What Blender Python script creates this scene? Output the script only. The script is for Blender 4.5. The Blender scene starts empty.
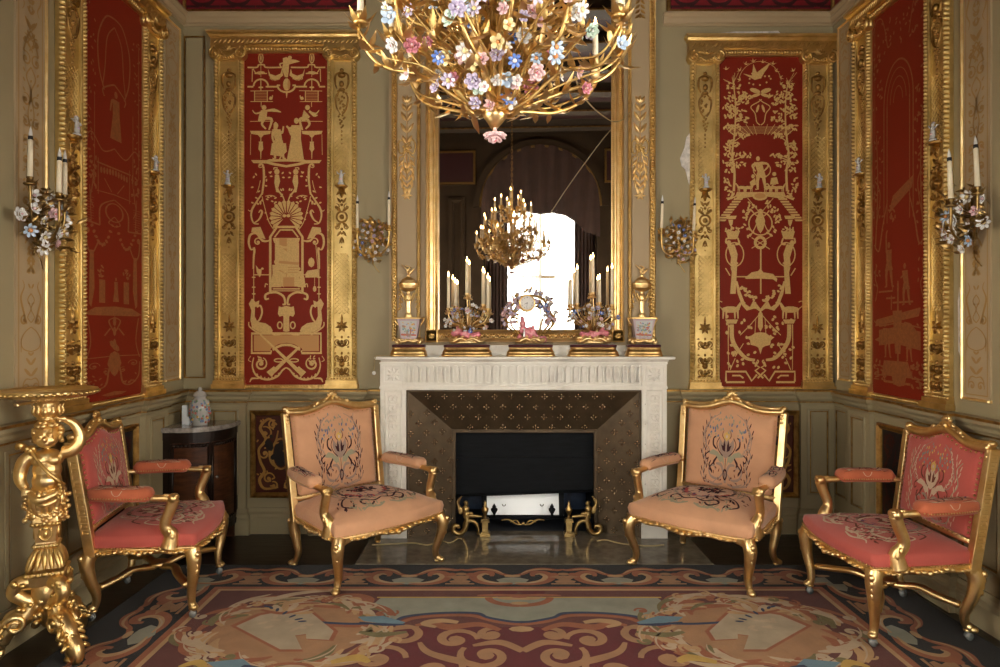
import bpy, math, random
from mathutils import Vector, Matrix, geometry
PI = math.pi
sin, cos = math.sin, math.cos
RND = random.Random(7)
SC = bpy.context.scene
COL = SC.collection

# ---- camera model used to measure the photograph: level camera, horizon at row 327 ----
F = 667.0
H = 1.42
YB = 4.62            # back wall
XL, XR = -2.19, 2.307  # side walls
YF = -1.05           # window wall behind the camera
ZC = 4.45            # ceiling
SB = YB / F

def P(px, py, Y):
    return Vector(((px - 500) * Y / F, Y, H + (327 - py) * Y / F))

def G(px, py, z=0.0):
    Y = F * (H - z) / (py - 327)
    return Vector(((px - 500) * Y / F, Y, z))

# ---------------------------------------------------------------- materials
MATS = {}

def mat(name, col, rough=0.5, metal=0.0, var=0.0, vscale=8.0, col2=None, bump=0.0, bscale=60.0, spec=0.5,
        sheen=0.0, coat=0.0, stretch=(1, 1, 1), detail=6.0, rvar=0.0, contrast=(0.35, 0.65)):
    if name in MATS:
        return MATS[name]
    m = bpy.data.materials.new(name)
    m.use_nodes = True
    nt = m.node_tree
    b = nt.nodes['Principled BSDF']
    b.inputs['Base Color'].default_value = (*col, 1)
    b.inputs['Roughness'].default_value = rough
    b.inputs['Metallic'].default_value = metal
    b.inputs['Specular IOR Level'].default_value = spec
    if sheen:
        b.inputs['Sheen Weight'].default_value = sheen
        b.inputs['Sheen Roughness'].default_value = 0.4
    if coat:
        b.inputs['Coat Weight'].default_value = coat
        b.inputs['Coat Roughness'].default_value = 0.12
    tc = nt.nodes.new('ShaderNodeTexCoord')
    mp = nt.nodes.new('ShaderNodeMapping')
    mp.inputs['Scale'].default_value = stretch
    nt.links.new(tc.outputs['Object'], mp.inputs['Vector'])
    if var or col2 or rvar:
        n = nt.nodes.new('ShaderNodeTexNoise')
        n.inputs['Scale'].default_value = vscale
        n.inputs['Detail'].default_value = detail
        n.inputs['Roughness'].default_value = 0.6
        nt.links.new(mp.outputs['Vector'], n.inputs['Vector'])
        r = nt.nodes.new('ShaderNodeValToRGB')
        c2 = col2 if col2 else tuple(c * (1 - var) for c in col)
        c1 = col if col2 else tuple(min(1, c * (1 + var * .6)) for c in col)
        r.color_ramp.elements[0].position = contrast[0]
        r.color_ramp.elements[1].position = contrast[1]
        r.color_ramp.elements[0].color = (*c2, 1)
        r.color_ramp.elements[1].color = (*c1, 1)
        nt.links.new(n.outputs['Fac'], r.inputs['Fac'])
        nt.links.new(r.outputs['Color'], b.inputs['Base Color'])
        if rvar:
            mr = nt.nodes.new('ShaderNodeMapRange')
            mr.inputs['From Min'].default_value = 0.3
            mr.inputs['From Max'].default_value = 0.7
            mr.inputs['To Min'].default_value = rough + rvar
            mr.inputs['To Max'].default_value = rough - rvar
            nt.links.new(n.outputs['Fac'], mr.inputs['Value'])
            nt.links.new(mr.outputs['Result'], b.inputs['Roughness'])
    if bump:
        n2 = nt.nodes.new('ShaderNodeTexNoise')
        n2.inputs['Scale'].default_value = bscale
        n2.inputs['Detail'].default_value = 4
        nt.links.new(mp.outputs['Vector'], n2.inputs['Vector'])
        bp = nt.nodes.new('ShaderNodeBump')
        bp.inputs['Strength'].default_value = bump
        bp.inputs['Distance'].default_value = 0.006
        nt.links.new(n2.outputs['Fac'], bp.inputs['Height'])
        nt.links.new(bp.outputs['Normal'], b.inputs['Normal'])
    MATS[name] = m
    return m

def emat(name, col, strength):
    m = bpy.data.materials.new(name)
    m.use_nodes = True
    b = m.node_tree.nodes['Principled BSDF']
    b.inputs['Base Color'].default_value = (*col, 1)
    b.inputs['Emission Color'].default_value = (*col, 1)
    b.inputs['Emission Strength'].default_value = strength
    MATS[name] = m
    return m

# ---------------------------------------------------------------- mesh builder
class MB:
    def __init__(s, M=None):
        s.v = []; s.f = []; s.sm = []; s.mx = []
        s.M = M; s.map = None; s.mi = 0; s.k = 0; s.dz = 0.0

    def lift(s):
        """keep overlapping strokes of one pattern from sharing a plane"""
        s.k = (s.k + 1) % 61
        return s.k * s.dz

    def add(s, vs, fs, smooth=False):
        b = len(s.v)
        if s.map:
            vs = [s.map(*v) for v in vs]
        if s.M is not None:
            M = s.M
            vs = [M @ Vector(v) for v in vs]
        s.v.extend([tuple(v) for v in vs])
        for f in fs:
            s.f.append([i + b for i in f]); s.sm.append(smooth); s.mx.append(s.mi)

    def mesh(s, name, mats):
        me = bpy.data.meshes.new(name)
        me.from_pydata(s.v, [], s.f)
        me.polygons.foreach_set('use_smooth', s.sm)
        if not isinstance(mats, (list, tuple)):
            mats = [mats]
        for m in mats:
            me.materials.append(m)
        if len(mats) > 1:
            me.polygons.foreach_set('material_index', s.mx)
        me.update()
        return me

def link(name, me, parent=None, M=None):
    o = bpy.data.objects.new(name, me)
    COL.objects.link(o)
    if parent is not None:
        o.parent = parent
    if M is not None:
        o.matrix_local = M
    return o

def tag(o, label=None, cat=None, group=None, kind=None):
    if label: o['label'] = label
    if cat: o['category'] = cat
    if group: o['group'] = group
    if kind: o['kind'] = kind
    return o

def thing(name, label, cat, M=None, group=None):
    o = link(name, None, None, M)
    o.empty_display_size = 0.05
    return tag(o, label, cat, group)

def part(name, mb, mats, parent, label=None, M=None, bevel=0):
    o = link(name, mb.mesh(name, mats), parent, M)
    if label: o['label'] = label
    if bevel: add_bevel(o, bevel)
    return o

def solo(name, mb, mats, label, cat, M=None, group=None, kind=None, bevel=0):
    o = link(name, mb.mesh(name, mats), None, M)
    if bevel: add_bevel(o, bevel)
    return tag(o, label, cat, group, kind)

def struct(name, mb, mats, label, cat='wall', parent=None, M=None, bevel=0):
    o = link(name, mb.mesh(name, mats), parent, M)
    if bevel: add_bevel(o, bevel)
    if parent is None:
        tag(o, label, cat, None, 'structure')
    return o

def add_bevel(o, w, seg=2):
    b = o.modifiers.new('bevel', 'BEVEL')
    b.width = w; b.segments = seg; b.limit_method = 'ANGLE'; b.angle_limit = 0.7

def copy_tree(o, parent=None):
    c = o.copy(); COL.objects.link(c)
    if parent is not None:
        c.parent = parent
    for ch in list(o.children):
        copy_tree(ch, c)
    return c

def basis(o, u, v, n):
    M = Matrix.Identity(4)
    for i in range(3):
        M[i][0] = u[i]; M[i][1] = v[i]; M[i][2] = n[i]; M[i][3] = o[i]
    return M

def T(x, y, z, rz=0.0):
    return Matrix.Translation((x, y, z)) @ Matrix.Rotation(rz, 4, 'Z')

# ---------------------------------------------------------------- shapes
def box(mb, x0, x1, y0, y1, z0, z1):
    mb.add([(x0, y0, z0), (x1, y0, z0), (x1, y1, z0), (x0, y1, z0), (x0, y0, z1), (x1, y0, z1), (x1, y1, z1), (x0, y1, z1)],
           [(0, 3, 2, 1), (4, 5, 6, 7), (0, 1, 5, 4), (1, 2, 6, 5), (2, 3, 7, 6), (3, 0, 4, 7)])

def prism(mb, pts, z0, z1):
    """polygon in XY extruded along Z"""
    n = len(pts)
    tri = geometry.tessellate_polygon([[Vector((p[0], p[1], 0)) for p in pts]])
    vs = [(p[0], p[1], z0) for p in pts] + [(p[0], p[1], z1) for p in pts]
    fs = [tuple(t) for t in tri] + [tuple(i + n for i in t[::-1]) for t in tri]
    fs += [(i, (i + 1) % n, (i + 1) % n + n, i + n) for i in range(n)]
    mb.add(vs, fs)

def tube(mb, pts, r, n=8, closed=False, flat=1.0, up=None, cap=True):
    pts = [Vector(p) for p in pts]
    m = len(pts)
    if not hasattr(r, '__len__'):
        r = [r] * m
    elif len(r) != m:
        k = len(r) - 1
        rr = []
        for i in range(m):
            t = i / (m - 1) * k; a = min(int(t), k - 1); rr.append(r[a] + (r[a + 1] - r[a]) * (t - a))
        r = rr
    vs = []; fs = []
    nrm = None
    for i in range(m):
        if closed:
            t = pts[(i + 1) % m] - pts[i - 1]
        else:
            t = pts[min(i + 1, m - 1)] - pts[max(i - 1, 0)]
        if t.length < 1e-9:
            t = Vector((0, 0, 1))
        t.normalize()
        if nrm is None:
            a = Vector(up) if up else (Vector((0, 0, 1)) if abs(t.z) < 0.9 else Vector((1, 0, 0)))
            nrm = (a - t * a.dot(t)).normalized()
        else:
            nrm = (nrm - t * nrm.dot(t))
            if nrm.length < 1e-6:
                nrm = t.orthogonal()
            nrm.normalize()
        bn = t.cross(nrm)
        for k in range(n):
            a = 2 * PI * k / n
            vs.append(pts[i] + nrm * (cos(a) * r[i] * flat) + bn * (sin(a) * r[i]))
    for i in range(m if closed else m - 1):
        j = (i + 1) % m
        for k in range(n):
            l = (k + 1) % n
            fs.append((i * n + k, i * n + l, j * n + l, j * n + k))
    if not closed and cap:
        fs.append(tuple(range(n))[::-1]); fs.append(tuple((m - 1) * n + k for k in range(n)))
    mb.add(vs, fs, True)

def lathe(mb, prof, n=24, c=(0, 0, 0), sx=1.0, sy=1.0, lobes=0, lobe=0.0, smooth=True):
    vs = []; fs = []
    for r, z in prof:
        for k in range(n):
            a = 2 * PI * k / n
            q = r * (1 + (lobe * cos(lobes * a) if lobes else 0))
            vs.append((c[0] + q * cos(a) * sx, c[1] + q * sin(a) * sy, c[2] + z))
    for i in range(len(prof) - 1):
        for k in range(n):
            l = (k + 1) % n
            fs.append((i * n + k, i * n + l, (i + 1) * n + l, (i + 1) * n + k))
    fs.append(tuple(range(n))[::-1]); fs.append(tuple((len(prof) - 1) * n + k for k in range(n)))
    mb.add(vs, fs, smooth)

def ball(mb, c, r, nu=10, nv=7, R=None):
    if not hasattr(r, '__len__'):
        r = (r, r, r)
    vs = [Vector((0, 0, -r[2]))]; fs = []
    for i in range(1, nv):
        a = PI * i / nv - PI / 2
        for k in range(nu):
            b = 2 * PI * k / nu
            vs.append(Vector((r[0] * cos(a) * cos(b), r[1] * cos(a) * sin(b), r[2] * sin(a))))
    vs.append(Vector((0, 0, r[2])))
    for k in range(nu):
        fs.append((0, 1 + (k + 1) % nu, 1 + k))
        e = 1 + (nv - 2) * nu
        fs.append((len(vs) - 1, e + k, e + (k + 1) % nu))
    for i in range(nv - 2):
        for k in range(nu):
            l = (k + 1) % nu
            fs.append((1 + i * nu + k, 1 + i * nu + l, 1 + (i + 1) * nu + l, 1 + (i + 1) * nu + k))
    c = Vector(c)
    if R is not None:
        vs = [R @ v for v in vs]
    mb.add([v + c for v in vs], fs, True)

def frame(mb, x0, y0, x1, y1, prof, smooth=False):
    """mitred rectangular frame in XY; prof = (inset from the outer edge, height)"""
    vs = []; fs = []
    for d, h in prof:
        vs += [(x0 + d, y0 + d, h), (x1 - d, y0 + d, h), (x1 - d, y1 - d, h), (x0 + d, y1 - d, h)]
    for i in range(len(prof) - 1):
        for k in range(4):
            l = (k + 1) % 4
            fs.append((i * 4 + k, i * 4 + l, i * 4 + 4 + l, i * 4 + 4 + k))
    mb.add(vs, fs, smooth)

def sweep(mb, path, prof, closed=False):
    """horizontal moulding: path in XY, prof = (offset to the left of travel, z)"""
    n = len(path); vs = []; fs = []
    pv = [Vector((p[0], p[1])) for p in path]
    for i in range(n):
        a = pv[i] - pv[i - 1] if (i > 0 or closed) else None
        b = pv[(i + 1) % n] - pv[i] if (i < n - 1 or closed) else None
        na = Vector((-a.y, a.x)).normalized() if a is not None else None
        nb = Vector((-b.y, b.x)).normalized() if b is not None else None
        if na is None: mt = nb
        elif nb is None: mt = na
        else:
            s = na + nb
            mt = s / max(0.3, s.length_squared / 2) if s.length > 1e-6 else na
        for o, z in prof:
            q = pv[i] + mt * o
            vs.append((q.x, q.y, z))
    m = len(prof)
    for i in range(n if closed else n - 1):
        j = (i + 1) % n
        for k in range(m - 1):
            fs.append((i * m + k, j * m + k, j * m + k + 1, i * m + k + 1))
    if not closed:
        fs.append(tuple(range(m))); fs.append(tuple((n - 1) * m + k for k in range(m))[::-1])
    mb.add(vs, fs)

def cr(pts, n=6, closed=False):
    """Catmull-Rom through control points"""
    pts = [tuple(p) for p in pts]
    d = len(pts[0]); N = len(pts); out = []
    rng = N if closed else N - 1
    for i in range(rng):
        if closed:
            p0, p1, p2, p3 = pts[i - 1], pts[i], pts[(i + 1) % N], pts[(i + 2) % N]
        else:
            p0, p1, p2, p3 = pts[max(i - 1, 0)], pts[i], pts[i + 1], pts[min(i + 2, N - 1)]
        for k in range(n):
            t = k / n; t2 = t * t; t3 = t2 * t
            out.append(tuple(0.5 * (2 * p1[j] + (p2[j] - p0[j]) * t + (2 * p0[j] - 5 * p1[j] + 4 * p2[j] - p3[j]) * t2 +
                                    (3 * p1[j] - p0[j] - 3 * p2[j] + p3[j]) * t3) for j in range(d)))
    if not closed:
        out.append(pts[-1])
    return out

def spiral(cx, cy, r0, r1, a0, a1, n=22, sy=1.0):
    out = []
    for i in range(n + 1):
        t = i / n; r = r0 + (r1 - r0) * t; a = a0 + (a1 - a0) * t
        out.append((cx + r * cos(a), cy + r * sin(a) * sy))
    return out

def _w(w, m):
    if not hasattr(w, '__len__'):
        return [w] * m
    k = len(w) - 1; out = []
    for i in range(m):
        t = i / max(1, m - 1) * k; a = min(int(t), k - 1); out.append(w[a] + (w[a + 1] - w[a]) * (t - a))
    return out

def _norm2(pts):
    out = []; m = len(pts)
    for i in range(m):
        a = pts[max(i - 1, 0)]; b = pts[min(i + 1, m - 1)]
        dx, dy = b[0] - a[0], b[1] - a[1]; l = math.hypot(dx, dy) or 1
        out.append((-dy / l, dx / l))
    return out

def rib(mb, pts, w, z=0.0):
    """flat stroke in the pattern plane"""
    z = z + mb.lift()
    m = len(pts); ws = _w(w, m); nn = _norm2(pts); vs = []; fs = []
    for i in range(m):
        x, y = pts[i][0], pts[i][1]; h = ws[i] / 2
        vs += [(x + nn[i][0] * h, y + nn[i][1] * h, z), (x - nn[i][0] * h, y - nn[i][1] * h, z)]
    for i in range(m - 1):
        fs.append((2 * i, 2 * i + 1, 2 * i + 3, 2 * i + 2))
    mb.add(vs, fs)

def S(mb, pts, w, z=0.0, n=6):
    rib(mb, cr(pts, n), w, z)

def poly(mb, pts, z=0.0):
    z = z + mb.lift()
    tri = geometry.tessellate_polygon([[Vector((p[0], p[1], 0)) for p in pts]])
    mb.add([(p[0], p[1], z) for p in pts], [tuple(t) for t in tri])

def ell(mb, cx, cy, rx, ry, rot=0.0, z=0.0, n=8):
    z = z + mb.lift()
    c, s = cos(rot), sin(rot)
    pts = []
    for k in range(n):
        a = 2 * PI * k / n
        x, y = rx * cos(a), ry * sin(a)
        pts.append((cx + x * c - y * s, cy + x * s + y * c, z))
    mb.add(pts, [tuple(range(n))])

def ring(mb, cx, cy, rx, ry, w, z=0.0, a0=0.0, a1=2 * PI, n=20):
    rib(mb, [(cx + rx * cos(a0 + (a1 - a0) * i / n), cy + ry * sin(a0 + (a1 - a0) * i / n)) for i in range(n + 1)], w, z)

def scroll(mb, cx, cy, r, a0, turns, w, z=0.0, n=24, sy=1.0):
    rib(mb, spiral(cx, cy, r, r * 0.12, a0, a0 + turns * 2 * PI, n, sy), [w * .55, w, w * .8, w * .5], z)
    ell(mb, cx, cy, r * .16 + w * .4, r * .16 + w * .4, 0, z)

def spray(mb, pts, size, w, z=0.0, step=None, rnd=RND):
    """stem with leaves on both sides"""
    p = cr(pts, 6); rib(mb, p, w, z); nn = _norm2(p)
    k = 0
    for i in range(1, len(p), 2):
        for sd in (-1, 1):
            a = math.atan2(p[i][1] - p[i - 1][1], p[i][0] - p[i - 1][0]) + sd * .9
            sz = size * (.75 + .5 * rnd.random())
            ell(mb, p[i][0] + cos(a) * sz * .9, p[i][1] + sin(a) * sz * .9, sz, sz * .45, a, z, 6)

def clump(mb, cx, cy, rx, ry, n, size, z=0.0, rnd=RND):
    for _ in range(n):
        a = rnd.random() * 2 * PI; q = math.sqrt(rnd.random())
        ell(mb, cx + cos(a) * q * rx, cy + sin(a) * q * ry, size * (.7 + .6 * rnd.random()), size * .5, rnd.random() * PI, z, 6)

# relief ornament (real height above its plane)
def rrib(mb, pts, w, h, z=0.0):
    """half-round raised stroke"""
    m = len(pts); ws = _w(w, m); hs = _w(h, m); nn = _norm2(pts); vs = []; fs = []
    pr = [(-.5, 0), (-.36, .72), (0, 1), (.36, .72), (.5, 0)]
    for i in range(m):
        for q, e in pr:
            vs.append((pts[i][0] + nn[i][0] * ws[i] * q, pts[i][1] + nn[i][1] * ws[i] * q, z + hs[i] * e))
    for i in range(m - 1):
        for k in range(4):
            fs.append((i * 5 + k, i * 5 + k + 1, i * 5 + 6 + k, i * 5 + 5 + k))
    fs.append((0, 1, 2, 3, 4)); fs.append(tuple((m - 1) * 5 + k for k in range(5))[::-1])
    mb.add(vs, fs, True)

def dome(mb, cx, cy, rx, ry, rot=0.0, h=None, z=0.0, n=8):
    if h is None: h = min(rx, ry) * .8
    c, s = cos(rot), sin(rot); vs = []; fs = []
    for q, e in ((1, 0), (.75, .66)):
        for k in range(n):
            a = 2 * PI * k / n
            x, y = rx * cos(a) * q, ry * sin(a) * q
            vs.append((cx + x * c - y * s, cy + x * s + y * c, z + h * e))
    vs.append((cx, cy, z + h))
    for k in range(n):
        l = (k + 1) % n
        fs.append((k, l, n + l, n + k)); fs.append((n + k, n + l, 2 * n))
    mb.add(vs, fs, True)

def rscroll(mb, cx, cy, r, a0, turns, w, h, z=0.0, n=20):
    rrib(mb, spiral(cx, cy, r, r * .15, a0, a0 + turns * 2 * PI, n), [w * .5, w, w * .7], h, z)
    dome(mb, cx, cy, r * .2 + w * .25, r * .2 + w * .25, 0, h, z, 6)

def leafy(mb, x, y, a, L, W, h, z=0.0):
    """pointed relief leaf with a raised midrib"""
    c, s = cos(a), sin(a); vs = []; fs = []
    st = [(0, .25, .5), (.25, .9, .9), (.5, 1, 1), (.78, .6, .8), (1, .04, .3)]
    for t, w, e in st:
        for q, g in ((-1, 0), (-.5, .6), (0, 1), (.5, .6), (1, 0)):
            lx, ly = t * L, q * w * W / 2
            vs.append((x + lx * c - ly * s, y + lx * s + ly * c, z + h * e * g))
    for i in range(4):
        for k in range(4):
            fs.append((i * 5 + k, i * 5 + k + 1, i * 5 + 6 + k, i * 5 + 5 + k))
    mb.add(vs, fs, True)

def beads(mb, p0, p1, step, r, h=None, rot=None, asp=1.0, z=0.0):
    """row of relief beads / slanted leaves"""
    dx, dy = p1[0] - p0[0], p1[1] - p0[1]; L = math.hypot(dx, dy); n = max(1, int(L / step))
    base = math.atan2(dy, dx)
    for i in range(n):
        t = (i + .5) / n
        dome(mb, p0[0] + dx * t, p0[1] + dy * t, r, r * asp, base + (rot or 0), h, z, 6)

def leaf3(mb, base, d, nrm, L, W, curl=0.3):
    """free standing leaf blade"""
    d = Vector(d).normalized(); nrm = Vector(nrm); nrm = (nrm - d * nrm.dot(d))
    if nrm.length < 1e-6: nrm = d.orthogonal()
    nrm.normalize(); sd = d.cross(nrm); base = Vector(base); vs = []; fs = []
    for t, w in ((0, .12), (.3, .9), (.6, .8), (1, .03)):
        p = base + d * (L * t) + nrm * (curl * L * t * t)
        vs += [p - sd * (w * W / 2), p + nrm * (-.12 * W * w), p + sd * (w * W / 2)]
    for i in range(3):
        fs += [(i * 3, i * 3 + 1, i * 3 + 4, i * 3 + 3), (i * 3 + 1, i * 3 + 2, i * 3 + 5, i * 3 + 4)]
    mb.add(vs, fs, True)

def remesh(mb, name, mats, voxel=0.004, smooth=4):
    """melt overlapping volumes into one continuous skin"""
    me = mb.mesh(name, mats)
    o = bpy.data.objects.new('tmp_' + name, me); COL.objects.link(o)
    r = o.modifiers.new('r', 'REMESH'); r.mode = 'VOXEL'; r.voxel_size = voxel; r.use_smooth_shade = True
    if smooth:
        s = o.modifiers.new('s', 'SMOOTH'); s.iterations = smooth; s.factor = .5
    dg = bpy.context.evaluated_depsgraph_get(); dg.update()
    out = bpy.data.meshes.new_from_object(o.evaluated_get(dg))
    out.name = name
    bpy.data.objects.remove(o); bpy.data.meshes.remove(me)
    if not out.materials:
        for m in (mats if isinstance(mats, (list, tuple)) else [mats]): out.materials.append(m)
    out.polygons.foreach_set('use_smooth', [True] * len(out.polygons))
    return out
# ---------------------------------------------------------------- palette
def build_mats():
    mat('paint', (.335, .28, .165), .55, var=.10, vscale=1.6, bump=.06, bscale=25, spec=.35, contrast=(.2, .8))
    mat('paint_cream', (.415, .315, .19), .5, var=.08, vscale=2.0, spec=.35, contrast=(.2, .8))
    mat('paint_ornament', (.36, .21, .065), .45)
    mat('plaster_chip', (.66, .63, .60), .9, var=.25, vscale=30)
    mat('gilt', (.92, .70, .36), .36, 1.0, col2=(.80, .55, .23), vscale=14, bump=.10, bscale=70, rvar=.07)
    mat('gilt_frame', (.78, .56, .23), .40, 1.0, col2=(.56, .37, .13), vscale=9, bump=.12, bscale=80, rvar=.08)
    mat('gilt_field', (.84, .64, .28), .50, 1.0, col2=(.56, .40, .15), vscale=5, bump=.2, bscale=120, rvar=.06)
    mat('gilt_dark', (.50, .30, .09), .42, 1.0, col2=(.25, .14, .045), vscale=18, bump=.15, bscale=80)
    mat('brass', (.80, .55, .22), .28, 1.0, col2=(.55, .34, .12), vscale=20)
    mat('andiron_gilt', (.52, .36, .14), .34, 1.0, col2=(.28, .18, .07), vscale=25)
    mat('bronze', (.42, .29, .11), .35, 1.0, col2=(.22, .14, .06), vscale=25, bump=.1, bscale=90)
    mat('silk', (.205, .0165, .0058), .55, var=.13, vscale=3, spec=.2, stretch=(30, 30, .5), contrast=(.2, .8))
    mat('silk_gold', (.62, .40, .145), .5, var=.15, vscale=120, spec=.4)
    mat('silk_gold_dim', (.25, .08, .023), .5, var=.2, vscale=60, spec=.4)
    mat('silk_gold_mid', (.50, .25, .08), .5, spec=.4)
    mat('frieze_red', (.20, .010, .016), .5)
    mat('frieze_dark', (.035, .008, .008), .5)
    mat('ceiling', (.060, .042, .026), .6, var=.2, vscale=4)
    mat('floor_wood', (.034, .020, .012), .34, col2=(.016, .010, .007), vscale=5, stretch=(1, 8, 1), spec=.5, rvar=.05)
    mat('hearth', (.19, .165, .125), .07, col2=(.12, .10, .075), vscale=14, spec=.6)
    mat('marble', (.81, .79, .73), .32, col2=(.58, .55, .50), vscale=6, detail=9, spec=.5, contrast=(.25, .5))
    mat('marble_grey', (.40, .36, .32), .2, col2=(.19, .165, .15), vscale=22, detail=9, coat=.4)
    mat('iron', (.105, .073, .041), .45, .6, col2=(.070, .048, .027), vscale=9, bump=.12, bscale=60)
    mat('iron_black', (.0075, .009, .0115), .6, 0, col2=(.004, .005, .0065), spec=.12, vscale=7, stretch=(1, 1, 6))
    mat('soot', (.010, .013, .022), .7, var=.3, vscale=10)
    mat('fire_reflection', (.015, .035, .085), .35, var=.5, vscale=14)  # blue of reflections on the fireback, put into the colour
    mat('steel', (.88, .92, .97), .22, 0, spec=.9)
    mat('cord', (.42, .33, .16), .6)
    mat('salmon', (.63, .345, .20), .85, var=.16, vscale=5, sheen=.25, bump=.35, bscale=420, contrast=(.25, .75), spec=.2)
    mat('pink', (.50, .105, .085), .85, var=.12, vscale=6, sheen=.25, bump=.35, bscale=420, contrast=(.25, .75), spec=.2)
    mat('rust', (.50, .135, .065), .85, var=.15, vscale=8, sheen=.2, bump=.3, bscale=420, spec=.2)
    for n, c in dict(e_dark=(.055, .018, .022), e_brown=(.17, .055, .035), e_cream=(.62, .46, .33), e_green=(.36, .33, .22),
                     e_blue=(.17, .19, .27), e_violet=(.17, .07, .14), e_rose=(.50, .09, .08), e_yellow=(.66, .42, .13),
                     e_grey=(.36, .25, .20), e_teal=(.22, .27, .25)).items():
        mat(n, c, .85, var=.1, vscale=200, spec=.2)
    mat('nail', (.55, .36, .14), .3, 1.0)
    # carpet wools
    for n, c in dict(r_field=(.115, .034, .029), r_navy=(.0125, .0115, .0125), r_orange=(.285, .098, .046), r_ochre=(.42, .255, .125),
                     r_blue=(.25, .255, .20), r_beige=(.375, .300, .205), r_tan=(.33, .175, .085), r_crimson=(.105, .012, .016),
                     r_ink=(.03, .04, .085), r_gold=(.47, .30, .07), r_sky=(.13, .22, .28), r_olive=(.16, .13, .055),
                     r_cream=(.44, .33, .22), r_black=(.012, .011, .012)).items():
        mat(n, c, .95, var=.22, vscale=9, bump=.6, bscale=350, spec=.1, contrast=(.25, .75), sheen=.1)
    mat('walnut', (.10, .036, .014), .40, col2=(.040, .014, .006), vscale=5, stretch=(2, 2, 12), spec=.3)
    mat('walnut_dark', (.018, .008, .005), .4, col2=(.010, .005, .003), vscale=8, stretch=(2, 2, 10), spec=.3)
    mat('lacquer', (.060, .010, .007), .3, var=.3, vscale=6, coat=.3)
    mat('lacquer_gold', (.40, .22, .05), .4, var=.2, vscale=20)
    mat('lacquer_black', (.012, .012, .014), .3)
    mat('porcelain', (.80, .80, .80), .16, coat=.5)
    mat('porcelain_grey', (.52, .53, .54), .2, coat=.5)
    mat('p_pink', (.72, .27, .30), .25, coat=.4, col2=(.60, .17, .22), vscale=30)
    mat('p_rose', (.72, .50, .52), .22, coat=.4)
    mat('p_lilac', (.56, .50, .68), .22, coat=.4)
    mat('p_blue', (.12, .22, .60), .22, coat=.4)
    mat('p_sky', (.45, .58, .76), .22, coat=.4)
    mat('p_green', (.52, .66, .57), .22, coat=.4)
    mat('p_yellow', (.78, .66, .34), .25, coat=.4)
    mat('p_red', (.56, .20, .25), .25, coat=.4)
    mat('p_orange', (.70, .30, .10), .25, coat=.4)
    mat('pot_pink', (.46, .36, .40), .3, coat=.3); mat('pot_green', (.22, .33, .25), .3); mat('pot_red', (.45, .13, .09), .3); mat('pot_blue', (.16, .22, .38), .3)
    mat('velvet', (.060, .008, .010), .9, sheen=.4)
    mat('wax', (.86, .77, .58), .45)
    mat('wick', (.02, .02, .025), .8)
    mat('card', (.70, .75, .80), .6)
    mat('rubber', (.03, .03, .03), .4)
    mat('castor', (.16, .17, .17), .15, coat=.6)
    mat('curtain', (.044, .018, .010), .75, var=.2, vscale=6, sheen=.3)
    mat('mirror_back', (.05, .045, .04), .6)
    m = mat('mirror', (.86, .85, .83), .015, 1.0)
    m = mat('sheer', (.9, .9, .86), .9)
    nt = m.node_tree
    out = [n for n in nt.nodes if n.type == 'OUTPUT_MATERIAL'][0]
    tr = nt.nodes.new('ShaderNodeBsdfTranslucent'); tr.inputs['Color'].default_value = (.92, .93, .90, 1)
    tp = nt.nodes.new('ShaderNodeBsdfTransparent'); tp.inputs['Color'].default_value = (.95, .96, .95, 1)
    mx = nt.nodes.new('ShaderNodeMixShader'); mx.inputs[0].default_value = .45
    nt.links.new(tr.outputs[0], mx.inputs[1]); nt.links.new(tp.outputs[0], mx.inputs[2])
    nt.links.new(mx.outputs[0], out.inputs['Surface'])
    emat('flame', (1.0, .60, .24), 32.0)
    emat('daylight', (1.0, .97, .90), 13.0)
    emat('side_fill', (1.0, .92, .80), 22.0)  # emission of the added side windows that fill the room
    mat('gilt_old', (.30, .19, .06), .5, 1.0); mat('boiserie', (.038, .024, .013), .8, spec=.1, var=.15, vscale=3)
    mat('stud', (.34, .245, .15), .26, 1.0); mat('jar_glaze', (.42, .42, .41), .2, coat=.5)

build_mats()
M_ = MATS
# ---------------------------------------------------------------- room shell
WB = basis((0, YB, 0), (1, 0, 0), (0, 0, 1), (0, -1, 0))        # local x = world X
WL = basis((XL, 0, 0), (0, 1, 0), (0, 0, 1), (1, 0, 0))         # local x = world Y
WR = basis((XR, 0, 0), (0, -1, 0), (0, 0, 1), (-1, 0, 0))       # local x = -world Y
WF = basis((0, YF, 0), (-1, 0, 0), (0, 0, 1), (0, 1, 0))        # local x = -world X
def bx(px): return (px - 500) * SB
def bz(py): return H + (327 - py) * SB

# firebox opening in the back wall
FX0, FX1, FZ = -.33, .67, .72
mb = MB()
box(mb, XL - .2, FX0, YB, YB + .2, 0, ZC); box(mb, FX1, XR + .2, YB, YB + .2, 0, ZC); box(mb, FX0, FX1, YB, YB + .2, FZ, ZC)
struct('wall_back', mb, M_['paint'], 'olive grey painted back wall behind the fireplace')
mb = MB(); box(mb, XL - .2, XL, YF - .3, YB, 0, ZC)
struct('wall_left', mb, M_['paint'], 'olive grey painted wall on the left')
mb = MB(); box(mb, XR, XR + .2, YF - .3, YB, 0, ZC)
struct('wall_right', mb, M_['paint'], 'olive grey painted wall on the right')
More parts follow.
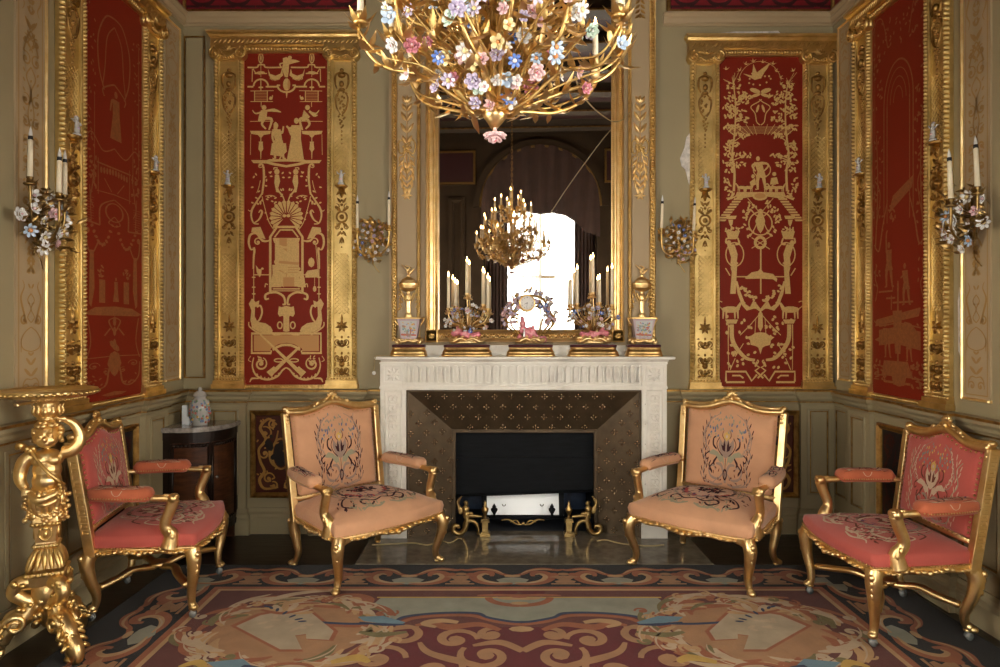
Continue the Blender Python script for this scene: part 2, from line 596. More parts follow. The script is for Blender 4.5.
# window wall with an arched opening
AX, AR, AZ = .30, .86, 3.25
mb = MB()
box(mb, XL, AX - AR, YF - .3, YF, 0, ZC); box(mb, AX + AR, XR, YF - .3, YF, 0, ZC)
N = 24; arc = [(AX + AR * cos(PI - PI * i / N), AZ + AR * sin(PI * i / N)) for i in range(N + 1)]
for i in range(N):
    (x0, z0), (x1, z1) = arc[i], arc[i + 1]
    mb.add([(x0, YF, z0), (x1, YF, z1), (x1, YF, ZC), (x0, YF, ZC), (x0, YF - .3, z0), (x1, YF - .3, z1), (x1, YF - .3, ZC), (x0, YF - .3, ZC)],
           [(0, 1, 2, 3), (4, 7, 6, 5), (0, 4, 5, 1)])
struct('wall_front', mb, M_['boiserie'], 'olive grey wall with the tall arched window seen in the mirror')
mb = MB(); box(mb, XL, XR, YF - .3, YB + .6, -.1, 0)
struct('floor', mb, M_['floor_wood'], 'dark polished wooden floor', 'floor')
mb = MB(); box(mb, XL - .2, XR + .2, YF - .3, YB + .2, ZC, ZC + .1)
for k in range(8):
    y = -.75 + k * .72; mb.mi = 0; box(mb, XL, XR, y - .09, y + .09, ZC - .12, ZC)
    mb.mi = 1
    for q in (-.092, .092): box(mb, XL, XR, y + q - .006, y + q + .006, ZC - .118, ZC - .100)
    mb.mi = 2; box(mb, XL + .1, XR - .1, y + .17, y + .55, ZC - .012, ZC)
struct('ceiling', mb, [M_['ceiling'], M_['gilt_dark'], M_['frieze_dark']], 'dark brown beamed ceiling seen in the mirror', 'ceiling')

# window: daylit glass, glazing bars
mb = MB(); box(mb, AX - .74, AX + .74, YF - .30, YF - .285, .15, AZ); prism_pts = [(AX + .74 * cos(PI * i / 16), AZ + .74 * sin(PI * i / 16)) for i in range(17)]
b2 = MB(basis((0, YF - .285, 0), (1, 0, 0), (0, 0, 1), (0, -1, 0))); prism(b2, prism_pts, 0, .015)
w = struct('window_1', mb, M_['daylight'], 'tall bright arched window reflected in the mirror', 'window')
struct('window_lunette', b2, M_['daylight'], '', parent=w)
mb = MB()
for x in (AX - .75, AX, AX + .75): box(mb, x - .03, x + .03, YF - .285, YF - .235, .1, AZ)
for z in (.12, 1.1, 2.2, AZ): box(mb, AX - .75, AX + .75, YF - .285, YF - .24, z - .025, z + .025)
box(mb, AX - AR, AX - .74, YF - .30, YF - .24, 0, AZ); box(mb, AX + .74, AX + AR, YF - .30, YF - .24, 0, AZ); box(mb, AX - .8, AX + .8, YF - .3, YF - .22, 0, .15)
b3 = MB(basis((0, YF - .24, 0), (1, 0, 0), (0, 0, 1), (0, -1, 0)))
for i in range(N):
    a, b = PI * i / N, PI * (i + 1) / N
    prism(b3, [(AX + AR * cos(a), AZ + AR * sin(a)), (AX + AR * cos(b), AZ + AR * sin(b)), (AX + .74 * cos(b), AZ + .74 * sin(b)), (AX + .74 * cos(a), AZ + .74 * sin(a))], 0, .06)
struct('window_frame', mb, M_['paint_cream'], '', parent=w)
struct('window_arch', b3, M_['paint_cream'], '', parent=w)

# curtains of the window wall
def pleats(mb, x0, x1, y, z0, z1, amp, n, gather=0.0, xg=0.0):
    nx, nz = n * 8, 14; vs = []; fs = []
    for j in range(nz + 1):
        t = j / nz; z = z0 + (z1 - z0) * t
        g = gather * math.exp(-((t - .38) / .16) ** 2)
        for i in range(nx + 1):
            x = x0 + (x1 - x0) * i / nx
            x = x + (xg - x) * g
            vs.append((x, y + amp * sin(i / nx * n * 2 * PI + .6 * sin(3 * t)) * (1 - .4 * g), z))
    for j in range(nz):
        for i in range(nx):
            a = j * (nx + 1) + i
            fs.append((a, a + 1, a + nx + 2, a + nx + 1))
    mb.add(vs, fs, True)
mb = MB(); pleats(mb, AX - .84, AX - .50, YF - .16, .03, 3.5, .025, 6)
solo('curtain', mb, M_['curtain'], 'dark red brown curtain hanging at the left of the mirrored window', 'curtain', group='window drapes')
mb = MB(); pleats(mb, AX + .52, AX + .84, YF - .16, .03, 3.5, .025, 6)
solo('curtain', mb, M_['curtain'], 'dark red brown curtain hanging at the right of the mirrored window', 'curtain', group='window drapes')
mb = MB(); pleats(mb, AX - .55, AX + .02, YF - .205, .03, 3.6, .015, 9)
solo('sheer_curtain', mb, M_['sheer'], 'white sheer curtain over the left half of the window', 'curtain', group='sheer drapes')
mb = MB(); pleats(mb, AX + .22, AX + .62, YF - .205, .03, 3.6, .015, 7)
solo('sheer_curtain', mb, M_['sheer'], 'white sheer curtain over the right half of the window', 'curtain', group='sheer drapes')
# swag pelmet filling the arch
mb = MB(); vs = []; fs = []; nx, nz = 60, 16
for j in range(nz + 1):
    for i in range(nx + 1):
        u = -1 + 2 * i / nx; x = AX + .90 * u
        top = AZ + math.sqrt(max(0, 1 - u * u)) * .93
        low = 3.12 - .20 * abs(u) - .10 * max(0, u) + .10 * abs(sin(u * 4.2)) - (.35 * max(0, abs(u) - .62))
        t = j / nz; z = top + (low - top) * t
        vs.append((x, YF + .048 + .03 * sin(i * .9 + t * 3 * u), z))
for j in range(nz):
    for i in range(nx):
        a = j * (nx + 1) + i; fs.append((a, a + 1, a + nx + 2, a + nx + 1))
mb.add(vs, fs, True)
solo('swag_pelmet', mb, M_['curtain'], 'gathered dark swag filling the head of the arched window', 'pelmet')

# added out-of-view window panels that brighten the room, one per side wall
for i, (W, a, nm) in enumerate(((WL, .85, 'left'), (WR, -.85, 'right'))):
    mb = MB(W); box(mb, a - .75, a + .75, .25, 2.35, .004, .010)
    w = struct('window_%d' % (i + 2), mb, M_['side_fill'], 'added out-of-view fill light framed as a window in the %s wall' % nm, 'window')
    mb = MB(W); frame(mb, a - .85, .15, a + .85, 2.45, [(0, 0), (0, .05), (.03, .06), (.08, .04), (.10, .03), (.10, 0)])
    for q in (-.37, 0, .37): box(mb, a + q - .018, a + q + .018, .25, 2.35, .008, .035)
    for z in (.95, 1.65): box(mb, a - .75, a + .75, z - .018, z + .018, .008, .035)
    struct('window_frame', mb, M_['paint_cream'], '', parent=w)

# ------------------------------------------------ friezes and cornice
FZ0 = bz(12)
mb = MB(); G_ = .02
for (x0, x1) in ((bx(186), bx(362)), (bx(670), bx(832))):
    b = MB(WB)
    mb.M = WB
    mb.mi = 0; box(mb, x0, x1, FZ0 + .012, ZC - .15, .0, .015)
    mb.mi = 1
    for k in range(5):
        xc = x0 + (x1 - x0) * (k + .5) / 5; zc = FZ0 + .16
        for sd in (-1, 1):
            mb.map = lambda x, y, z, s=sd, xx=xc: (xx + s * x, y, z)
            S(mb, [(0, zc - .12), (.06, zc - .10), (.11, zc - .02), (.08, zc + .06)], [.03, .02, .012], .017)
            scroll(mb, .06, zc + .03, .045, -1, 1.2, .018, .018); ell(mb, .03, zc - .04, .03, .012, .8, .018)
            S(mb, [(.02, zc - .13), (.12, zc - .13)], .016, .017)
            mb.map = None
    mb.mi = 2; frame(mb, x0 - .028, FZ0 - .016, x1 + .028, ZC - .1, [(0, 0), (0, .022), (.006, .03), (.022, .03), (.03, .016), (.03, 0)])
struct('trim_1', mb, [M_['frieze_red'], M_['frieze_dark'], M_['gilt_dark']], 'red painted frieze panels above the back wall cornice', 'trim')
mb = MB()
for W, x0, x1 in ((WL, -.9, YB - .02), (WR, -YB + .02, .9)):
    mb.M = W
    mb.mi = 0; box(mb, x0 + .03, x1 - .03, FZ0 + .012, ZC - .15, 0, .015)
    mb.mi = 1
    k = x0 + .2
    while k < x1 - .1:
        ell(mb, k, FZ0 + .15, .07, .09, 0, .017, 10); S(mb, [(k - .1, FZ0 + .08), (k, FZ0 + .04), (k + .1, FZ0 + .08)], .02, .017); k += .24
    mb.mi = 2; frame(mb, x0, FZ0 - .016, x1, ZC - .1, [(0, 0), (0, .022), (.006, .03), (.022, .03), (.03, .016), (.03, 0)])
struct('trim_2', mb, [M_['frieze_red'], M_['frieze_dark'], M_['gilt_dark']], 'red painted frieze panels above the side wall cornices', 'trim')
mb = MB(WF)
for x0, x1 in ((-2.25, -1.3), (.72, 2.1)):
    mb.mi = 0; box(mb, x0, x1, 3.63, 4.08, 0, .015); mb.mi = 1; frame(mb, x0 - .03, 3.6, x1 + .03, 4.11, [(0, 0), (0, .03), (.03, .03), (.03, 0)])
for x0, x1 in ((-2.1, -1.45), (.85, 1.1), (1.3, 1.95)):
    mb.mi = 2; frame(mb, x0, 1.1, x1, 3.4, [(0, 0), (0, .03), (.05, .045), (.08, .02), (.08, 0)])
mb.mi = 1; frame(mb, x0 + .2, 1.3, x1 - .2, 3.2, [(0, 0), (0, .02), (.02, .02), (.02, 0)])
N = 24
for i in range(N):
    a, b = PI * i / N, PI * (i + 1) / N
    for mi, r0, r1, h in ((1, .90, .93, .03), (2, .93, 1.02, .05)):
        mb.mi = mi
        prism(mb, [(-AX + r0 * cos(a), AZ + r0 * sin(a)), (-AX + r0 * cos(b), AZ + r0 * sin(b)), (-AX + r1 * cos(b), AZ + r1 * sin(b)), (-AX + r1 * cos(a), AZ + r1 * sin(a))], 0, h)
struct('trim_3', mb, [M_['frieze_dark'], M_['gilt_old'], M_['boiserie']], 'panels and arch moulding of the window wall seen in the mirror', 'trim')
# cornice band under the friezes
CORN = [(0, -.10), (.010, -.10), (.010, -.088), (.022, -.082), (.034, -.06), (.034, -.045), (.05, -.03), (.05, -.018), (0, -.018)]
BRX0, BRX1 = bx(389), bx(656)     # chimney breast
mb = MB()
for path in ([(bx(362), YB), (XL, YB), (XL, YF)], [(XR, YF), (XR, YB), (bx(663), YB)]):
    sweep(mb, path, [(o, z + FZ0) for o, z in CORN])
struct('trim_4', mb, M_['paint_cream'], 'pale cornice moulding at the top of the walls', 'trim')

# ------------------------------------------------ dado: bases, pedestals, rails
RAIL = [(0, .888), (.010, .888), (.014, .900), (.014, .912), (.030, .930), (.034, .945), (.050, .962), (.054, .976), (.054, .9935), (0, .9935)]
BASEB = [(0, 0), (.034, 0), (.034, .105), (.028, .118), (.028, .135), (.016, .150), (.012, .173), (0, .173)]
dado_paths = {}
FC_L, FC_R = 3.766, 3.843   # centres of the side frames (world Y)
KS_R = .93
ped = {
    'back': (WB, [(bx(208), bx(248)), (bx(316), bx(362)), (bx(685), bx(731)), (bx(798), bx(833))], XL, XR),
    'left': (WL, [(FC_L - .54, FC_L - .27), (FC_L + .27, FC_L + .54)], -.9, YB),
    'right': (WR, [(-FC_R - .50, -FC_R - .24), (-FC_R + .24, -FC_R + .50)], -YB, .9),
}
DP = .045
mb_rail = {}; 
for key, (W, pds, a0, a1) in ped.items():
    def plan(lo, hi):
        pts = [(lo, .012)]
        for p0, p1 in pds:
            if p0 < lo - .001 or p1 > hi + .001: continue
            if p1 > hi - .02: pts += [(p0, .012), (p0, DP), (hi, DP)]
            else: pts += [(p0, .012), (p0, DP), (p1, DP), (p1, .012)]
        if pts[-1][0] < hi - .001: pts.append((hi, .012))
        return [tuple((W @ Vector((a, 0, o)))[:2]) for a, o in pts][::-1]
    spans = [(a0, a1)] if key != 'back' else [(a0, -.80), (1.113, a1)]
    m1 = MB(); m2 = MB()
    for lo, hi in spans:
        pth = plan(lo, hi)
        sweep(m1, pth, RAIL)
        m1.mi = 1
        sweep(m1, pth, [(.0548, .979), (.0558, .980), (.0558, .992), (.0548, .993)])
        sweep(m1, pth, [(.0148, .902), (.0156, .903), (.0156, .910), (.0148, .911)])
        m1.mi = 0
        # dado face and pedestals behind the mouldings
        sweep(m1, pth, [(-.001, .15), (.0005, .15), (.0005, .90), (-.001, .90)])
        sweep(m2, pth, BASEB)
    m1.M = W
    # sunk/raised panels with a gilded bead
    def pan(x0, x1, z0, z1, o):
        m1.mi = 0; frame(m1, x0, z0, x1, z1, [(0, o), (0, o + .008), (.012, o + .012), (.014, o + .004), (.014, o)])
        m1.mi = 1; frame(m1, x0 + .014, z0 + .014, x1 - .014, z1 - .014, [(0, o), (0, o + .008), (.007, o + .008), (.007, o)])
        m1.mi = 0; box(m1, x0 + .03, x1 - .03, z0 + .03, z1 - .03, o, o + .006)
    for p0, p1 in pds:
        pan(p0 + .045, p1 - .045, .27, .86, DP)
    if key == 'left':
        pan(2.93, 3.19, .27, .87, .012); pan(1.7, 2.85, .27, .87, .012); pan(4.34, 4.56, .27, .87, .012)
    if key == 'right':
        pan(-3.32, -3.05, .27, .87, .012); pan(-2.97, -1.8, .27, .87, .012); pan(-4.56, -4.40, .27, .87, .012)
    m1.mi = 0
    struct('trim_%d' % (5 + ['back', 'left', 'right'].index(key)), m1, [M_['paint'], M_['gilt_dark']], 'chair rail, pedestals and gilt-edged dado panels of the %s wall' % key, 'trim')
    struct('baseboard_' + key, m2, M_['paint'], 'olive grey baseboard of the %s wall' % key, 'baseboard')

# narrow raised panels beside the back corners, gilt lines
mb = MB(WB)
mb.mi = 0; box(mb, bx(187), bx(203), bz(375), bz(39), 0, .008)
mb.mi = 1; frame(mb, bx(184.5), bz(378), bx(205.5), bz(36.5), [(0, 0), (0, .012), (.009, .012), (.009, 0)])
struct('trim_8', mb, [M_['paint'], M_['gilt_dark']], 'narrow raised panel with a gilt line in the back left corner', 'trim')

# painted arabesque panels on the side walls
def arabesque(mb, w, h, gs):
    """cream panel, gilt bead, brown grotesque in mirrored halves (local: x across, y up)"""
    mb.mi = 0; box(mb, -w / 2, w / 2, 0, h, 0, .010)
    mb.mi = 1      # gilt bead along one side, the top and the bottom
    for x0, x1, y0, y1 in ((sorted((gs * w / 2, gs * (w / 2 + .014)))) + [-.014, h + .014], [-w / 2, w / 2, -.014, 0], [-w / 2, w / 2, h, h + .014]):
        box(mb, x0, x1, y0, y1, 0, .014); frame(mb, x0, y0, x1, y1, [(0, .014), (.004, .021), (.007, .021)])
    mb.mi = 2
    frame(mb, -w / 2 + .014, .014, w / 2 - .014, h - .014, [(0, .0112), (.006, .0112)])
    z = .012
    def motif(y0, f, k):
        for sd in (-1, 1):
            mb.map = lambda x, y, zz, s=sd: (s * x, y0 + f * y, zz)
            scroll(mb, .030, .030, .026, -.5, 1.2, .009, z)
            S(mb, [(.0, .07), (.03, .075), (.05, .055), (.052, .03)], [.004, .009, .005], z)
            ell(mb, .022, .105, .030, .009, .7, z); ell(mb, .016, .155, .024, .008, .8, z); ell(mb, .009, .19, .013, .006, .6, z)
            S(mb, [(0, .20), (.05, .215), (.064, .25), (.04, .29), (.0, .315)], [.005, .008, .005], z)
            S(mb, [(.064, .20), (.064, .262)], .005, z)
            scroll(mb, .046, .345, .024, 2.0, -1.2, .011, z)
            S(mb, [(.028, .33), (.05, .39), (.066, .45), (.044, .50), (.055, .53)], [.010, .013, .008, .004], z)
            S(mb, [(.0, .335), (.022, .36), (.0, .40), (.022, .44), (0, .47)], .006, z)
            ell(mb, .014, .425, .010, .005, .5, z); ell(mb, .011, .505, .014, .006, 1.0, z)
            if k:
                for q in range(k):
                    yy = .58 + q * .05
                    ell(mb, .014, yy, .022 - .003 * q, .008, -.8, z); ell(mb, .006, yy + .02, .010, .005, 1.2, z)
            mb.map = None
    motif(.03, 1, 3); motif(h - .03, -1, 3)
    yc = h * .53
    # long middle motif, mirrored up and down
    for f in (1, -1):
        for sd in (-1, 1):
            mb.map = lambda x, y, zz, s=sd, ff=f: (s * x, yc + ff * y, zz)
            for yy, r in ((.04, .028), (.14, .032), (.33, .034), (.42, .024)):
                scroll(mb, .034, yy, r, 1.2, 1.3, .010, z)
            S(mb, [(0, 0), (.02, .08), (.0, .18), (.03, .25), (.0, .30)], .008, z)
            for q in range(9): ell(mb, .045, .05 + q * .045, .012, .006, .9, z, 6)
            S(mb, [(.05, .36), (.02, .44), (.0, .47)], [.010, .006], z)
            ell(mb, .025, .50, .03, .007, 1.0, z)
            for q in range(3): ell(mb, .012, .56 + q * .045, .020 - .004 * q, .008, .9, z)
            mb.map = None
    for k in range(12): ell(mb, 0, yc - .26 + k * .045, .009, .006, .8, z, 6)

pos = [('left wall nearer the camera', WL, 3.098), ('left wall beside the corner', WL, 4.435), ('right wall nearer the camera', WR, -3.215), ('right wall beside the corner', WR, -4.445)]
for i, (nm, W, a) in enumerate(pos):
    mb = MB(W @ Matrix.Translation((a, 1.075, .0)))
    arabesque(mb, .19 if i < 2 else (.18 if i == 2 else .145), 2.36, 1 if i < 2 else -1)
    struct('trim_%d' % (9 + i), mb, [M_['paint_cream'], M_['gilt'], M_['paint_ornament']], 'cream panel with painted brown arabesques on the ' + nm, 'trim')
# white plaster where the paint has chipped off
rc = random.Random(3)
mb = MB(WB)
def chip(pts, h):
    prism(mb, [(bx(x) + rc.uniform(-.003, .003), bz(y) + rc.uniform(-.003, .003)) for x, y in pts], 0, h)
chip([(713, 37.5), (716, 34), (724, 33), (735, 32.5), (748, 32), (762, 32), (777, 31.5), (781, 35), (783, 37.5)], .012)
chip([(690, 133), (686, 137), (684, 148), (680, 158), (681, 166), (685, 170), (688, 182), (690, 186)], .010)
chip([(692, 37), (695, 35.5), (699, 37)], .01); chip([(787, 37.5), (791, 36), (795, 37.5)], .01)
chip([(832, 38), (834, 40), (833, 58), (832, 62)], .012)
mb.M = WR
mb.add([], [])
prism(mb, [(-3.345, 1.30), (-3.335, 1.28), (-3.330, 1.5), (-3.338, 1.62), (-3.35, 1.55)], 0, .008)
struct('trim_18', mb, M_['plaster_chip'], 'bare white plaster where paint has chipped off beside the right gilt frames', 'plaster patch')
# ---------------------------------------------------------------- gilded frames with figured red silk
U = SB     # one photo pixel on the back wall, metres

def pilaster(mb, cx, h, inner):
    """field, fillets and carved edges; inner = side (+1/-1) facing the silk. All in px units."""
    y0, y1 = 10, h - 26
    box(mb, cx - 14.5, cx + 14.5, y0, y1 + 2, 0, 3.0)
    for sd in (-1, 1):                       # plain fillets
        f0 = cx + sd * (9.2 if sd == -inner else 7.5)
        xs = sorted([f0, f0 + sd * (1.6 if sd == -inner else 2.6)])
        frame(mb, xs[0], y0 + 3, xs[1], y1, [(0, 3), (0, 4.6), (.4, 5), ((xs[1] - xs[0]) / 2, 5)])
    xo = cx - inner * 12.6; xi = cx + inner * 12.3
    beads(mb, (xo, y0), (xo, y1), 3.6, 2.5, 4.2, .8, .8, 3)
    beads(mb, (xi, y0), (xi, y1), 3.0, 2.2, 3.6, -.8, .75, 3)
    for ya, yb in ((h - 152, h - 100), (74, 134)):
        for sg in (-1, 1):
            k = ya - 14
            while k < yb:
                p, q = max(k, ya), min(k + 14, yb)
                if q > p: rrib(mb, [(cx + sg * (-7 + p - k), p), (cx + sg * (-7 + q - k), q)], .8, .5, 3)
                k += 4.7
    for y in (y0 + 2.2, y1 - 1.0): beads(mb, (cx - 9, y), (cx + 9, y), 2.4, 1.3, 1.4, .5, 1, 3)

def pil_ornament(mb, cx, h):
    rr = random.Random(int(cx * 10) + 500)
    yt = h - 44
    # mask with drapery and a falling bunch, upper end
    dome(mb, cx, yt + 2, 4.2, 3.0, 0, 3.2, 3); dome(mb, cx, yt + 7, 2.2, 2.0, 0, 2.5, 3)
    for sd in (-1, 1):
        rrib(mb, cr([(cx + sd * 1, yt + 5), (cx + sd * 6, yt + 2), (cx + sd * 6.5, yt - 6), (cx + sd * 4.5, yt - 12)], 4), [1.2, 2.4, 1], 2.2, 3)
        rrib(mb, cr([(cx + sd * 2, yt - 14), (cx + sd * 6, yt - 20), (cx + sd * 5, yt - 30), (cx + sd * 2, yt - 36)], 4), [1, 1.8, .8], 1.8, 3)
    ball(mb, (cx, yt - 7, 4), (2.6, 3.4, 2.6), 8, 6); dome(mb, cx, yt - 12.5, 3.5, 2, 0, 3, 3)
    for k in range(34):
        t = k / 33; y = yt - 14 - t * 36; wd = 6 * (1 - t) ** .7 + .6
        dome(mb, cx + rr.uniform(-1, 1) * wd, y, 1.5 - .5 * t, 1.1, rr.random() * 3, 2.0 - t, 3, 6)
    for k in range(4): dome(mb, cx, yt - 54 - 4 * k, 1.0, 1.6 - .2 * k, 0, 1.3, 3, 6)
    # roundel with foliage, below the bracket
    yr = h - 183
    rrib(mb, [(cx + 5.2 * cos(2 * PI * k / 20), yr + 5.2 * sin(2 * PI * k / 20)) for k in range(21)], 1.9, 2.6, 3)
    dome(mb, cx, yr, 2.6, 2.6, 0, 3.4, 3)
    for f in (1, -1):
        for sd in (-1, 1):
            rscroll(mb, cx + sd * 5, yr + f * 10, 3.2, PI / 2, sd * 1.1, 1.2, 1.8, 3, 14)
            leafy(mb, cx + sd * 1, yr + f * 6, f * (PI / 2 - sd * .9), 7, 3.2, 2, 3)
            leafy(mb, cx + sd * 1, yr + f * 14, f * (PI / 2 - sd * .6), 6.5, 2.6, 1.8, 3)
            leafy(mb, cx, yr + f * 20, f * (PI / 2 - sd * .35), 7, 2.2, 1.5, 3)
        for k in range(5): dome(mb, cx, yr + f * (12 + 4.5 * k), 1.5 - .2 * k, 1.5 - .15 * k, 0, 2, 3, 6)
    # floret and rinceaux, lower end
    for k in range(7): leafy(mb, cx, 62, k * 2 * PI / 7 + PI / 2, 6.5, 3, 2.2, 3)
    dome(mb, cx, 62, 1.8, 1.8, 0, 3, 3); leafy(mb, cx, 66, PI / 2, 8, 2.4, 2, 3)
    for yc in (46, 30, 18):
        for sd in (-1, 1):
            rscroll(mb, cx + sd * 4.2, yc, 3.4, -PI / 2, sd * 1.15, 1.5, 2.2, 3, 16)
            leafy(mb, cx, yc - 5, PI / 2 - sd * .75, 8, 3.2, 2.2, 3)
            dome(mb, cx + sd * 6.6, yc + 5, 1.3, 1.0, 0, 2, 3, 6); dome(mb, cx + sd * 6.4, yc - 5, 1.2, 1.0, .5, 1.8, 3, 6)
        dome(mb, cx, yc, 1.7, 2.4, 0, 2.6, 3); dome(mb, cx, yc + 5, 1.2, 1.6, 0, 2, 3, 6)
    dome(mb, cx, 24, 3, 3.2, 0, 3, 3); rrib(mb, [(cx - 7, 13.5), (cx, 15), (cx + 7, 13.5)], 1.6, 2, 3)

def capital(mb, cx, h):
    y = h - 28
    box(mb, cx - 14, cx + 14, y, y + 4, 0, 6); box(mb, cx - 12, cx + 12, y + 3, y + 12, 0, 5); box(mb, cx - 17, cx + 17, y + 11, y + 16, 0, 7.5)
    for sd in (-1, 1):
        vx = cx + sd * 12.2
        for zz, n in ((4, 1), (7.4, 0)):
            rrib(mb, spiral(vx, y + 6.2, 6.0, 1.0, PI / 2, PI / 2 - sd * 3.6 * PI, 40), [2.6, 1.7, 1.2], 2.0, zz)
        b = [(vx + 6 * cos(2 * PI * k / 16), y + 6.2 + 6 * sin(2 * PI * k / 16)) for k in range(16)]
        prism(mb, b, 0, 7.3); dome(mb, vx, y + 6.2, 1.4, 1.4, 0, 3, 8)
        rrib(mb, cr([(cx + sd * 11, y + 4), (cx + sd * 6, y + 5.5), (cx, y + 2.5)], 5), [1, 2.4, 1.4], 2, 6)
    for k in range(9): dome(mb, cx - 10 + 2.5 * k, y + 5.5 - 3 * (1 - ((k - 4) / 4) ** 2), 1.5, 1.5, 0, 2, 6, 6)
    for k in range(5): leafy(mb, cx, y + 8, PI / 2 + (k - 2) * .5, 7, 2.8, 2.2, 7)
    dome(mb, cx, y + 10, 2, 2, 0, 3, 7)

def tapestry_panel(label, M, draw, h=353.0, pattern='silk_gold', kx=1.0, pattern2=None):
    root = thing('silk_panel', label, 'wall panel', M @ Matrix.Translation((0, 0, .0025)) @ Matrix.Diagonal((kx, 1, 1, 1)), None)
    px = lambda x, y, z: (x * U, y * U, z * U)
    def nb():
        b = MB(); b.map = px; return b
    # silk with its woven figures (one cloth)
    b = MB(); box(b, -42 * U, 42 * U, 3 * U, (h - 17) * U, .004, .010)
    b.mi = 1; b.dz = .12; draw(b, h); b.map = None
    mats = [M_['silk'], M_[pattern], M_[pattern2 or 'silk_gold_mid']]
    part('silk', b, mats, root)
    # base, entablature
    b = nb()
    for sd in (-1, 1):
        x = sd * 56
        box(b, x - 16.5, x + 16.5, 0, 4.5, 0, 7.5); box(b, x - 15.5, x + 15.5, 4.5, 8, 0, 6); beads(b, (x - 15, 9.2), (x + 15, 9.2), 2.8, 1.5, 1.6, .5, 1, 3.6)
        box(b, x - 15, x + 15, 8, 10.5, 0, 4)
    box(b, -40, 40, 0, 3.5, 0, 4.5); beads(b, (-40, 2), (40, 2), 2.8, 1.5, 1.6, .5, 1, 4.2)
    part('plinth', b, M_['gilt_frame'], root)
    b = nb()
    box(b, -41, 41, h - 20, h - 12, 0, 4.5); beads(b, (-40, h - 16.3), (40, h - 16.3), 3.0, 1.9, 2.2, .6, 1.1, 4.3)
    box(b, -73, 73, h - 13, h - 5, 0, 7)
    vs = []; prof = [(73, h - 6, 7), (74, h - 5.5, 8), (74.5, h - 3.5, 9), (76, h - 2.5, 10.5), (76.5, h, 10.8)]
    for hw, y, z in prof: vs += [(-hw, y, 0), (-hw, y, z), (hw, y, z), (hw, y, 0)]
    fs = []
    for i in range(len(prof) - 1):
        for k in range(3): fs.append((i * 4 + k, i * 4 + k + 1, i * 4 + 5 + k, i * 4 + 4 + k))
    fs.append((16, 17, 18, 19)); b.add(vs, fs)
    for k in range(32): leafy(b, -70 + k * 4.5, h - 12, .8, 6, 1.8, 1.0, 7)
    part('entablature', b, M_['gilt_frame'], root)
    for sd in (-1, 1):
        b = nb(); pilaster(b, sd * 56, h, -sd)
        b.mi = 1; pil_ornament(b, sd * 56, h)
        p = part('pilaster', b, [M_['gilt_field'], M_['gilt_dark']], root)
        b = nb(); capital(b, sd * 56, h); part('capital', b, M_['gilt_frame'], p)
        # little bracket carrying a figurine
        b = nb(); y = h - 152; x = sd * 56
        vs = []; prof = [(.6, -12, .8), (1.6, -9.5, 2.4), (1.1, -8, 2), (3.4, -4.5, 4.2), (2.6, -3.2, 3.6), (5.8, -1.6, 6.4), (6.0, 0, 6.8)]
        K = 10; fs = []
        for r, dy, d in prof:
            for k in range(K + 1):
                a = PI * k / K; vs.append((x + r * cos(a), y + dy, 3 + d * sin(a)))
        for i in range(len(prof) - 1):
            for k in range(K): fs.append((i * (K + 1) + k, i * (K + 1) + k + 1, (i + 1) * (K + 1) + k + 1, (i + 1) * (K + 1) + k))
        fs.append(tuple((len(prof) - 1) * (K + 1) + k for k in range(K + 1)))
        b.add(vs, fs)
        for q in (-1, 1): leafy(b, x + q, y - 5, -PI / 2 + q * .7, 6, 2.6, 1.6, 5); dome(b, x + q * 5, y - .8, 1, 1, 0, 1.4, 8, 6)
        part('bracket', b, M_['gilt_dark'], p)
    return root

# ---- the four woven designs. Drawn in a grid of 6.0625 units per photo pixel
def grid(x0, y0, cxp, base):
    """maps design units to local metres"""
    k = 1 / 6.0625
    return lambda x, y, z=0.0: ((x0 + x * k - cxp) * U, (base - (y0 + y * k)) * U, .0108 + z * .0002)

def mirrored(mb, base, axis, fn):
    for s in (1, -1):
        mb.map = (lambda x, y, z=0.0: base(x, y, z)) if s == 1 else (lambda x, y, z=0.0: base(2 * axis - x, y, z))
        fn(s)
    mb.map = base

def person(mb, x, y, h, lean=0, robe=False, armL=None, armR=None, z=0.5):
    """standing figure silhouette, feet at (x, y), y down"""
    hd = h * .075
    ell(mb, x + lean, y - h + hd, hd * .8, hd, 0, z, 8)
    sh = y - h * .82; w = h * .12
    hip = y - h * .5
    if robe:
        poly(mb, [(x + lean - w, sh), (x + lean + w, sh), (x + w * 1.1, hip), (x + w * 1.7, y), (x - w * 1.7, y), (x - w * .9, hip)], z)
    else:
        poly(mb, [(x + lean - w, sh), (x + lean + w, sh), (x + w * .9, hip), (x + w * 1.4, y - h * .36), (x - w * 1.4, y - h * .36), (x - w * .8, hip)], z)
        rib(mb, [(x - w * .5, hip), (x - w * .9, y - h * .25), (x - w * .8, y), (x - w * 1.4, y)], [w, w * .8, w * .5, w * .4], z)
        rib(mb, [(x + w * .5, hip), (x + w * .8, y - h * .25), (x + w * 1.2, y), (x + w * 1.7, y)], [w, w * .8, w * .5, w * .4], z)
    for sgn, arm in ((-1, armL), (1, armR)):
        if arm:
            S(mb, [(x + lean + sgn * w * .8, sh + w * .4)] + [(x + lean + a, y - h + b) for a, b in arm], [w * .6, w * .5, w * .35], z)

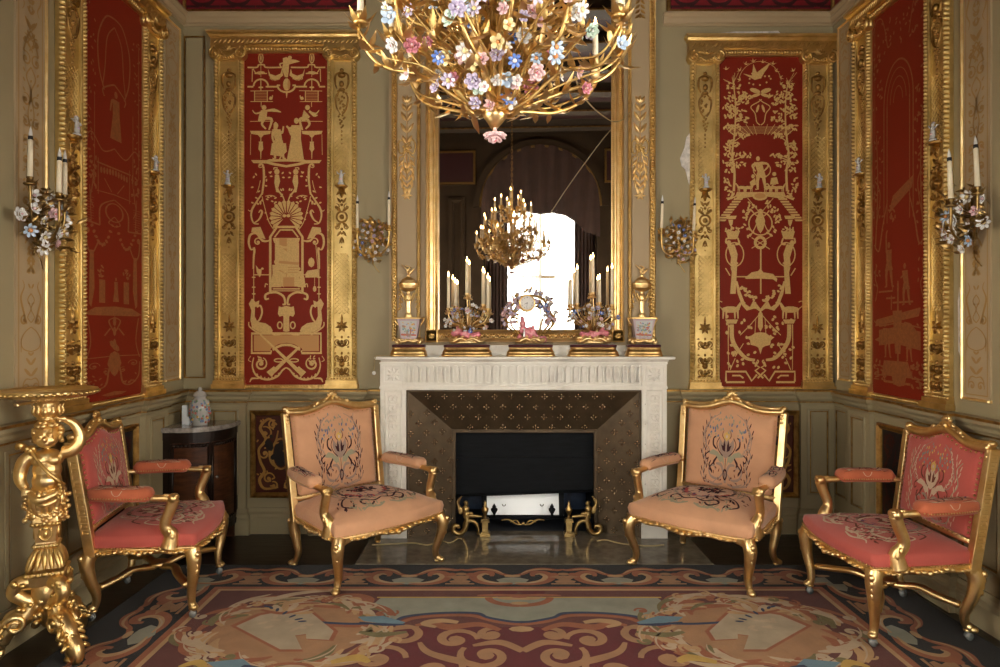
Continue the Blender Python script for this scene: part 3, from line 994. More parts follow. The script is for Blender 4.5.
def quadruped(mb, x, y, h, d=1, tail=True):
    """animal silhouette standing on (x, y), facing d"""
    ell(mb, x, y - h * .55, h * .55, h * .20, 0, .5, 10)
    for q in (-.42, -.25, .25, .42): rib(mb, [(x + q * h, y - h * .55), (x + q * h * 1.08, y)], [h * .14, h * .07], .5)
    rib(mb, [(x + d * h * .42, y - h * .6), (x + d * h * .62, y - h * .95)], [h * .24, h * .14], .5)
    ell(mb, x + d * h * .75, y - h * .98, h * .17, h * .09, d * .3, .5)
    if tail: S(mb, [(x - d * h * .5, y - h * .6), (x - d * h * .75, y - h * .8), (x - d * h * .7, y - h * 1.05), (x - d * h * .5, y - h)], h * .06, .5)

def design_throne(mb, h):
    base = grid(205, 30, 286.5, 388)
    def half(s):
        S(mb, [(262, 231), (318, 231), (330, 216), (362, 216), (375, 231), (470, 231)], 9)
        ring(mb, 343, 175, 13, 30, 6); ell(mb, 343, 175, 5, 18)
        rib(mb, [(343, 146), (343, 290)], 3); ell(mb, 343, 262, 26, 8); rib(mb, [(305, 268), (380, 268)], 7)
        poly(mb, [(385, 238), (398, 270), (432, 282), (462, 268), (470, 238), (478, 280), (446, 305), (412, 302), (392, 282)])
        for k in range(8): ell(mb, 400 + k * 8, 296 + 8 * sin(k * .45), 3, 9)
        S(mb, [(296, 238), (310, 262), (340, 272)], [4, 9]); rib(mb, [(292, 240), (290, 318)], 5)
        rib(mb, [(262, 348), (298, 348)], 10); rib(mb, [(372, 348), (448, 348)], 10); ring(mb, 343, 345, 44, 42, 10, 0, PI, 2 * PI)
        rib(mb, [(343, 300), (343, 372)], 5); ell(mb, 343, 352, 16, 6)
        ring(mb, 497, 338, 54, 43, 11, 0, 0, PI); rib(mb, [(440, 340), (460, 340)], 10)
        mb.mi = 2
        for k in range(7): rib(mb, [(308, 380 + k * 9), (380, 380 + k * 9)], 3)
        mb.mi = 1
        rib(mb, [(305, 372), (305, 436)], 5); rib(mb, [(382, 372), (382, 436)], 5); rib(mb, [(280, 438), (416, 438)], 4); rib(mb, [(280, 374), (420, 372)], 4)
        S(mb, [(392, 420), (408, 424), (414, 400)], 6); ell(mb, 404, 416, 11, 8, .5)
        rib(mb, [(345, 440), (345, 470)], 4); rib(mb, [(278, 558), (420, 556)], 4)
        poly(mb, [(278, 615), (404, 615), (400, 633), (360, 640), (348, 655), (338, 655), (326, 640), (284, 633)])
        rib(mb, [(282, 636), (280, 760)], 3); rib(mb, [(343, 655), (343, 680)], 5)
        poly(mb, [(330, 680), (356, 680), (354, 690), (358, 725), (348, 740), (338, 740), (328, 725), (332, 690)]); rib(mb, [(343, 740), (343, 785)], [7, 3])
        poly(mb, [(497, 786), (395, 786), (380, 792), (284, 792), (298, 810), (378, 812), (420, 824), (497, 836), (497, 822), (430, 810), (400, 802), (497, 800)])
        S(mb, [(330, 820), (345, 816), (358, 832), (362, 900), (356, 960), (350, 1000)], [8, 14, 11]); scroll(mb, 338, 826, 14, 0, 1, 6)
        S(mb, [(356, 985), (320, 1040), (292, 1086), (285, 1130), (300, 1172), (330, 1178)], [8, 13, 10, 6])
        S(mb, [(292, 1086), (278, 1100), (266, 1092)], [9, 3]); S(mb, [(302, 1172), (332, 1150), (350, 1110), (342, 1095), (330, 1110)], [6, 14, 5])
        ell(mb, 440, 862, 17, 18); S(mb, [(422, 850), (424, 838), (445, 840)], 7)
        poly(mb, [(428, 880), (452, 880), (460, 920), (448, 960), (462, 990), (436, 985), (425, 930)]); S(mb, [(455, 985), (475, 1010), (490, 1050)], [10, 6])
        S(mb, [(350, 1010), (362, 1060), (390, 1160), (420, 1210)], 5); ell(mb, 352, 1035, 7, 7); ell(mb, 372, 1110, 6, 6); ell(mb, 385, 1150, 6, 6)
        r2 = random.Random(5)
        for k in range(46):
            x = r2.uniform(285, 480); y = r2.uniform(865, 1060)
            if 345 < x < 365 or (415 < x < 465 and y < 1000): continue
            ell(mb, x, y, 9, 5, r2.random() * PI)
        S(mb, [(318, 990), (330, 960), (340, 915)], 4); S(mb, [(370, 1010), (400, 1005), (430, 1012)], 5)
        # shell
        for k in range(8):
            a = -PI / 2 - (k + .5) * .30; a0, a1 = a - .13, a + .13; R = 104
            poly(mb, [(497 + 24 * cos(a), 1135 + 20 * sin(a)), (497 + R * .9 * cos(a0), 1135 + R * .9 * sin(a0)), (497 + R * cos(a), 1135 + R * sin(a)), (497 + R * .9 * cos(a1), 1135 + R * .9 * sin(a1))])
        ell(mb, 485, 1128, 12, 10)
        # arch and its throne
        rib(mb, [(497, 1196), (440, 1196), (400, 1256), (400, 1590)], 15); rib(mb, [(497, 1214), (460, 1214), (426, 1258)], 9)
        rib(mb, [(497, 1570), (415, 1570)], 8); rib(mb, [(497, 1582), (405, 1582)], 5)
        ring(mb, 497, 1262, 74, 58, 14, 0, PI * .5, PI)
        # side scrolls
        S(mb, [(395, 1278), (370, 1282), (345, 1272), (315, 1236), (280, 1244), (270, 1290), (282, 1330), (298, 1330)], [8, 14, 10, 14, 12, 6])
        scroll(mb, 325, 1286, 27, 0, -1.3, 9); poly(mb, [(290, 1200), (340, 1195), (372, 1270), (340, 1262), (318, 1232), (285, 1228)])
        S(mb, [(300, 1320), (304, 1340), (300, 1380), (298, 1450)], [16, 13, 9]); rib(mb, [(300, 1450), (300, 1640)], 5)
        for y in (1500, 1560, 1600): ell(mb, 300, y, 12, 5)
        S(mb, [(385, 1545), (372, 1540), (368, 1560)], 6)
        S(mb, [(400, 1592), (372, 1606), (372, 1632), (392, 1628)], [12, 14, 9]); S(mb, [(400, 1594), (440, 1592), (480, 1616), (490, 1660), (474, 1664)], [11, 14, 9])
        # mask and pedestal
        poly(mb, [(497, 1672), (470, 1680), (452, 1676), (446, 1720), (456, 1738), (476, 1732), (486, 1752), (497, 1756)])
        poly(mb, [(497, 1726), (480, 1740), (478, 1826), (497, 1830)]); ring(mb, 458, 1790, 14, 20, 8)
        # dragons
        poly(mb, [(270, 1660), (290, 1628), (312, 1650), (334, 1640), (330, 1672), (308, 1680), (306, 1735), (322, 1770), (372, 1778), (404, 1800), (416, 1826), (380, 1838), (330, 1830), (290, 1806), (280, 1760), (286, 1700)])
        S(mb, [(318, 1680), (340, 1672), (350, 1710), (338, 1750), (322, 1770)], 11)
        S(mb, [(270, 1770), (276, 1800), (340, 1840), (400, 1834), (430, 1846), (497, 1838)], [6, 10, 14, 10])
        # block with arch below
        rib(mb, [(497, 1840), (288, 1840), (288, 1958), (404, 1958), (404, 1942)], 15)
        rib(mb, [(497, 1908), (470, 1910), (440, 1922), (414, 1938)], 15)
        mb.mi = 2; poly(mb, [(300, 1850), (497, 1850), (497, 1896), (450, 1904), (404, 1930), (398, 1946), (300, 1946)], -1); mb.mi = 1
        # torches, lower scrolls
        rib(mb, [(662, 1838), (420, 2070)], [8, 18, 24], 1); rib(mb, [(432, 2048), (392, 2088)], [30, 42], 1)
        ring(mb, 450, 2002, 26, 10, 7)
        scroll(mb, 342, 2024, 40, -1.2, 1.5, 12); clump(mb, 342, 2000, 22, 26, 14, 8)
        S(mb, [(300, 1985), (292, 2040), (318, 2096), (380, 2118), (440, 2100), (475, 2060), (497, 2046)], [6, 10, 13, 11, 8])
        for k in range(8): ell(mb, 300 + k * 22, 2072 + 40 * sin(k * .42), 9, 4, .8 + k * .3)
        S(mb, [(330, 2112), (290, 2112), (276, 2134)], [6, 12, 5]); S(mb, [(282, 1975), (268, 2000), (285, 2010)], 4)
    mb.map = base
    mirrored(mb, base, 497, half)
    # throne room inside the arch
    mb.mi = 1; poly(mb, [(430, 1262), (566, 1262), (574, 1300), (574, 1556), (428, 1556), (428, 1300)], -1)
    mb.mi = 2
    poly(mb, [(455, 1264), (500, 1264), (500, 1345), (470, 1320), (455, 1320)], 0); poly(mb, [(455, 1400), (575, 1410), (570, 1425), (450, 1415)], 0)
    poly(mb, [(478, 1500), (545, 1500), (545, 1556), (478, 1556)], 0); rib(mb, [(440, 1450), (500, 1480), (480, 1560)], 6, 0)
    for y in (1440, 1455, 1470): rib(mb, [(505, y), (570, y)], 4, 0)
    mb.mi = 1
    person(mb, 432, 1560, 165, 0, True, None, [(40, 60), (60, 80)], 1); person(mb, 590, 1560, 120, -14, True, None, None, 1)
    for a, b, w in ((300, 395, 6), (580, 690, 6)): rib(mb, [(a, 1485), (b, 1485)], w)
    poly(mb, [(312, 1425), (330, 1450), (348, 1452), (345, 1485), (335, 1500), (318, 1470)]); ell(mb, 352, 1448, 9, 7)
    poly(mb, [(612, 1480), (625, 1460), (690, 1450), (692, 1500), (612, 1502)]); ell(mb, 648, 1410, 20, 30); rib(mb, [(675, 1300), (688, 1450)], 4); ell(mb, 668, 1570, 11, 18); rib(mb, [(668, 1500), (668, 1560)], 3)
    # top figures
    poly(mb, [(488, 290), (470, 240), (478, 205), (476, 176), (498, 168), (512, 180), (556, 186), (580, 196), (540, 206), (514, 214), (512, 250), (506, 292)]); ell(mb, 518, 172, 13, 12); S(mb, [(478, 205), (458, 212), (466, 230)], 8)
    ell(mb, 499, 335, 22, 38, 0, 0, 14); rib(mb, [(499, 380), (499, 416)], [12, 3]); mb.mi = 2; ell(mb, 512, 335, 8, 32, 0, 1, 10); mb.mi = 1
    for sx, f in ((362, 1), (625, -1)):
        ell(mb, sx, 474, 15, 16)
        poly(mb, [(sx - 18, 490), (sx + 22 * f, 488), (sx + 16, 530), (sx - 14, 555), (sx - 38, 560), (sx - 30, 520)])
        S(mb, [(sx, 540), (sx + f * 46, 546), (sx + f * 30, 610)], [20, 16, 9]); S(mb, [(sx, 545), (sx - f * 12, 575), (sx + 12 * f, 604)], [18, 9])
        S(mb, [(sx + f * 12, 494), (sx + f * 60, 490), (sx + f * 104, 502)] if f == 1 else [(sx + 10, 494), (sx + 40, 520), (sx + 62, 520)], [10, 20, 4])
        S(mb, [(sx - f * 10, 500), (sx - f * 50, 510), (sx - f * 70, 490)], [12, 9, 4])
    person(mb, 450, 782, 215, -14, False, [(-22, 90), (-10, 130)], [(36, 60), (44, 20)]); poly(mb, [(410, 690), (495, 690), (500, 740), (470, 770), (400, 760)])
    poly(mb, [(420, 572), (430, 560), (440, 566), (445, 620), (420, 640)])
    person(mb, 552, 786, 250, 6, True, [(-40, 66), (-60, 50)], None); poly(mb, [(500, 588), (545, 600), (540, 660), (520, 640)])
    rib(mb, [(455, 790), (470, 760)], 8)

def design_garden(mb, h):
    base = grid(680, 30, 760, 390)
    r2 = random.Random(11)
    def bird(x, y, s, a):
        c, q = cos(a), sin(a)
        poly(mb, [(x + s * (u * c - v * q), y + s * (u * q + v * c)) for u, v in [(-1, -.1), (-.3, .1), (-.15, -.8), (.15, .05), (1.0, -.5), (.3, .35), (-.1, .45)]])
    mb.map = base
    bird(455, 272, 78, -.05); poly(mb, [(425, 270), (452, 240), (462, 262), (530, 210), (545, 205), (510, 255), (486, 300), (470, 290)])
    for x, y, a in [(276, 238, .1), (356, 246, -.6), (396, 208, .4), (440, 190, 0), (498, 196, .2), (560, 206, .3), (580, 250, .8), (608, 290, 1.0), (680, 248, -.3), (355, 305, -1), (610, 330, 1)]: bird(x, y, 20, a)
    ring(mb, 480, 330, 130, 135, 3, 0, PI * 1.05, PI * 1.95)
    for x, y in [(418, 300), (415, 326), (440, 334), (480, 338), (520, 322), (545, 300), (510, 285), (535, 285)]: ell(mb, x, y, 6, 6)
    def half(s):
        # tree: trunk, branches and leaf masses
        S(mb, [(322, 980), (326, 860), (312, 760), (326, 640), (332, 540), (330, 420), (318, 330)], [15, 12, 9, 6])
        for (x0, y0, x1, y1) in [(326, 800, 280, 760), (324, 790, 390, 765), (322, 680, 380, 640), (322, 640, 276, 600), (330, 560, 400, 545), (330, 520, 270, 480), (330, 440, 390, 440), (328, 420, 285, 400), (318, 840, 285, 800)]: rib(mb, [(x0, y0), (x1, y1)], [7, 3])
        for (cx, cy, rx, ry, n) in [(318, 345, 40, 28, 16), (345, 395, 60, 24, 20), (300, 420, 36, 16, 12), (372, 440, 44, 22, 18), (295, 470, 42, 20, 18), (400, 410, 40, 18, 12), (350, 500, 60, 22, 20),
                                    (290, 525, 34, 16, 12), (385, 545, 50, 18, 16), (300, 595, 44, 20, 16), (370, 640, 50, 18, 18), (310, 690, 40, 22, 18), (290, 720, 34, 16, 10),
                                    (385, 765, 44, 18, 16), (305, 760, 44, 16, 16), (290, 805, 38, 22, 14), (350, 815, 40, 18, 14), (300, 855, 34, 22, 12), (275, 940, 24, 50, 14), (295, 1000, 30, 24, 12), (335, 590, 40, 20, 12)]:
            clump(mb, cx, cy, rx, ry, int(n * .8), 11.5, 0, r2)
        for k in range(10): rib(mb, [(318, 330), (318 + r2.uniform(-80, 60), 330 + r2.uniform(-70, 40))], 2.5)
        S(mb, [(480, 580), (460, 560), (450, 510), (425, 470), (470, 440), (490, 425)], 6); ell(mb, 466, 480, 8, 26, .3); ell(mb, 450, 372, 34, 14, .3); ell(mb, 455, 400, 30, 10, -.3)
        for k in range(4): rib(mb, [(300, 592 + k * 12), (483, 592 + k * 12)], 3)
        for k in range(4): rib(mb, [(460 - k * 20, 640), (440 - k * 45, 575)], 3)
        # bridge with steps
        poly(mb, [(483, 985), (340, 985), (330, 1010), (275, 1020), (285, 1035), (345, 1012), (325, 1030), (440, 1012), (483, 1022)])
        for k in range(9):
            x = 372 - k * 12.5; y = 1022 + k * 16; poly(mb, [(x - 48, y), (x + 6, y), (x - 1, y + 11), (x - 52, y + 11)])
        poly(mb, [(275, 1128), (340, 1128), (332, 1148), (282, 1148)]); poly(mb, [(288, 1152), (318, 1152), (314, 1180), (304, 1196), (296, 1180)])
        clump(mb, 315, 1215, 46, 16, 20, 10, 0, r2); poly(mb, [(275, 1222), (358, 1222), (345, 1262), (335, 1270), (282, 1270), (284, 1255)])
        # wheel with sprays
        ring(mb, 483, 1175, 70, 70, 8, 0, PI / 2, 3 * PI / 2); rib(mb, [(405, 1020), (470, 1100)], 4)
        for k in range(26):
            a = PI / 2 + r2.uniform(.15, .9) * PI; q = r2.uniform(82, 128); ell(mb, 483 + cos(a) * q * .95, 1155 + sin(a) * q, 11, 6, r2.random() * PI)
        rib(mb, [(420, 1255), (450, 1200), (483, 1120)], 6); ell(mb, 418, 1245, 12, 7, -.8); S(mb, [(483, 1140), (450, 1120), (430, 1095)], 7)
        # herm carrying the basket
        S(mb, [(298, 1290), (275, 1290), (278, 1262)], [14, 12, 9]); S(mb, [(330, 1300), (354, 1295), (345, 1262)], [14, 12, 9]); ell(mb, 292, 1292, 15, 17)
        poly(mb, [(282, 1305), (325, 1300), (345, 1360), (340, 1405), (350, 1415), (320, 1450), (300, 1430), (305, 1380)]); ring(mb, 328, 1362, 54, 72, 7)
        poly(mb, [(302, 1440), (342, 1432), (340, 1470), (334, 1600), (300, 1600), (310, 1470)]); rib(mb, [(272, 1445), (300, 1490)], 7); rib(mb, [(330, 1497), (400, 1497)], 6)
        # garland
        poly(mb, [(332, 1520), (345, 1525), (360, 1580), (390, 1660), (420, 1680), (440, 1640), (460, 1660), (483, 1690), (483, 1710), (455, 1690), (440, 1690), (400, 1702), (372, 1670), (345, 1600)])
        for k in range(22): 
            t = r2.random(); ell(mb, 365 + t * 100 + r2.uniform(-16, 16), 1560 + t * 90 + r2.uniform(-16, 16), 10, 7, r2.random() * 3)
        # dog on a capital
        quadruped(mb, 302, 1750, 100, 1); poly(mb, [(270, 1755), (348, 1755), (336, 1780), (282, 1780)])
        S(mb, [(310, 1785), (312, 1870), (340, 1930), (395, 1988), (450, 2000)], [24, 26, 22, 14]); rib(mb, [(290, 1785), (288, 1880), (290, 2060)], [8, 5, 3])
        for (pts) in [[(360, 1850), (420, 1790), (480, 1720)], [(330, 1980), (380, 1900)], [(300, 2060), (330, 1990)]]: rib(mb, pts, 5)
        for k in range(36):
            x = r2.uniform(275, 450); y = r2.uniform(1730, 2060)
            if 305 < x < 345 and y < 1900: continue
            ell(mb, x, y, 11, 8, r2.random() * 3)
        # pelta
        poly(mb, [(483, 1832), (450, 1836), (430, 1852), (398, 1862), (420, 1880), (424, 1908), (455, 1916), (470, 1925), (483, 1965)])
        poly(mb, [(483, 1700), (470, 1720), (468, 1800), (483, 1830)]); rib(mb, [(455, 1750), (450, 1840)], 4)
        # fretted foot
        rib(mb, [(410, 2054), (410, 2054)], 1)
        rib(mb, [(275, 2130), (275, 2070), (395, 2070), (430, 2126), (462, 2088)], 12); rib(mb, [(275, 2134), (388, 2134)], 12); rib(mb, [(312, 2094), (360, 2094), (380, 2110)], 10)
        rib(mb, [(462, 2010), (452, 2030), (478, 2044), (452, 2064), (474, 2084), (500, 2110)], 11); S(mb, [(462, 2000), (470, 2010), (450, 2040)], 9)
    mirrored(mb, base, 483, half)
    # shepherd on the bridge
    person(mb, 486, 968, 200, -18, False, [(-34, 60), (-14, 92)], [(50, 44), (62, 60), (30, 96)])
    ring(mb, 492, 850, 52, 46, 6)
    for x, d in ((370, -1), (410, 1), (560, -1), (600, 1), (530, 1)): quadruped(mb, x, 985, 50, d, False)
    ell(mb, 438, 890, 11, 13); ell(mb, 566, 876, 13, 13); poly(mb, [(548, 900), (582, 895), (592, 935), (540, 940)]); poly(mb, [(418, 925), (450, 900), (456, 940), (424, 950)])
    ell(mb, 480, 1010, 46, 26, 0, 1, 14); mb.mi = 2; ell(mb, 480, 1008, 34, 16, 0, 2, 12); mb.mi = 1
    poly(mb, [(470, 1110), (496, 1110), (512, 1160), (500, 1210), (483, 1235), (466, 1210), (452, 1160)]); ell(mb, 483, 1100, 16, 14)
    # trophy
    ring(mb, 482, 1290, 30, 32, 18); rib(mb, [(430, 1260), (540, 1330)], 5); rib(mb, [(540, 1255), (430, 1325)], 5); rib(mb, [(485, 1320), (485, 1600)], 9)
    poly(mb, [(388, 1505), (430, 1470), (470, 1462), (482, 1445), (500, 1470), (560, 1480), (585, 1510), (580, 1528), (560, 1512), (480, 1508), (400, 1510)]); rib(mb, [(330, 1496), (640, 1496)], 6)

def design_gloriette(mb, h):
    """dim, tall pavilion design of the left wall (u in -40..40, v up from the base in px)"""
    base = lambda x, y, z=0.0: (x * U, y * U, .0108 + z * .0002)
    r2 = random.Random(21); mb.map = base
    def half(s):
        S(mb, [(0, 312), (-12, 308), (-22, 286), (-21, 258), (-14, 240)], 1.6); S(mb, [(0, 304), (-10, 290), (-13, 262), (-16, 244)], 1.2); S(mb, [(0, 250), (-8, 246), (-16, 240), (-14, 234)], 1.5)
        for k in range(30): ell(mb, r2.uniform(-38, -26), r2.uniform(190, 310), 1.6, .8, r2.random() * 3)
        rib(mb, [(-36, 300), (-36, 170)], .8); rib(mb, [(-27, 230), (-27, 160)], .8)
        clump(mb, -30, 165, 6, 26, 24, 2.2, 0, r2)
        S(mb, [(-38, 190), (-30, 196), (-16, 184), (0, 190)], 1.2)
        for k in range(5): ell(mb, -2 - k * 4, 168 - k * .4, 1.6, 3)
        rib(mb, [(-22, 176), (-22, 140)], 1); rib(mb, [(0, 172), (-24, 172)], 1.4)
        rib(mb, [(0, 148), (-24, 146)], 1.4); rib(mb, [(-4, 150), (-14, 160)], 1)
        for k in range(9): rib(mb, [(-38, 130 - k * 5), (-28, 130 - k * 5)], .9)
        rib(mb, [(-33, 150), (-31, 84)], 1.0); S(mb, [(-28, 160), (-32, 130), (-28, 112)], 1.4)
        S(mb, [(0, 138), (-14, 126), (-20, 112), (-20, 82)], 2.0); rib(mb, [(-20, 82), (-40, 84)], 2.2)
        ring(mb, 0, 112, 12, 18, 2.2, 0, PI / 2, 3 * PI / 2); S(mb, [(0, 104), (-8, 90), (0, 84)], 1.6)
        for k in range(12): t = k / 11; ell(mb, -3 - t * 30, 86 - 34 * sin(t * PI) * (1 - .3 * t), 2.6, 1.8, r2.random() * 3)
        S(mb, [(-38, 72), (-36, 52), (-30, 44), (-22, 60)], 1.8); ell(mb, -36, 72, 3, 4)
        poly(mb, [(-33, 48), (-28, 48), (-27, 0), (-31, -24), (-34, -20)])
        poly(mb, [(-21, 12), (-13, 12), (-13, -18), (-21, -18)]); clump(mb, -17, 22, 5, 8, 10, 2.6, 0, r2)
        poly(mb, [(0, -22), (-26, -24), (-40, -34), (-34, -37), (0, -37)])
        S(mb, [(0, -40), (-8, -46), (-2, -62)], 2); S(mb, [(-36, -40), (-32, -80), (-38, -110)], 1.5); S(mb, [(-14, -70), (-6, -58)], 2.2)
        rib(mb, [(0, -104), (-39, -106)], 1.8)
        scroll(mb, -28, -122, 8, 0, 1.3, 1.8); scroll(mb, -12, -134, 6, 2, -1.3, 1.6)
        S(mb, [(-38, -120), (-36, -150), (-24, -166), (-12, -160), (-8, -130), (-3, -112)], [1.4, 2.6, 2.6, 1.4])
        for k in range(9): ell(mb, r2.uniform(-36, -10), -150 + r2.uniform(-14, 10), 2.6, 1.2, r2.random() * 3)
        poly(mb, [(0, -176), (-18, -180), (-10, -184), (0, -184)])
        poly(mb, [(0, -96), (-6, -100), (-10, -120), (-4, -140), (0, -146)])
    ks = [(-184, 6), (-104, 38), (-24, 77), (84, 143), (148, 169), (196, 212), (330, 328)]
    def warp(y):
        for (a, p), (b, q) in zip(ks, ks[1:]):
            if y <= b: return p + (q - p) * (y - a) / (b - a)
        return y
    for s in (1, -1):
        mb.map = (lambda x, y, z=0.0, q=s: (q * x * U, warp(y) * U, .0108 + z * .0002)); half(s)
    mb.map = lambda x, y, z=0.0: (x * U, -y * U, .0108 + z * .0002)
    person(mb, 2, -214, 40, 0, True, [(-6, 10), (-8, 18)], None); person(mb, 2, -82, 20, 0, True)
    for y in (74, 66, 58, 48): ell(mb, 0, -y, 2.4, 4)
    ell(mb, 0, -46, 8, 3, .5)

def design_loggia(mb, h):
    """dim arch and labourers design of the right wall"""
    r2 = random.Random(31)
    X = lambda px: (px - 254) * .325          # from the zoomed view of the photograph, foreshortening undone
    def run(fn, off, k):
        for s in (1, -1):
            mb.map = (lambda x, y, z=0.0, q=s: (q * x * U, (y * k + off) * U, .0108 + z * .0002)); fn(s)
    def top(s):
        for rx, ry in ((22, 34), (17, 27), (12, 20), (7, 12)): ring(mb, 0, 250, rx, ry, 1.5 if rx == 22 else .8, 0, PI / 2, PI)
        for x in (-22, -17): rib(mb, [(x, 250), (x, 150)], [1.6, 1])
        S(mb, [(-40, 320), (-34, 330), (-24, 326), (-16, 300)], 1); 
        for k in range(60):
            x = r2.uniform(-40, -24); y = r2.uniform(140, 325); ell(mb, x, y, 1.9, 1.0, r2.random() * 3)
        for k in range(16): ell(mb, r2.uniform(-24, -2), r2.uniform(296, 325), 1.7, .9, r2.random() * 3)
        S(mb, [(-34, 230), (-32, 180), (-36, 130)], [1, 2]); S(mb, [(-36, 190), (-28, 176), (-34, 150)], 1.2); rib(mb, [(-40, 330), (-40, 10)], .7); rib(mb, [(-37, 330), (-37, 150)], .5)
        S(mb, [(-38, 134), (-30, 128), (-24, 148), (-16, 170)], [1, 2.2, 1])
        for k in range(10): ell(mb, r2.uniform(-38, -28), r2.uniform(60, 128), 1.8, .9, r2.random() * 3)
        S(mb, [(-36, 84), (-32, 96), (-36, 104), (-34, 116)], 1.2)
        rib(mb, [(-38, 20), (-20, 20), (-20, 26)], 1.2); rib(mb, [(-38, 16), (-30, 16)], 1.0)
    run(top, 0, 1)
    mb.map = lambda x, y, z=0.0: (x * U, y * U, .0108 + z * .0002)
    poly(mb, [(-14, 158), (20, 174), (23, 184), (-8, 172)]); clump(mb, -9, 158, 6, 8, 14, 2.2, 0, r2)
    # figures and frame work
    m2 = lambda x, y, z=0.0: (x * U, (-y) * U, .0108 + z * .0002)
    mb.map = m2
    person(mb, -14, -96, 38, 0, False, [(-4, -6), (-2, -10)], None); person(mb, 12, -80, 34, -2, False, None, [(-6, 12)])
    for a in ([(-30, 92), (-8, 92), (-8, 96)], [(-18, 86), (-4, 86)], [(-8, 82), (22, 82)], [(0, 62), (0, 100)], [(-10, 76), (-10, 88)]): rib(mb, [(x, -y) for x, y in a], 1.6)
    poly(mb, [(-36, -62), (30, -70), (32, -77), (-34, -68)]); rib(mb, [(0, -98), (0, -32)], 2.6)
    ell(mb, -3, -52, 34, 4, -.05); ell(mb, 16, -58, 12, 7, .4)
    person(mb, -16, -36, 30, -4, False, None, [(12, 10)]); person(mb, 16, -34, 26, -6, False, [(-8, 12)], None)
    poly(mb, [(-22, -33), (14, -33), (22, -20), (-26, -20)]); rib(mb, [(-20, -15), (18, -15)], 2)
    mb.map = lambda x, y, z=0.0: (x * U, (y) * U, .0108 + z * .0002)
    mb.mi = 2
    mb.map = lambda x, y, z=0.0: (x * U, y * U * .62 + 2 * U, .0108 + z * .0002)
    poly(mb, [(-30, 92), (-4, 96), (-4, 74), (-30, 70)]); poly(mb, [(4, 96), (32, 90), (32, 66), (4, 72)]); poly(mb, [(-10, 40), (12, 40), (9, 18), (-7, 18)])
    clump(mb, -26, 36, 12, 18, 26, 3, 0, r2); clump(mb, 28, 32, 12, 18, 26, 3, 0, r2); poly(mb, [(-8, 118), (6, 118), (4, 60), (-4, 60)])
    mb.mi = 1; rib(mb, [(-30, 97), (-4, 101)], 2); rib(mb, [(4, 101), (32, 95)], 2); ring(mb, 1, 29, 10, 12, 1.4)

FB = YB
panels = [
    ('red silk panel with a throne under an arch, gilt pilaster frame left of the fireplace', WB @ Matrix.Translation((bx(286.5), bz(388), .0)), design_throne, 353.5, 'silk_gold', 1, None),
    ('red silk panel with trees, a shepherd and dogs, gilt pilaster frame right of the fireplace', WB @ Matrix.Translation((bx(760), bz(390), .0)), design_garden, 352, 'silk_gold', 1, None),
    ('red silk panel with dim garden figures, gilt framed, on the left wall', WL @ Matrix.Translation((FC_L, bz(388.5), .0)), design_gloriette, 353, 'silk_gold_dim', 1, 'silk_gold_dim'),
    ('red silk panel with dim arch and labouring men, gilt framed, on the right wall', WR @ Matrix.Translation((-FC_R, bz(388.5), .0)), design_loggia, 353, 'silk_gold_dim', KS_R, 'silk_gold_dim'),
]
PANEL = [tapestry_panel(*p) for p in panels]
# ---------------------------------------------------------------- chimney breast and mirror
BY = YB - .04           # face of the chimney breast
WC = basis((0, BY, 0), (1, 0, 0), (0, 0, 1), (0, -1, 0))
def cx_(px): return (px - 500) * BY / F
def cz_(py): return H + (327 - py) * BY / F
MZ = 1.2226              # mantel shelf height
mb = MB(); box(mb, cx_(389), cx_(656), BY, YB + .001, MZ - .2, ZC)
mb.M = WC
struct('wall_chimney', mb, M_['paint_cream'], 'pale chimney breast around the mirror')
# carved bead mouldings framing the two side strips
def rope(mb, px, w, z0, z1):
    x = cx_(px)
    box(mb, x - w / 2, x + w / 2, z0, z1, 0, .010)
    for sd in (-1, 1): rrib(mb, [(x + sd * w * .42, z0), (x + sd * w * .42, z1)], w * .2, .006, .010)
    beads(mb, (x, z0), (x, z1), w * .62, w * .42, w * .5, .75, .55, .010)
i = 13
for px, w, nm in ((394.5, .036, 'outer left'), (418.8, .022, 'inner left'), (629.5, .022, 'inner right'), (652.3, .040, 'outer right')):
    mb = MB(WC); rope(mb, px, w, MZ + .10, ZC - .02)
    struct('trim_%d' % i, mb, M_['gilt_frame'], 'gilded leaf moulding, %s edge of the chimney breast panels' % nm, 'trim'); i += 1
# cream strips between them
mb = MB(WC)
for a, b in ((399, 416), (632, 648)): box(mb, cx_(a), cx_(b), MZ + .12, ZC - .05, 0, .004)
struct('trim_17', mb, M_['paint_cream'], 'cream strips between the gilded mouldings beside the mirror', 'trim')

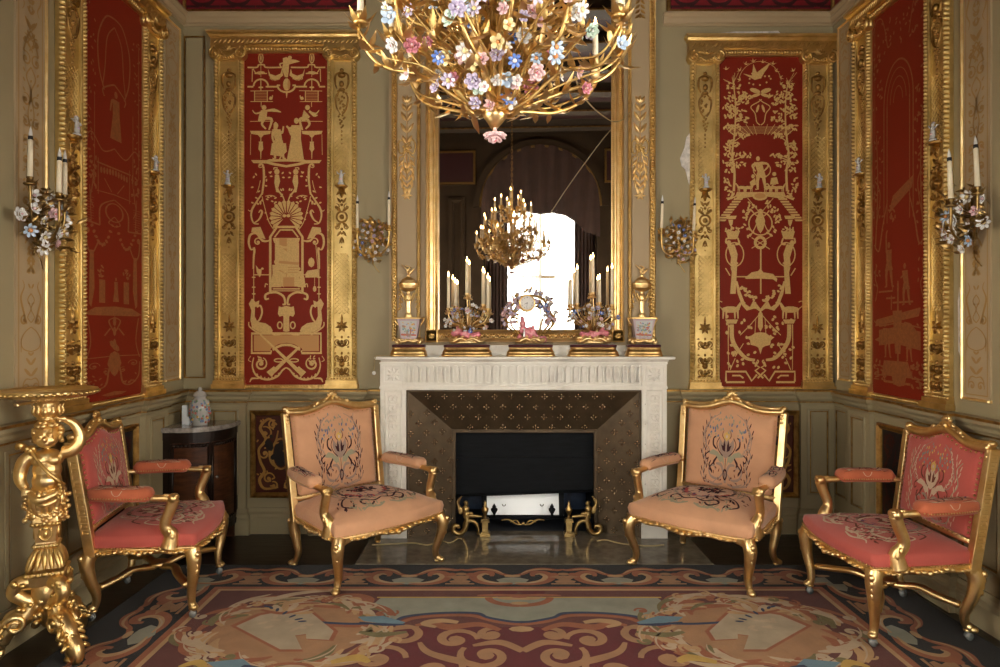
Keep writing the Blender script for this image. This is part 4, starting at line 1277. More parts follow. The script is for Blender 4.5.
# gilded leaf trophies on the strips
def trophy(px, label):
    M = WC @ Matrix.Translation((cx_(px), cz_(200), .0035))
    k = BY / F
    f = lambda x, y, z=0.0: (x * k, y * k, z * k)
    root = thing('gilt_trophy', label, 'wall ornament', M, 'gilded leaf trophies')
    b = MB(); b.map = f; rr = random.Random(px)
    rrib(b, cr([(0, 22), (0, 60), (0, 104)], 6), 1.0, 1.2)
    for y, l in ((100, 8), (92, 9), (82, 11), (70, 12), (60, 9)):
        for s in (-1, 1): leafy(b, s * .5, y - 3, PI / 2 - s * .55, l, 4.2, 2.2)
    leafy(b, 0, 97, PI / 2, 8, 3.4, 2)
    for s in (-1, 1):
        for j, (x, y, a) in enumerate([(3, 40, -.9), (4, 34, -1.2), (5, 27, -1.3), (4.5, 20, -1.5), (3.5, 13, -1.9), (2, 7, -2.2)]):
            leafy(b, s * x, y, a if s == 1 else PI - a, 8.5, 3.4, 2.0); leafy(b, s * (x - 1), y - 2, (a - .8) if s == 1 else PI - a + .8, 7, 2.8, 1.7)
        rrib(b, cr([(s * 2, 44), (s * 5, 30), (s * 5, 16), (s * 1, 2)], 5), .9, 1.2)
    part('leaf_spray', b, M_['gilt'], root)
    b = MB(); b.map = f
    for s in (-1, 1):
        rrib(b, cr([(0, 52), (s * 5, 60), (s * 8.5, 55), (s * 6, 46), (0, 52)], 6), [1, 1.7, 1], 1.6)
        rrib(b, cr([(0, 52), (s * 4, 44), (s * 7.5, 42), (s * 7, 34)], 5), [1.6, .8], 1.4)
    for j in range(10): dome(b, rr.uniform(-4, 4), 52 + rr.uniform(-5, 5), 1.5, 1.5, 0, 2.2, .4)
    part('ribbon_bow', b, M_['gilt_frame'], root)
trophy(407, 'gilded leaf spray with ribbon bow on the strip left of the mirror')
trophy(640, 'gilded leaf spray with ribbon bow on the strip right of the mirror')
mb = MB(WC); k = BY / F; mb.map = lambda x, y, z=0.0: (cx_(640) + x * k, cz_(18) + y * k, .004 + z * k)
for j in range(6):
    for s in (-1, 1): leafy(mb, s * .6, 3 + 5 * j, -PI / 2 + s * (.9 - .05 * j), 6, 3, 1.8)
dome(mb, 0, 2, 1.6, 2.4, 0, 2)
solo('gilt_pendant', mb, M_['gilt_dark'], 'gilded leaf pendant hanging at the top right of the mirror', 'wall ornament')

# gilded urn reliefs standing behind the porcelain pots
def wall_urn(px, label):
    M = WC @ Matrix.Translation((cx_(px), cz_(318), .004)); k = BY / F
    root = thing('gilt_urn', label, 'wall ornament', M, None)
    b = MB(); b.map = lambda x, y, z=0.0: (x * k, z * k, (y + 4.6) * k)      # lathe axis upward, set out from the wall
    lathe(b, [(.2, 0), (4, 0), (3.4, 3), (2.2, 5), (2.4, 16), (3.2, 20), (2.8, 22), (1.5, 24), (2, 26), (5.5, 27.5), (8.4, 30), (9.6, 33), (9.6, 34.4), (7.6, 35), (6.6, 37.5), (4, 39.6), (1.6, 41), (1.6, 42.5), (.2, 44)], 18, (0, 0, 0), 1, .5, 0, 0, False)
    part('vase_body', b, M_['gilt'], root)
    b = MB(); b.map = lambda x, y, z=0.0: (x * k, y * k, (z + 4) * k)
    for pts in ([(0, 44), (3, 46), (-1, 48), (-7, 53)], [(0, 44), (-1, 47), (2, 50), (-3, 52)], [(1, 44), (4, 47), (6, 49)]): rrib(b, cr(pts, 5), [2.6, 2, .4], 2)
    part('carved_flame', b, M_['gilt'], root)
    for s in (-1, 1):
        b = MB(); b.map = lambda x, y, z=0.0: (x * k, y * k, (z) * k)
        rrib(b, cr([(s * 3, 16), (s * 6, 22), (s * 8, 30), (s * 8.6, 36)], 5), 1.0, 1.4, 3)
        for j in range(9): leafy(b, s * (8.6 + .3 * sin(j)), 30 - 2.4 * j, -PI / 2 + s * .5 * (-1) ** j, 4, 1.8, 1.2)
        rrib(b, [(s * 8.6, 35), (s * 8.8, 8)], .8, .8)
        part('garland', b, M_['gilt_frame'], root)
    b = MB(); b.map = lambda x, y, z=0.0: (x * k, y * k, (z + 6.5) * k)
    rrib(b, cr([(-6, 25), (-3, 19), (0, 17.5), (3, 19), (6, 25)], 5), 1.6, 1.4)
    part('festoon', b, M_['gilt_frame'], root)
wall_urn(409, 'gilded flaming urn with garlands behind the left porcelain pot')
wall_urn(641, 'gilded flaming urn with garlands behind the right porcelain pot')

# mirror
mx0, mx1, mz0, mz1 = cx_(426.5), cx_(622.5), cz_(342), 4.2
root = thing('mirror', 'tall gilt framed mirror above the marble mantelpiece', 'mirror', WC @ Matrix.Translation(((mx0 + mx1) / 2, mz0, .003)))
W2, HH = (mx1 - mx0) / 2, mz1 - mz0
b = MB(); frame(b, -W2, 0, W2, HH, [(0, 0), (0, .05), (.006, .064), (.018, .068), (.024, .058), (.030, .056), (.050, .060), (.058, .070), (.066, .066), (.074, .050), (.085, .044), (.085, 0)])
part('frame', b, M_['gilt'], root)
b = MB()
for x in (-W2 + .027, W2 - .027): beads(b, (x, .09), (x, HH), .013, .0068, .007, 0, .9, .057)
for x in (-W2 + .072, W2 - .072): beads(b, (x, .09), (x, HH), .013, .0068, .007, 0, .9, .052)
part('bead_moulding', b, M_['gilt_frame'], root)
for s in (-1, 1):
    b = MB()
    x = s * (W2 - .042); frame(b, x - .042, 0, x + .042, .085, [(0, 0), (0, .072), (.008, .076), (.012, .070), (.03, .070)]); box(b, x - .032, x + .032, .01, .075, 0, .070)
    for q in range(8): leafy(b, x, .0425, q * PI / 4, .026, .016, .008, .070)
    dome(b, x, .0425, .008, .008, 0, .01, .072)
    part('corner_rosette', b, M_['gilt_frame'], root)
b = MB()
for s in (-1, 1):
    for j in range(14):
        x = s * (.03 + j * .040)
        rrib(b, cr([(x - .018, .030), (x, .052), (x + .018, .030)], 4), .008, .007, .062); leafy(b, x, .032, PI / 2, .03, .014, .007, .062); dome(b, x + s * .02, .056, .006, .006, 0, .007, .064)
dome(b, 0, .045, .02, .014, 0, .012, .062)
part('rinceau_band', b, M_['gilt_dark'], root)
b = MB(); box(b, -W2 + .05, W2 - .05, .05, HH - .05, -.001, .001)
part('backing_board', b, M_['mirror_back'], root)
b = MB()
yaw = math.radians(1.6)
zs = cz_(133.5) - mz0
for a, c in ((.08, zs - .0008), (zs + .0008, HH - .08)):
    q = W2 - .078
    b.add([(-q, a, .024 - q * sin(yaw)), (q, a, .024 + q * sin(yaw)), (q, c, .024 + q * sin(yaw)), (-q, c, .024 - q * sin(yaw))], [(0, 1, 2, 3)])
part('mirror_glass', b, M_['mirror'], root)

# ---------------------------------------------------------------- marble mantelpiece
MY = 4.445; KM = MY / F
def mx(px): return (px - 500) * KM
def mz(py): return H + (327 - py) * KM
root = thing('mantelpiece', 'white marble mantelpiece with fluted frieze', 'fireplace', Matrix.Translation((.15, MY, 0)) @ Matrix.Rotation(PI / 2, 4, 'X'))
# local: x right, y up, z toward the room
ox = .15
jl0, jl1, jr0, jr1 = mx(380) - ox, mx(406) - ox, mx(642) - ox, mx(667) - ox
ft = mz(390)       # underside of the lintel
b = MB()
sx0, sx1 = mx(376.3) - ox, mx(673) - ox
vs = []
prof = [(-.0, MZ - .036), (.006, MZ - .034), (.012, MZ - .022), (.04, MZ - .019), (.045, MZ - .012), (.045, MZ - .003), (.042, MZ)]
n = len(prof)
for d, y in prof: vs += [(sx0 + .04 - d, y, -(BY - MY) + .001 - .04), (sx0 + .04 - d, y, d), (sx1 - .04 + d, y, d), (sx1 - .04 + d, y, -(BY - MY) + .001 - .04)]
fs = []
for i in range(n - 1):
    for q in range(4): r = (q + 1) % 4; fs.append((i * 4 + q, i * 4 + r, i * 4 + 4 + r, i * 4 + 4 + q))
fs += [(0, 1, 2, 3), tuple((n - 1) * 4 + q for q in (3, 2, 1, 0))]
b.add(vs, fs)
part('shelf', b, M_['marble'], root)
b = MB(); fy0, fy1 = mz(388.5), MZ - .036
back = -(YB - MY)
box(b, jl0, jr1, fy0, fy1, back, -.022); 
box(b, jl0 - .004, jr1 + .004, fy0 - .002, fy0 + .012, back, .006); box(b, jl0 - .002, jr1 + .002, fy0 + .012, fy0 + .018, back, .001)
box(b, jl0 - .003, jr1 + .003, fy1 - .014, fy1, back, .006)
box(b, jl1, jr0, ft, fy0, back, -.004); box(b, jl1, jr0, ft, ft + .008, back, .002)
part('lintel', b, M_['marble'], root, bevel=.0015)
# fluting: thirty raised round-topped tongues with sunk centres
b = MB(); f0, f1 = mx(403.0) - ox, mx(645.5) - ox; y0, y1 = mz(383.5), mz(365.5); nf = 30
for i in range(nf):
    x = f0 + (f1 - f0) * (i + .5) / nf; w = (f1 - f0) / nf * .36
    out = []
    for k in range(9): a = PI * k / 8; out.append((x + w * cos(a), y1 - w + w * sin(a)))
    for k in range(9): a = PI + PI * k / 8; out.append((x + w * cos(a), y0 + w * .5 + w * .5 * sin(a)))
    inn = [(x + (p - x) * .62, (y0 + y1) / 2 + (q - (y0 + y1) / 2) * .9) for p, q in out]
    m = len(out); vs = [(p, q, -.022) for p, q in out] + [(p, q, .0045) for p, q in out] + [(p, q, .0045) for p, q in inn] + [(p, q, -.016) for p, q in inn]
    fs = []
    for r in range(3):
        for k in range(m): l = (k + 1) % m; fs.append((r * m + k, r * m + l, (r + 1) * m + l, (r + 1) * m + k))
    fs.append(tuple(3 * m + k for k in range(m))); b.add(vs, fs)
for x in (f0 - .012, f1 + .012): box(b, x - .003, x + .003, fy0 + .014, fy1 - .012, -.022, .001)
part('fluted_frieze', b, M_['marble'], root)
for s, (x0, x1) in ((-1, (jl0, jl1)), (1, (jr0, jr1))):
    b = MB(); xc = (x0 + x1) / 2; yc = (y0 + y1) / 2
    box(b, x0, x1, fy0, fy1 - .01, -.03, -.005)
    frame(b, xc - .072, yc - .062, xc + .072, yc + .066, [(0, -.006), (0, .003), (.012, .003), (.014, -.003), (.02, -.003)])
    for q in range(8): leafy(b, xc, yc, q * PI / 4, .052 if q % 2 else .045, .026, .010, -.004)
    for q in range(8): leafy(b, xc, yc, q * PI / 4 + PI / 8, .030, .016, .012, -.004)
    dome(b, xc, yc, .009, .009, 0, .014, -.002)
    part('corner_rosette', b, M_['marble'], root)
    b = MB(); box(b, x0, x1, 0, fy0, back, -.004); box(b, x0 - .004, x1 + .004, 0, .10, back, .004)
    part('jamb', b, M_['marble'], root, bevel=.002)
    b = MB()
    frame(b, x0 + .028, .12, x1 - .028, fy0 - .012, [(0, -.004), (.004, .002), (.010, .002), (.014, -.003)])
    y = fy0 - .05; j = 0
    while y > .16:
        for q in (-1, 1):
            rrib(b, cr([(xc, y), (xc + q * .022, y - .004), (xc + q * .026, y - .026), (xc + q * .006, y - .046)], 4), [.006, .013, .006], .008, -.004)
            leafy(b, xc + q * .006, y - .03, -PI / 2 + q * .8, .03, .014, .008, -.004)
        dome(b, xc, y - .016, .010, .015, 0, .010, -.004); dome(b, xc, y - .042, .006, .008, 0, .008, -.004, 6)
        y -= .062
    part('carved_garland', b, M_['marble'], root)
# marble upstand under the mirror
mb = MB(); box(mb, mx(391), mx(659), BY - .03, BY, MZ, MZ + .072)
solo('marble_upstand', mb, M_['marble'], 'low white marble upstand between mantel shelf and mirror', 'upstand')

# ------------------------------------------------ splayed cast iron surround with studded crosses
root = thing('fire_surround', 'dark iron fireplace surround studded with raised crosses', 'fireplace surround', Matrix.Translation((.15, MY, 0)) @ Matrix.Rotation(PI / 2, 4, 'X'))
d1 = -.145; Yi = MY - d1; ki = Yi / F
ix0, ix1, iy = (454 - 500) * ki - ox, (595.5 - 500) * ki - ox, H + (327 - 431) * ki
o0, o1, oy = jl1 + .002, jr0 - .002, ft - .002
zo = -.012
def slab(b, q):   # quad with thickness
    a, c, e, g = [Vector(v) for v in q]; nn = (c - a).cross(g - a).normalized() * .012
    if nn.z < 0: nn = -nn
    b.add([a, c, e, g, a - nn, c - nn, e - nn, g - nn], [(0, 1, 2, 3), (7, 6, 5, 4), (0, 4, 5, 1), (1, 5, 6, 2), (2, 6, 7, 3), (3, 7, 4, 0)])
def studs(b, q, nu, nv, skip):
    a, c, e, g = [Vector(v) for v in q]; nn = (c - a).cross(g - a).normalized()
    if nn.z < 0: nn = -nn
    for j in range(nv):
        for i in range(nu):
            u = (i + (.5 if j % 2 else 0.0) + .25) / nu; v = (j + .6) / nv
            if not skip(u, v): continue
            lo = a.lerp(c, u); hi = g.lerp(e, u); p = lo.lerp(hi, v)
            ud = (c - a).normalized(); vd = nn.cross(ud).normalized()
            R = Matrix((ud, vd, nn)).transposed()
            for k in range(5):
                w = p + (ud * cos(k * PI / 2) + vd * sin(k * PI / 2)) * (.0155 if k < 4 else 0)
                ball(b, w, (.0085, .0085, .0085) if k < 4 else (.005, .005, .006), 7, 4, R)
            w2 = p + ud * ((c - a).length / nu * .5); ball(b, w2, (.003, .003, .002), 5, 3, R)
sides = [('side_panel', [(o0, 0, zo), (ix0, 0, d1), (ix0, iy, d1), (o0, oy, zo)], (3, 15)),
         ('side_panel', [(ix1, 0, d1), (o1, 0, zo), (o1, oy, zo), (ix1, iy, d1)], (3, 15)),
         ('top_panel', [(o0, oy, zo), (o1, oy, zo), (ix1, iy, d1), (ix0, iy, d1)], (14, 4))]
for nm, q, (nu, nv) in sides:
    b = MB(); slab(b, q); b.mi = 1
    if nm == 'side_panel':
        # uniform rows clipped to the trapezoid: build over the full rectangle
        a, c, e, g = q
        left = q[0][0] < 0
        full = [(a[0], 0, a[2]), (c[0], 0, c[2]), (c[0], oy, c[2]), (a[0], oy, a[2])]
        def ok(u, v):
            t = u if left else 1 - u
            return v * oy < (oy + (iy - oy) * t) - .035 and .06 < u < .95
        studs(b, full, 3, 15, ok)
    else:
        full = [(o0, oy, zo), (o1, oy, zo), (o1, iy, d1), (o0, iy, d1)]
        def ok(u, v):
            x = o0 + (o1 - o0) * u; t = v
            return ix0 * t + o0 * (1 - t) + .045 < x < ix1 * t + o1 * (1 - t) - .045 and v < .95
        studs(b, full, 14, 4, ok)
    part(nm, b, [M_['iron'], M_['stud']], root)
b = MB()
for (x0, x1, ya, yb) in ((ix0 - .012, ix0 + .012, 0, iy + .012), (ix1 - .012, ix1 + .012, 0, iy + .012), (ix0, ix1, iy - .012, iy + .012)): box(b, x0, x1, ya, yb, d1 - .02, d1 + .008)
for (x0, x1, ya, yb) in ((o0, o0 + .012, 0, oy), (o1 - .012, o1, 0, oy), (o0, o1, oy - .012, oy)): box(b, x0, x1, ya, yb, zo - .01, zo + .006)
part('edge_strip', b, M_['iron'], root, bevel=.003)

# firebox behind: back, cheeks, hood
mb = MB(); fb = 5.15
box(mb, FX0, FX1, fb, fb + .05, 0, FZ + .3); box(mb, FX0 - .05, FX0, YB, fb, 0, FZ + .3); box(mb, FX1, FX1 + .05, YB, fb, 0, FZ + .3); box(mb, FX0, FX1, YB + .2, fb + .05, FZ + .28, FZ + .33)
struct('wall_firebox', mb, M_['soot'], 'sooty black firebox lining', 'firebox')
mb = MB()  # blue reflections on the fireback, painted as two coloured slabs
for x0, x1 in ((FX0 + .01, -.10), (.44, FX1 - .01)): box(mb, x0, x1, fb - .02, fb - .003, .02, .36)
struct('wall_reflection', mb, M_['fire_reflection'], 'dark blue reflections coloured onto slabs at the back of the firebox', 'painted reflection')
# blower shutter: two black sheets
root = thing('fire_shutter', 'black sheet iron shutter lowered over the firebox', 'fire shutter', Matrix.Translation((.16, 4.650, .28)))
sx = (ix1 - ix0) / 2 + .02
b = MB(); box(b, -sx, sx, 0, .018, .215, .46); part('upper_sheet', b, M_['iron_black'], root, bevel=.004)
b = MB(); b.add([(-sx, -.012, -.035), (sx, -.012, .0), (sx, -.012, .235), (-sx, -.012, .235), (-sx, .004, -.035), (sx, .004, .0), (sx, .004, .235), (-sx, .004, .235)],
                [(0, 1, 2, 3), (7, 6, 5, 4), (0, 4, 5, 1), (1, 5, 6, 2), (2, 6, 7, 3), (3, 7, 4, 0)]); part('lower_sheet', b, M_['iron_black'], root, bevel=.003)
b = MB(); tube(b, [(-sx, -.016, -.032), (sx, -.016, .003)], .010, 8); part('bottom_rail', b, M_['iron_black'], root)
# bright steel plate leaning in the firebox
Yp = 4.74
root = thing('steel_plate', 'bright steel reflector plate leaning in the firebox', 'reflector', Matrix.Translation((.163, Yp, .085)) @ Matrix.Rotation(-.27, 4, 'X'))
hw = .257
b = MB(); box(b, -hw, hw, 0, .006, 0, .21); part('plate', b, M_['steel'], root)
for s in (-1, 1):
    b = MB(); box(b, s * (hw + .018) - .018, s * (hw + .018) + .018, -.006, .016, -.02, .22); part('bracket', b, M_['iron_black'], root)
    b = MB(); tube(b, [(s * .135 - .012, -.004, .075), (s * .135 - .009, -.004, .064), (s * .135, -.004, .06), (s * .135 + .009, -.004, .064), (s * .135 + .012, -.004, .075)], .003, 6); part('hook', b, M_['iron_black'], root)
# grate
root = thing('fire_grate', 'low iron grate with a scrolled front bar and two small urns', 'grate', Matrix.Translation((.16, 4.62, 0)))
b = MB(); tube(b, [(-.30, 0, .10), (.30, 0, .10)], .010, 8)
for x in (-.29, .29): tube(b, [(x, 0, .0125), (x, 0, .1)], .009, 6); tube(b, [(x, 0, .1), (x, .055, .1)], .008, 6)
part('front_bar', b, M_['iron_black'], root)
b = MB()
for s in (-1, 1):
    tube(b, cr([(0, -.012, .055), (s * .05, -.012, .06), (s * .10, -.012, .09), (s * .15, -.012, .085)], 6), [.006, .008, .004], 6); tube(b, cr([(s * .02, -.012, .055), (s * .05, -.012, .085), (s * .09, -.012, .07)], 5), [.005, .006, .003], 6)
ball(b, (0, -.014, .062), (.014, .008, .012))
part('scroll_ornament', b, M_['bronze'], root)
for s in (-1, 1):
    b = MB(); lathe(b, [(.001, 0), (.016, 0), (.008, .012), (.010, .02), (.022, .04), (.024, .052), (.012, .062), (.014, .068), (.004, .085), (.001, .09)], 12, (s * .20, 0, .108)); part('finial_urn', b, M_['iron_black'], root)

# hearth stone
hz = MB(); box(hz, -.86, 1.27, 3.965, MY + .16, 0, .012)
solo('hearth_slab', hz, M_['hearth'], 'polished brown stone hearth slab before the fireplace', 'hearth')
mb = MB(); box(mb, FX0, FX1, MY + .161, 5.15, 0, .012)
solo('inner_hearth', mb, M_['soot'], 'sooty inner hearth floor under the grate', 'hearth')

# ---------------------------------------------------------------- andirons
def andiron(px, s, label):
    p = P(px, 538, 4.50); p.z = .012
    root = thing('andiron', label, 'andiron', Matrix.Translation(p))
    k = .0068; f = lambda x, z, y=0.0: (s * x * k, y * k, z * k)     # x outward
    b = MB()
    # pedestal with urn finial (inner end)
    for z0, z1, r in ((0, 3, 5.2), (3, 4.5, 4.2), (4.5, 14, 3.0), (14, 16, 4.4), (16, 17.5, 3.6)):
        box(b, *sorted((s * (-11 - r) * k, s * (-11 + r) * k)), -r * k, r * k, z0 * k, z1 * k)
    part('pedestal', b, M_['bronze'], root, bevel=.002)
    b = MB(); lathe(b, [(r * k, z * k) for r, z in [(.1, 17), (2.6, 17.5), (1.3, 19.5), (1.6, 21), (3.3, 24.5), (3.5, 27), (1.8, 28.5), (2.1, 29.5), (1.2, 31), (1.5, 32.5), (.1, 35)]], 14, f(-11, 0)); part('urn_finial', b, M_['andiron_gilt'], root)
    b = MB()
    tube(b, [f(*q) for q in cr([(-6, 3), (-4, 1.5), (-4.5, 6), (-2, 12), (3, 15), (8, 13), (9, 8)], 6)], [x * k for x in (1.2, 1.6, 2.0, 2.4, 2.4)], 8)
    tube(b, [f(*q) for q in cr([(-8, 19), (-2, 19.5), (4, 20), (10, 18)], 5)], [x * k for x in (1.5, 1.8, 2.2)], 8)
    part('connecting_scroll', b, M_['bronze'], root)
    b = MB()
    tube(b, [f(*q) for q in cr([(9, 26), (7, 18), (8, 9), (12, 3), (17, 2.4), (20.5, 5.5), (19.5, 9.5), (16, 10), (15, 7.5)], 7)], [x * k for x in (2.6, 2.6, 2.6, 2.4, 2.0, 1.4)], 10)
    part('volute_foot', b, M_['andiron_gilt'], root)
    b = MB()   # winged sphinx-like bust
    for c, r in (((8, 21), (3.2, 3, 4)), ((8.5, 26), (3.6, 3, 4.2)), ((6.8, 27), (2.4, 2.4, 2.4)), ((7.6, 31.5), (2.2, 2.0, 2.5)), ((8.1, 33.2), (2.4, 2.2, 1.6)), ((8, 29), (1.2, 1.2, 1.6)), ((6.0, 31), (.6, .7, .6)), ((4, 22.5), (3.2, 1.8, 1.6)), ((2, 22), (1.6, 1.4, 1.2))):
        ball(b, f(*c), tuple(x * k for x in r))
    me = remesh(b, 'figure', M_['andiron_gilt'], .0035, 2); o = link('figure', me, root)
    b = MB()
    for j in range(7):
        t = j / 6; tube(b, [f(x, z, y) for x, z, y in cr([(10, 24, 1), (14 + 1.5 * t, 22 + 8 * t, 1), (15.5 + t, 28 + 6 * t, 1), (12 + 3 * (1 - t), 34 + 5 * t, 1)], 4)], [1.1 * k, 1.3 * k, .4 * k], 6)
    part('wing', b, M_['bronze'], root)
    for j, (x, z) in enumerate(((6, 10), (11, 14))): pass
andiron(474, -1, 'gilt bronze andiron with winged figure at the left of the grate')
andiron(580, 1, 'gilt bronze andiron with winged figure at the right of the grate')

# cords lying by the hearth
mb = MB(); pts = [G(372, 548), G(395, 547), G(413, 546), G(428, 548), G(441, 544), G(450, 546), G(458, 541)]
tube(mb, cr([(p.x, p.y, .020) for p in pts], 6), .0045, 6)
solo('electric_cord', mb, M_['cord'], 'thin yellow cord on the hearth beside the left salmon chair', 'cord')
mb = MB(); pts = [G(597, 544), G(606, 543), G(618, 546), G(632, 548), G(650, 549), G(664, 548)]
tube(mb, cr([(p.x, p.y, .020) for p in pts], 6), .0045, 6)
solo('electric_cord', mb, M_['cord'], 'thin yellow cord on the hearth beside the right salmon chair', 'cord')
mb = MB(); pts = [P(372.5, 374, 4.55), P(376, 371, 4.5), P(377, 358, 4.42), P(379, 355.5, 4.45), P(392, 355, 4.46)]
root = thing('bell_pull', 'small white glass knob on a yellow cord at the left end of the mantel', 'bell pull', Matrix.Translation(P(374, 376, 4.50)))
o_ = P(374, 376, 4.50)
b = MB(); ball(b, P(374, 373, 4.50) - o_, .014, 12, 9); part('knob', b, M_['porcelain'], root)
b = MB(); tube(b, cr([p - o_ for p in (P(374, 371, 4.50), P(374.3, 364, 4.49), P(375, 359, 4.372), P(376.5, 355.9, 4.372), P(384, 355.6, 4.43), P(392, 355.8, 4.46))], 6), .0032, 6); part('cord', b, M_['cord'], root)
# ---------------------------------------------------------------- armchairs (local: front = -Y, right = +X)
def smooth01(t): return t * t * (3 - 2 * t)

def make_chair(kind, label, M, group):
    salmon = kind == 'salmon'
    fab = M_['salmon'] if salmon else M_['pink']
    padm = M_['salmon'] if salmon else M_['rust']
    root = thing('armchair', label, 'armchair', M, group)
    if salmon:
        FW, BW, DF, DB = .36, .30, -.30, .27          # half widths, front/back of the seat frame
        z0, z1, ze, dome_ = .268, .300, .372, .070     # rail bottom/top, seat edge, crown
        btop, bbot, crest, lean = .915, .395, .985, .16
        fx, fy = .343, -.275
    else:
        FW, BW, DF, DB = .325, .275, -.245, .245
        z0, z1, ze, dome_ = .318, .352, .412, .045
        btop, bbot, crest, lean = .885, .445, .955, .15
        fx, fy = .29, -.23
    cast = 0.0 if salmon else .035
    def plan(t):
        """closed outline of the seat, t 0..4: front (bowed), right, back, left"""
        t = t % 4; i = int(t); q = t - i
        if i == 0: return (-FW + 2 * FW * q, DF - .045 * sin(PI * q))
        if i == 1: return (FW + (BW - FW) * q + .012 * sin(PI * q), DF + (DB - DF) * q)
        if i == 2: return (BW - 2 * BW * q, DB)
        return (-BW + (BW - FW) * q - .012 * sin(PI * q), DB + (DF - DB) * q)
    # ---- seat cushion with its embroidery
    def seat_pt(u, v, off=0.0):
        """u -1..1 across, v 0 front .. 1 back"""
        hw = FW + (BW - FW) * v; y = DF + (DB - DF) * v - .045 * (1 - u * u) * (1 - v) ** 2 * (1 if v < 1 else 0)
        e = (1 - abs(u) ** 3.2) * (1 - abs(2 * v - 1) ** 3.2)
        return (u * (hw - .012), y + .012 * (1 - 2 * v), ze + dome_ * e ** .8 + off)
    b = MB(); n = 22; vs = []; fs = []
    for j in range(n + 1):
        for i in range(n + 1): vs.append(seat_pt(-1 + 2 * i / n, j / n))
    for j in range(n):
        for i in range(n): a = j * (n + 1) + i; fs.append((a, a + 1, a + n + 2, a + n + 1))
    b.add(vs, fs, True)
    per = [(i, 0) for i in range(n)] + [(n, j) for j in range(n)] + [(i, n) for i in range(n, 0, -1)] + [(0, j) for j in range(n, 0, -1)]
    vs = []; m = len(per); fs = []
    for k, (zz, g) in enumerate(((None, 0), (ze - .006, 1.0), (ze - .03, 1.02), (z1 - .002, 1.0))):
        for (i, j) in per:
            p = Vector(seat_pt(-1 + 2 * i / n, j / n))
            if zz is not None:
                u, v = -1 + 2 * i / n, j / n
                hw = FW + (BW - FW) * v; q = (u * hw * g, DF + (DB - DF) * v - .045 * (1 - u * u) * (1 - v) ** 2)
                p = Vector((q[0], q[1] * (g if v < .5 else 1), zz))
            vs.append(p)
    for k in range(3):
        for i in range(m): l = (i + 1) % m; fs.append((k * m + i, k * m + l, (k + 1) * m + l, (k + 1) * m + i))
    b.add(vs, fs, True)
    emb = ['e_dark', 'e_brown', 'e_cream', 'e_green', 'e_blue', 'e_violet', 'e_rose', 'e_yellow', 'e_grey', 'e_teal']
    ix = {nm: i + 1 for i, nm in enumerate(emb)}
    mats = [fab] + [M_[e] for e in emb]
    rr = random.Random(4 if salmon else 9)
    def C(nm): b.mi = ix[nm]
    b.dz = .00003
    def both(fn, mp):
        for s in (1, -1):
            b.map = lambda x, y, z=0.0, q=s: mp(q * x, y, z); fn()
        b.map = mp
    seat_map = lambda x, y, z=0.0: seat_pt(max(-.97, min(.97, x)), max(.02, min(.97, y)), .0022 + z)
    dk, md, lt = ('e_dark', 'e_grey', 'e_green') if salmon else ('e_brown', 'e_grey', 'e_cream')
    def seat_half():
        C(md if salmon else 'e_grey'); ring(b, 0, .55, .46, .26, .040, 0, PI / 2, 3 * PI / 2, 26)
        C(dk)
        for k in range(9):
            a = PI / 2 + .15 + k * .33; ell(b, .46 * cos(a), .55 + .26 * sin(a), .055, .022, a * 1.7)
        S(b, [(0, .24), (-.18, .20), (-.34, .26), (-.42, .20), (-.30, .14), (-.20, .18)], [.015, .03, .02])
        S(b, [(-.46, .42), (-.62, .36), (-.72, .24), (-.62, .16), (-.54, .22)], [.014, .03, .02]); S(b, [(-.5, .62), (-.66, .66), (-.76, .56)], .022)
        for k in range(8): ell(b, rr.uniform(-.78, -.5), rr.uniform(.14, .5), .04, .012, rr.random() * 3)
        C('e_rose' if salmon else 'e_brown')
        for k in range(8):
            a = PI + .1 + k * .17 - .2; ell(b, .40 * cos(a + .3), .55 + .25 * sin(a + .3), .040, .024, a)
        C('e_violet')
        for k in range(3): ell(b, -.10 - .14 * k, .33 + .05 * k, .030, .018, k)
        C(lt)
        S(b, [(-.05, .14), (-.2, .10), (-.38, .12), (-.5, .08)], [.02, .026, .01])
        for k in range(9): ell(b, -.12 - .06 * k, .13 + .03 * sin(k * 1.7), .035, .012, k * 1.1)
        S(b, [(-.56, .5), (-.5, .7), (-.36, .82), (-.2, .84)], .018)
        for k in range(6): ell(b, -.52 + .05 * k, .6 + .05 * k, .03, .010, 2 + k)
        if not salmon:
            C('e_cream'); S(b, [(-.3, .3), (-.5, .22), (-.72, .3), (-.6, .44), (-.44, .4)], [.018, .034, .03, .014]); S(b, [(-.1, .3), (-.22, .36), (-.3, .5), (-.2, .6)], .03)
            for k in range(8): ell(b, rr.uniform(-.8, -.3), rr.uniform(.1, .5), .045, .014, rr.random() * 3)
    def seat_extra():
        C('e_grey'); S(b, [(-.08, .30), (-.26, .26), (-.44, .32), (-.60, .50), (-.58, .70), (-.40, .84)], [.008, .02, .02, .008])
        C(lt)
        for k in range(18): ell(b, -.12 - .03 * k, .24 + .10 * sin(k * .7), .034, .011, k * 1.3)
        C('e_brown')
        for k in range(14): ell(b, -rr.uniform(.1, .8), rr.uniform(.12, .8), .032, .011, rr.random() * 3)
        if not salmon:
            C('e_cream'); S(b, [(-.66, .20), (-.80, .34), (-.74, .52), (-.62, .50)], [.012, .026, .012]); S(b, [(-.2, .08), (-.4, .06), (-.6, .10), (-.7, .07)], [.01, .024, .008])
    both(seat_half, seat_map); both(seat_extra, seat_map)
    C(dk); clump(b, 0, .58, .26, .13, 26, .05, 0, rr); C('e_rose' if salmon else 'e_cream'); clump(b, 0, .56, .2, .10, 12, .04, 0, rr); C(lt); clump(b, 0, .60, .22, .11, 12, .04, 0, rr)
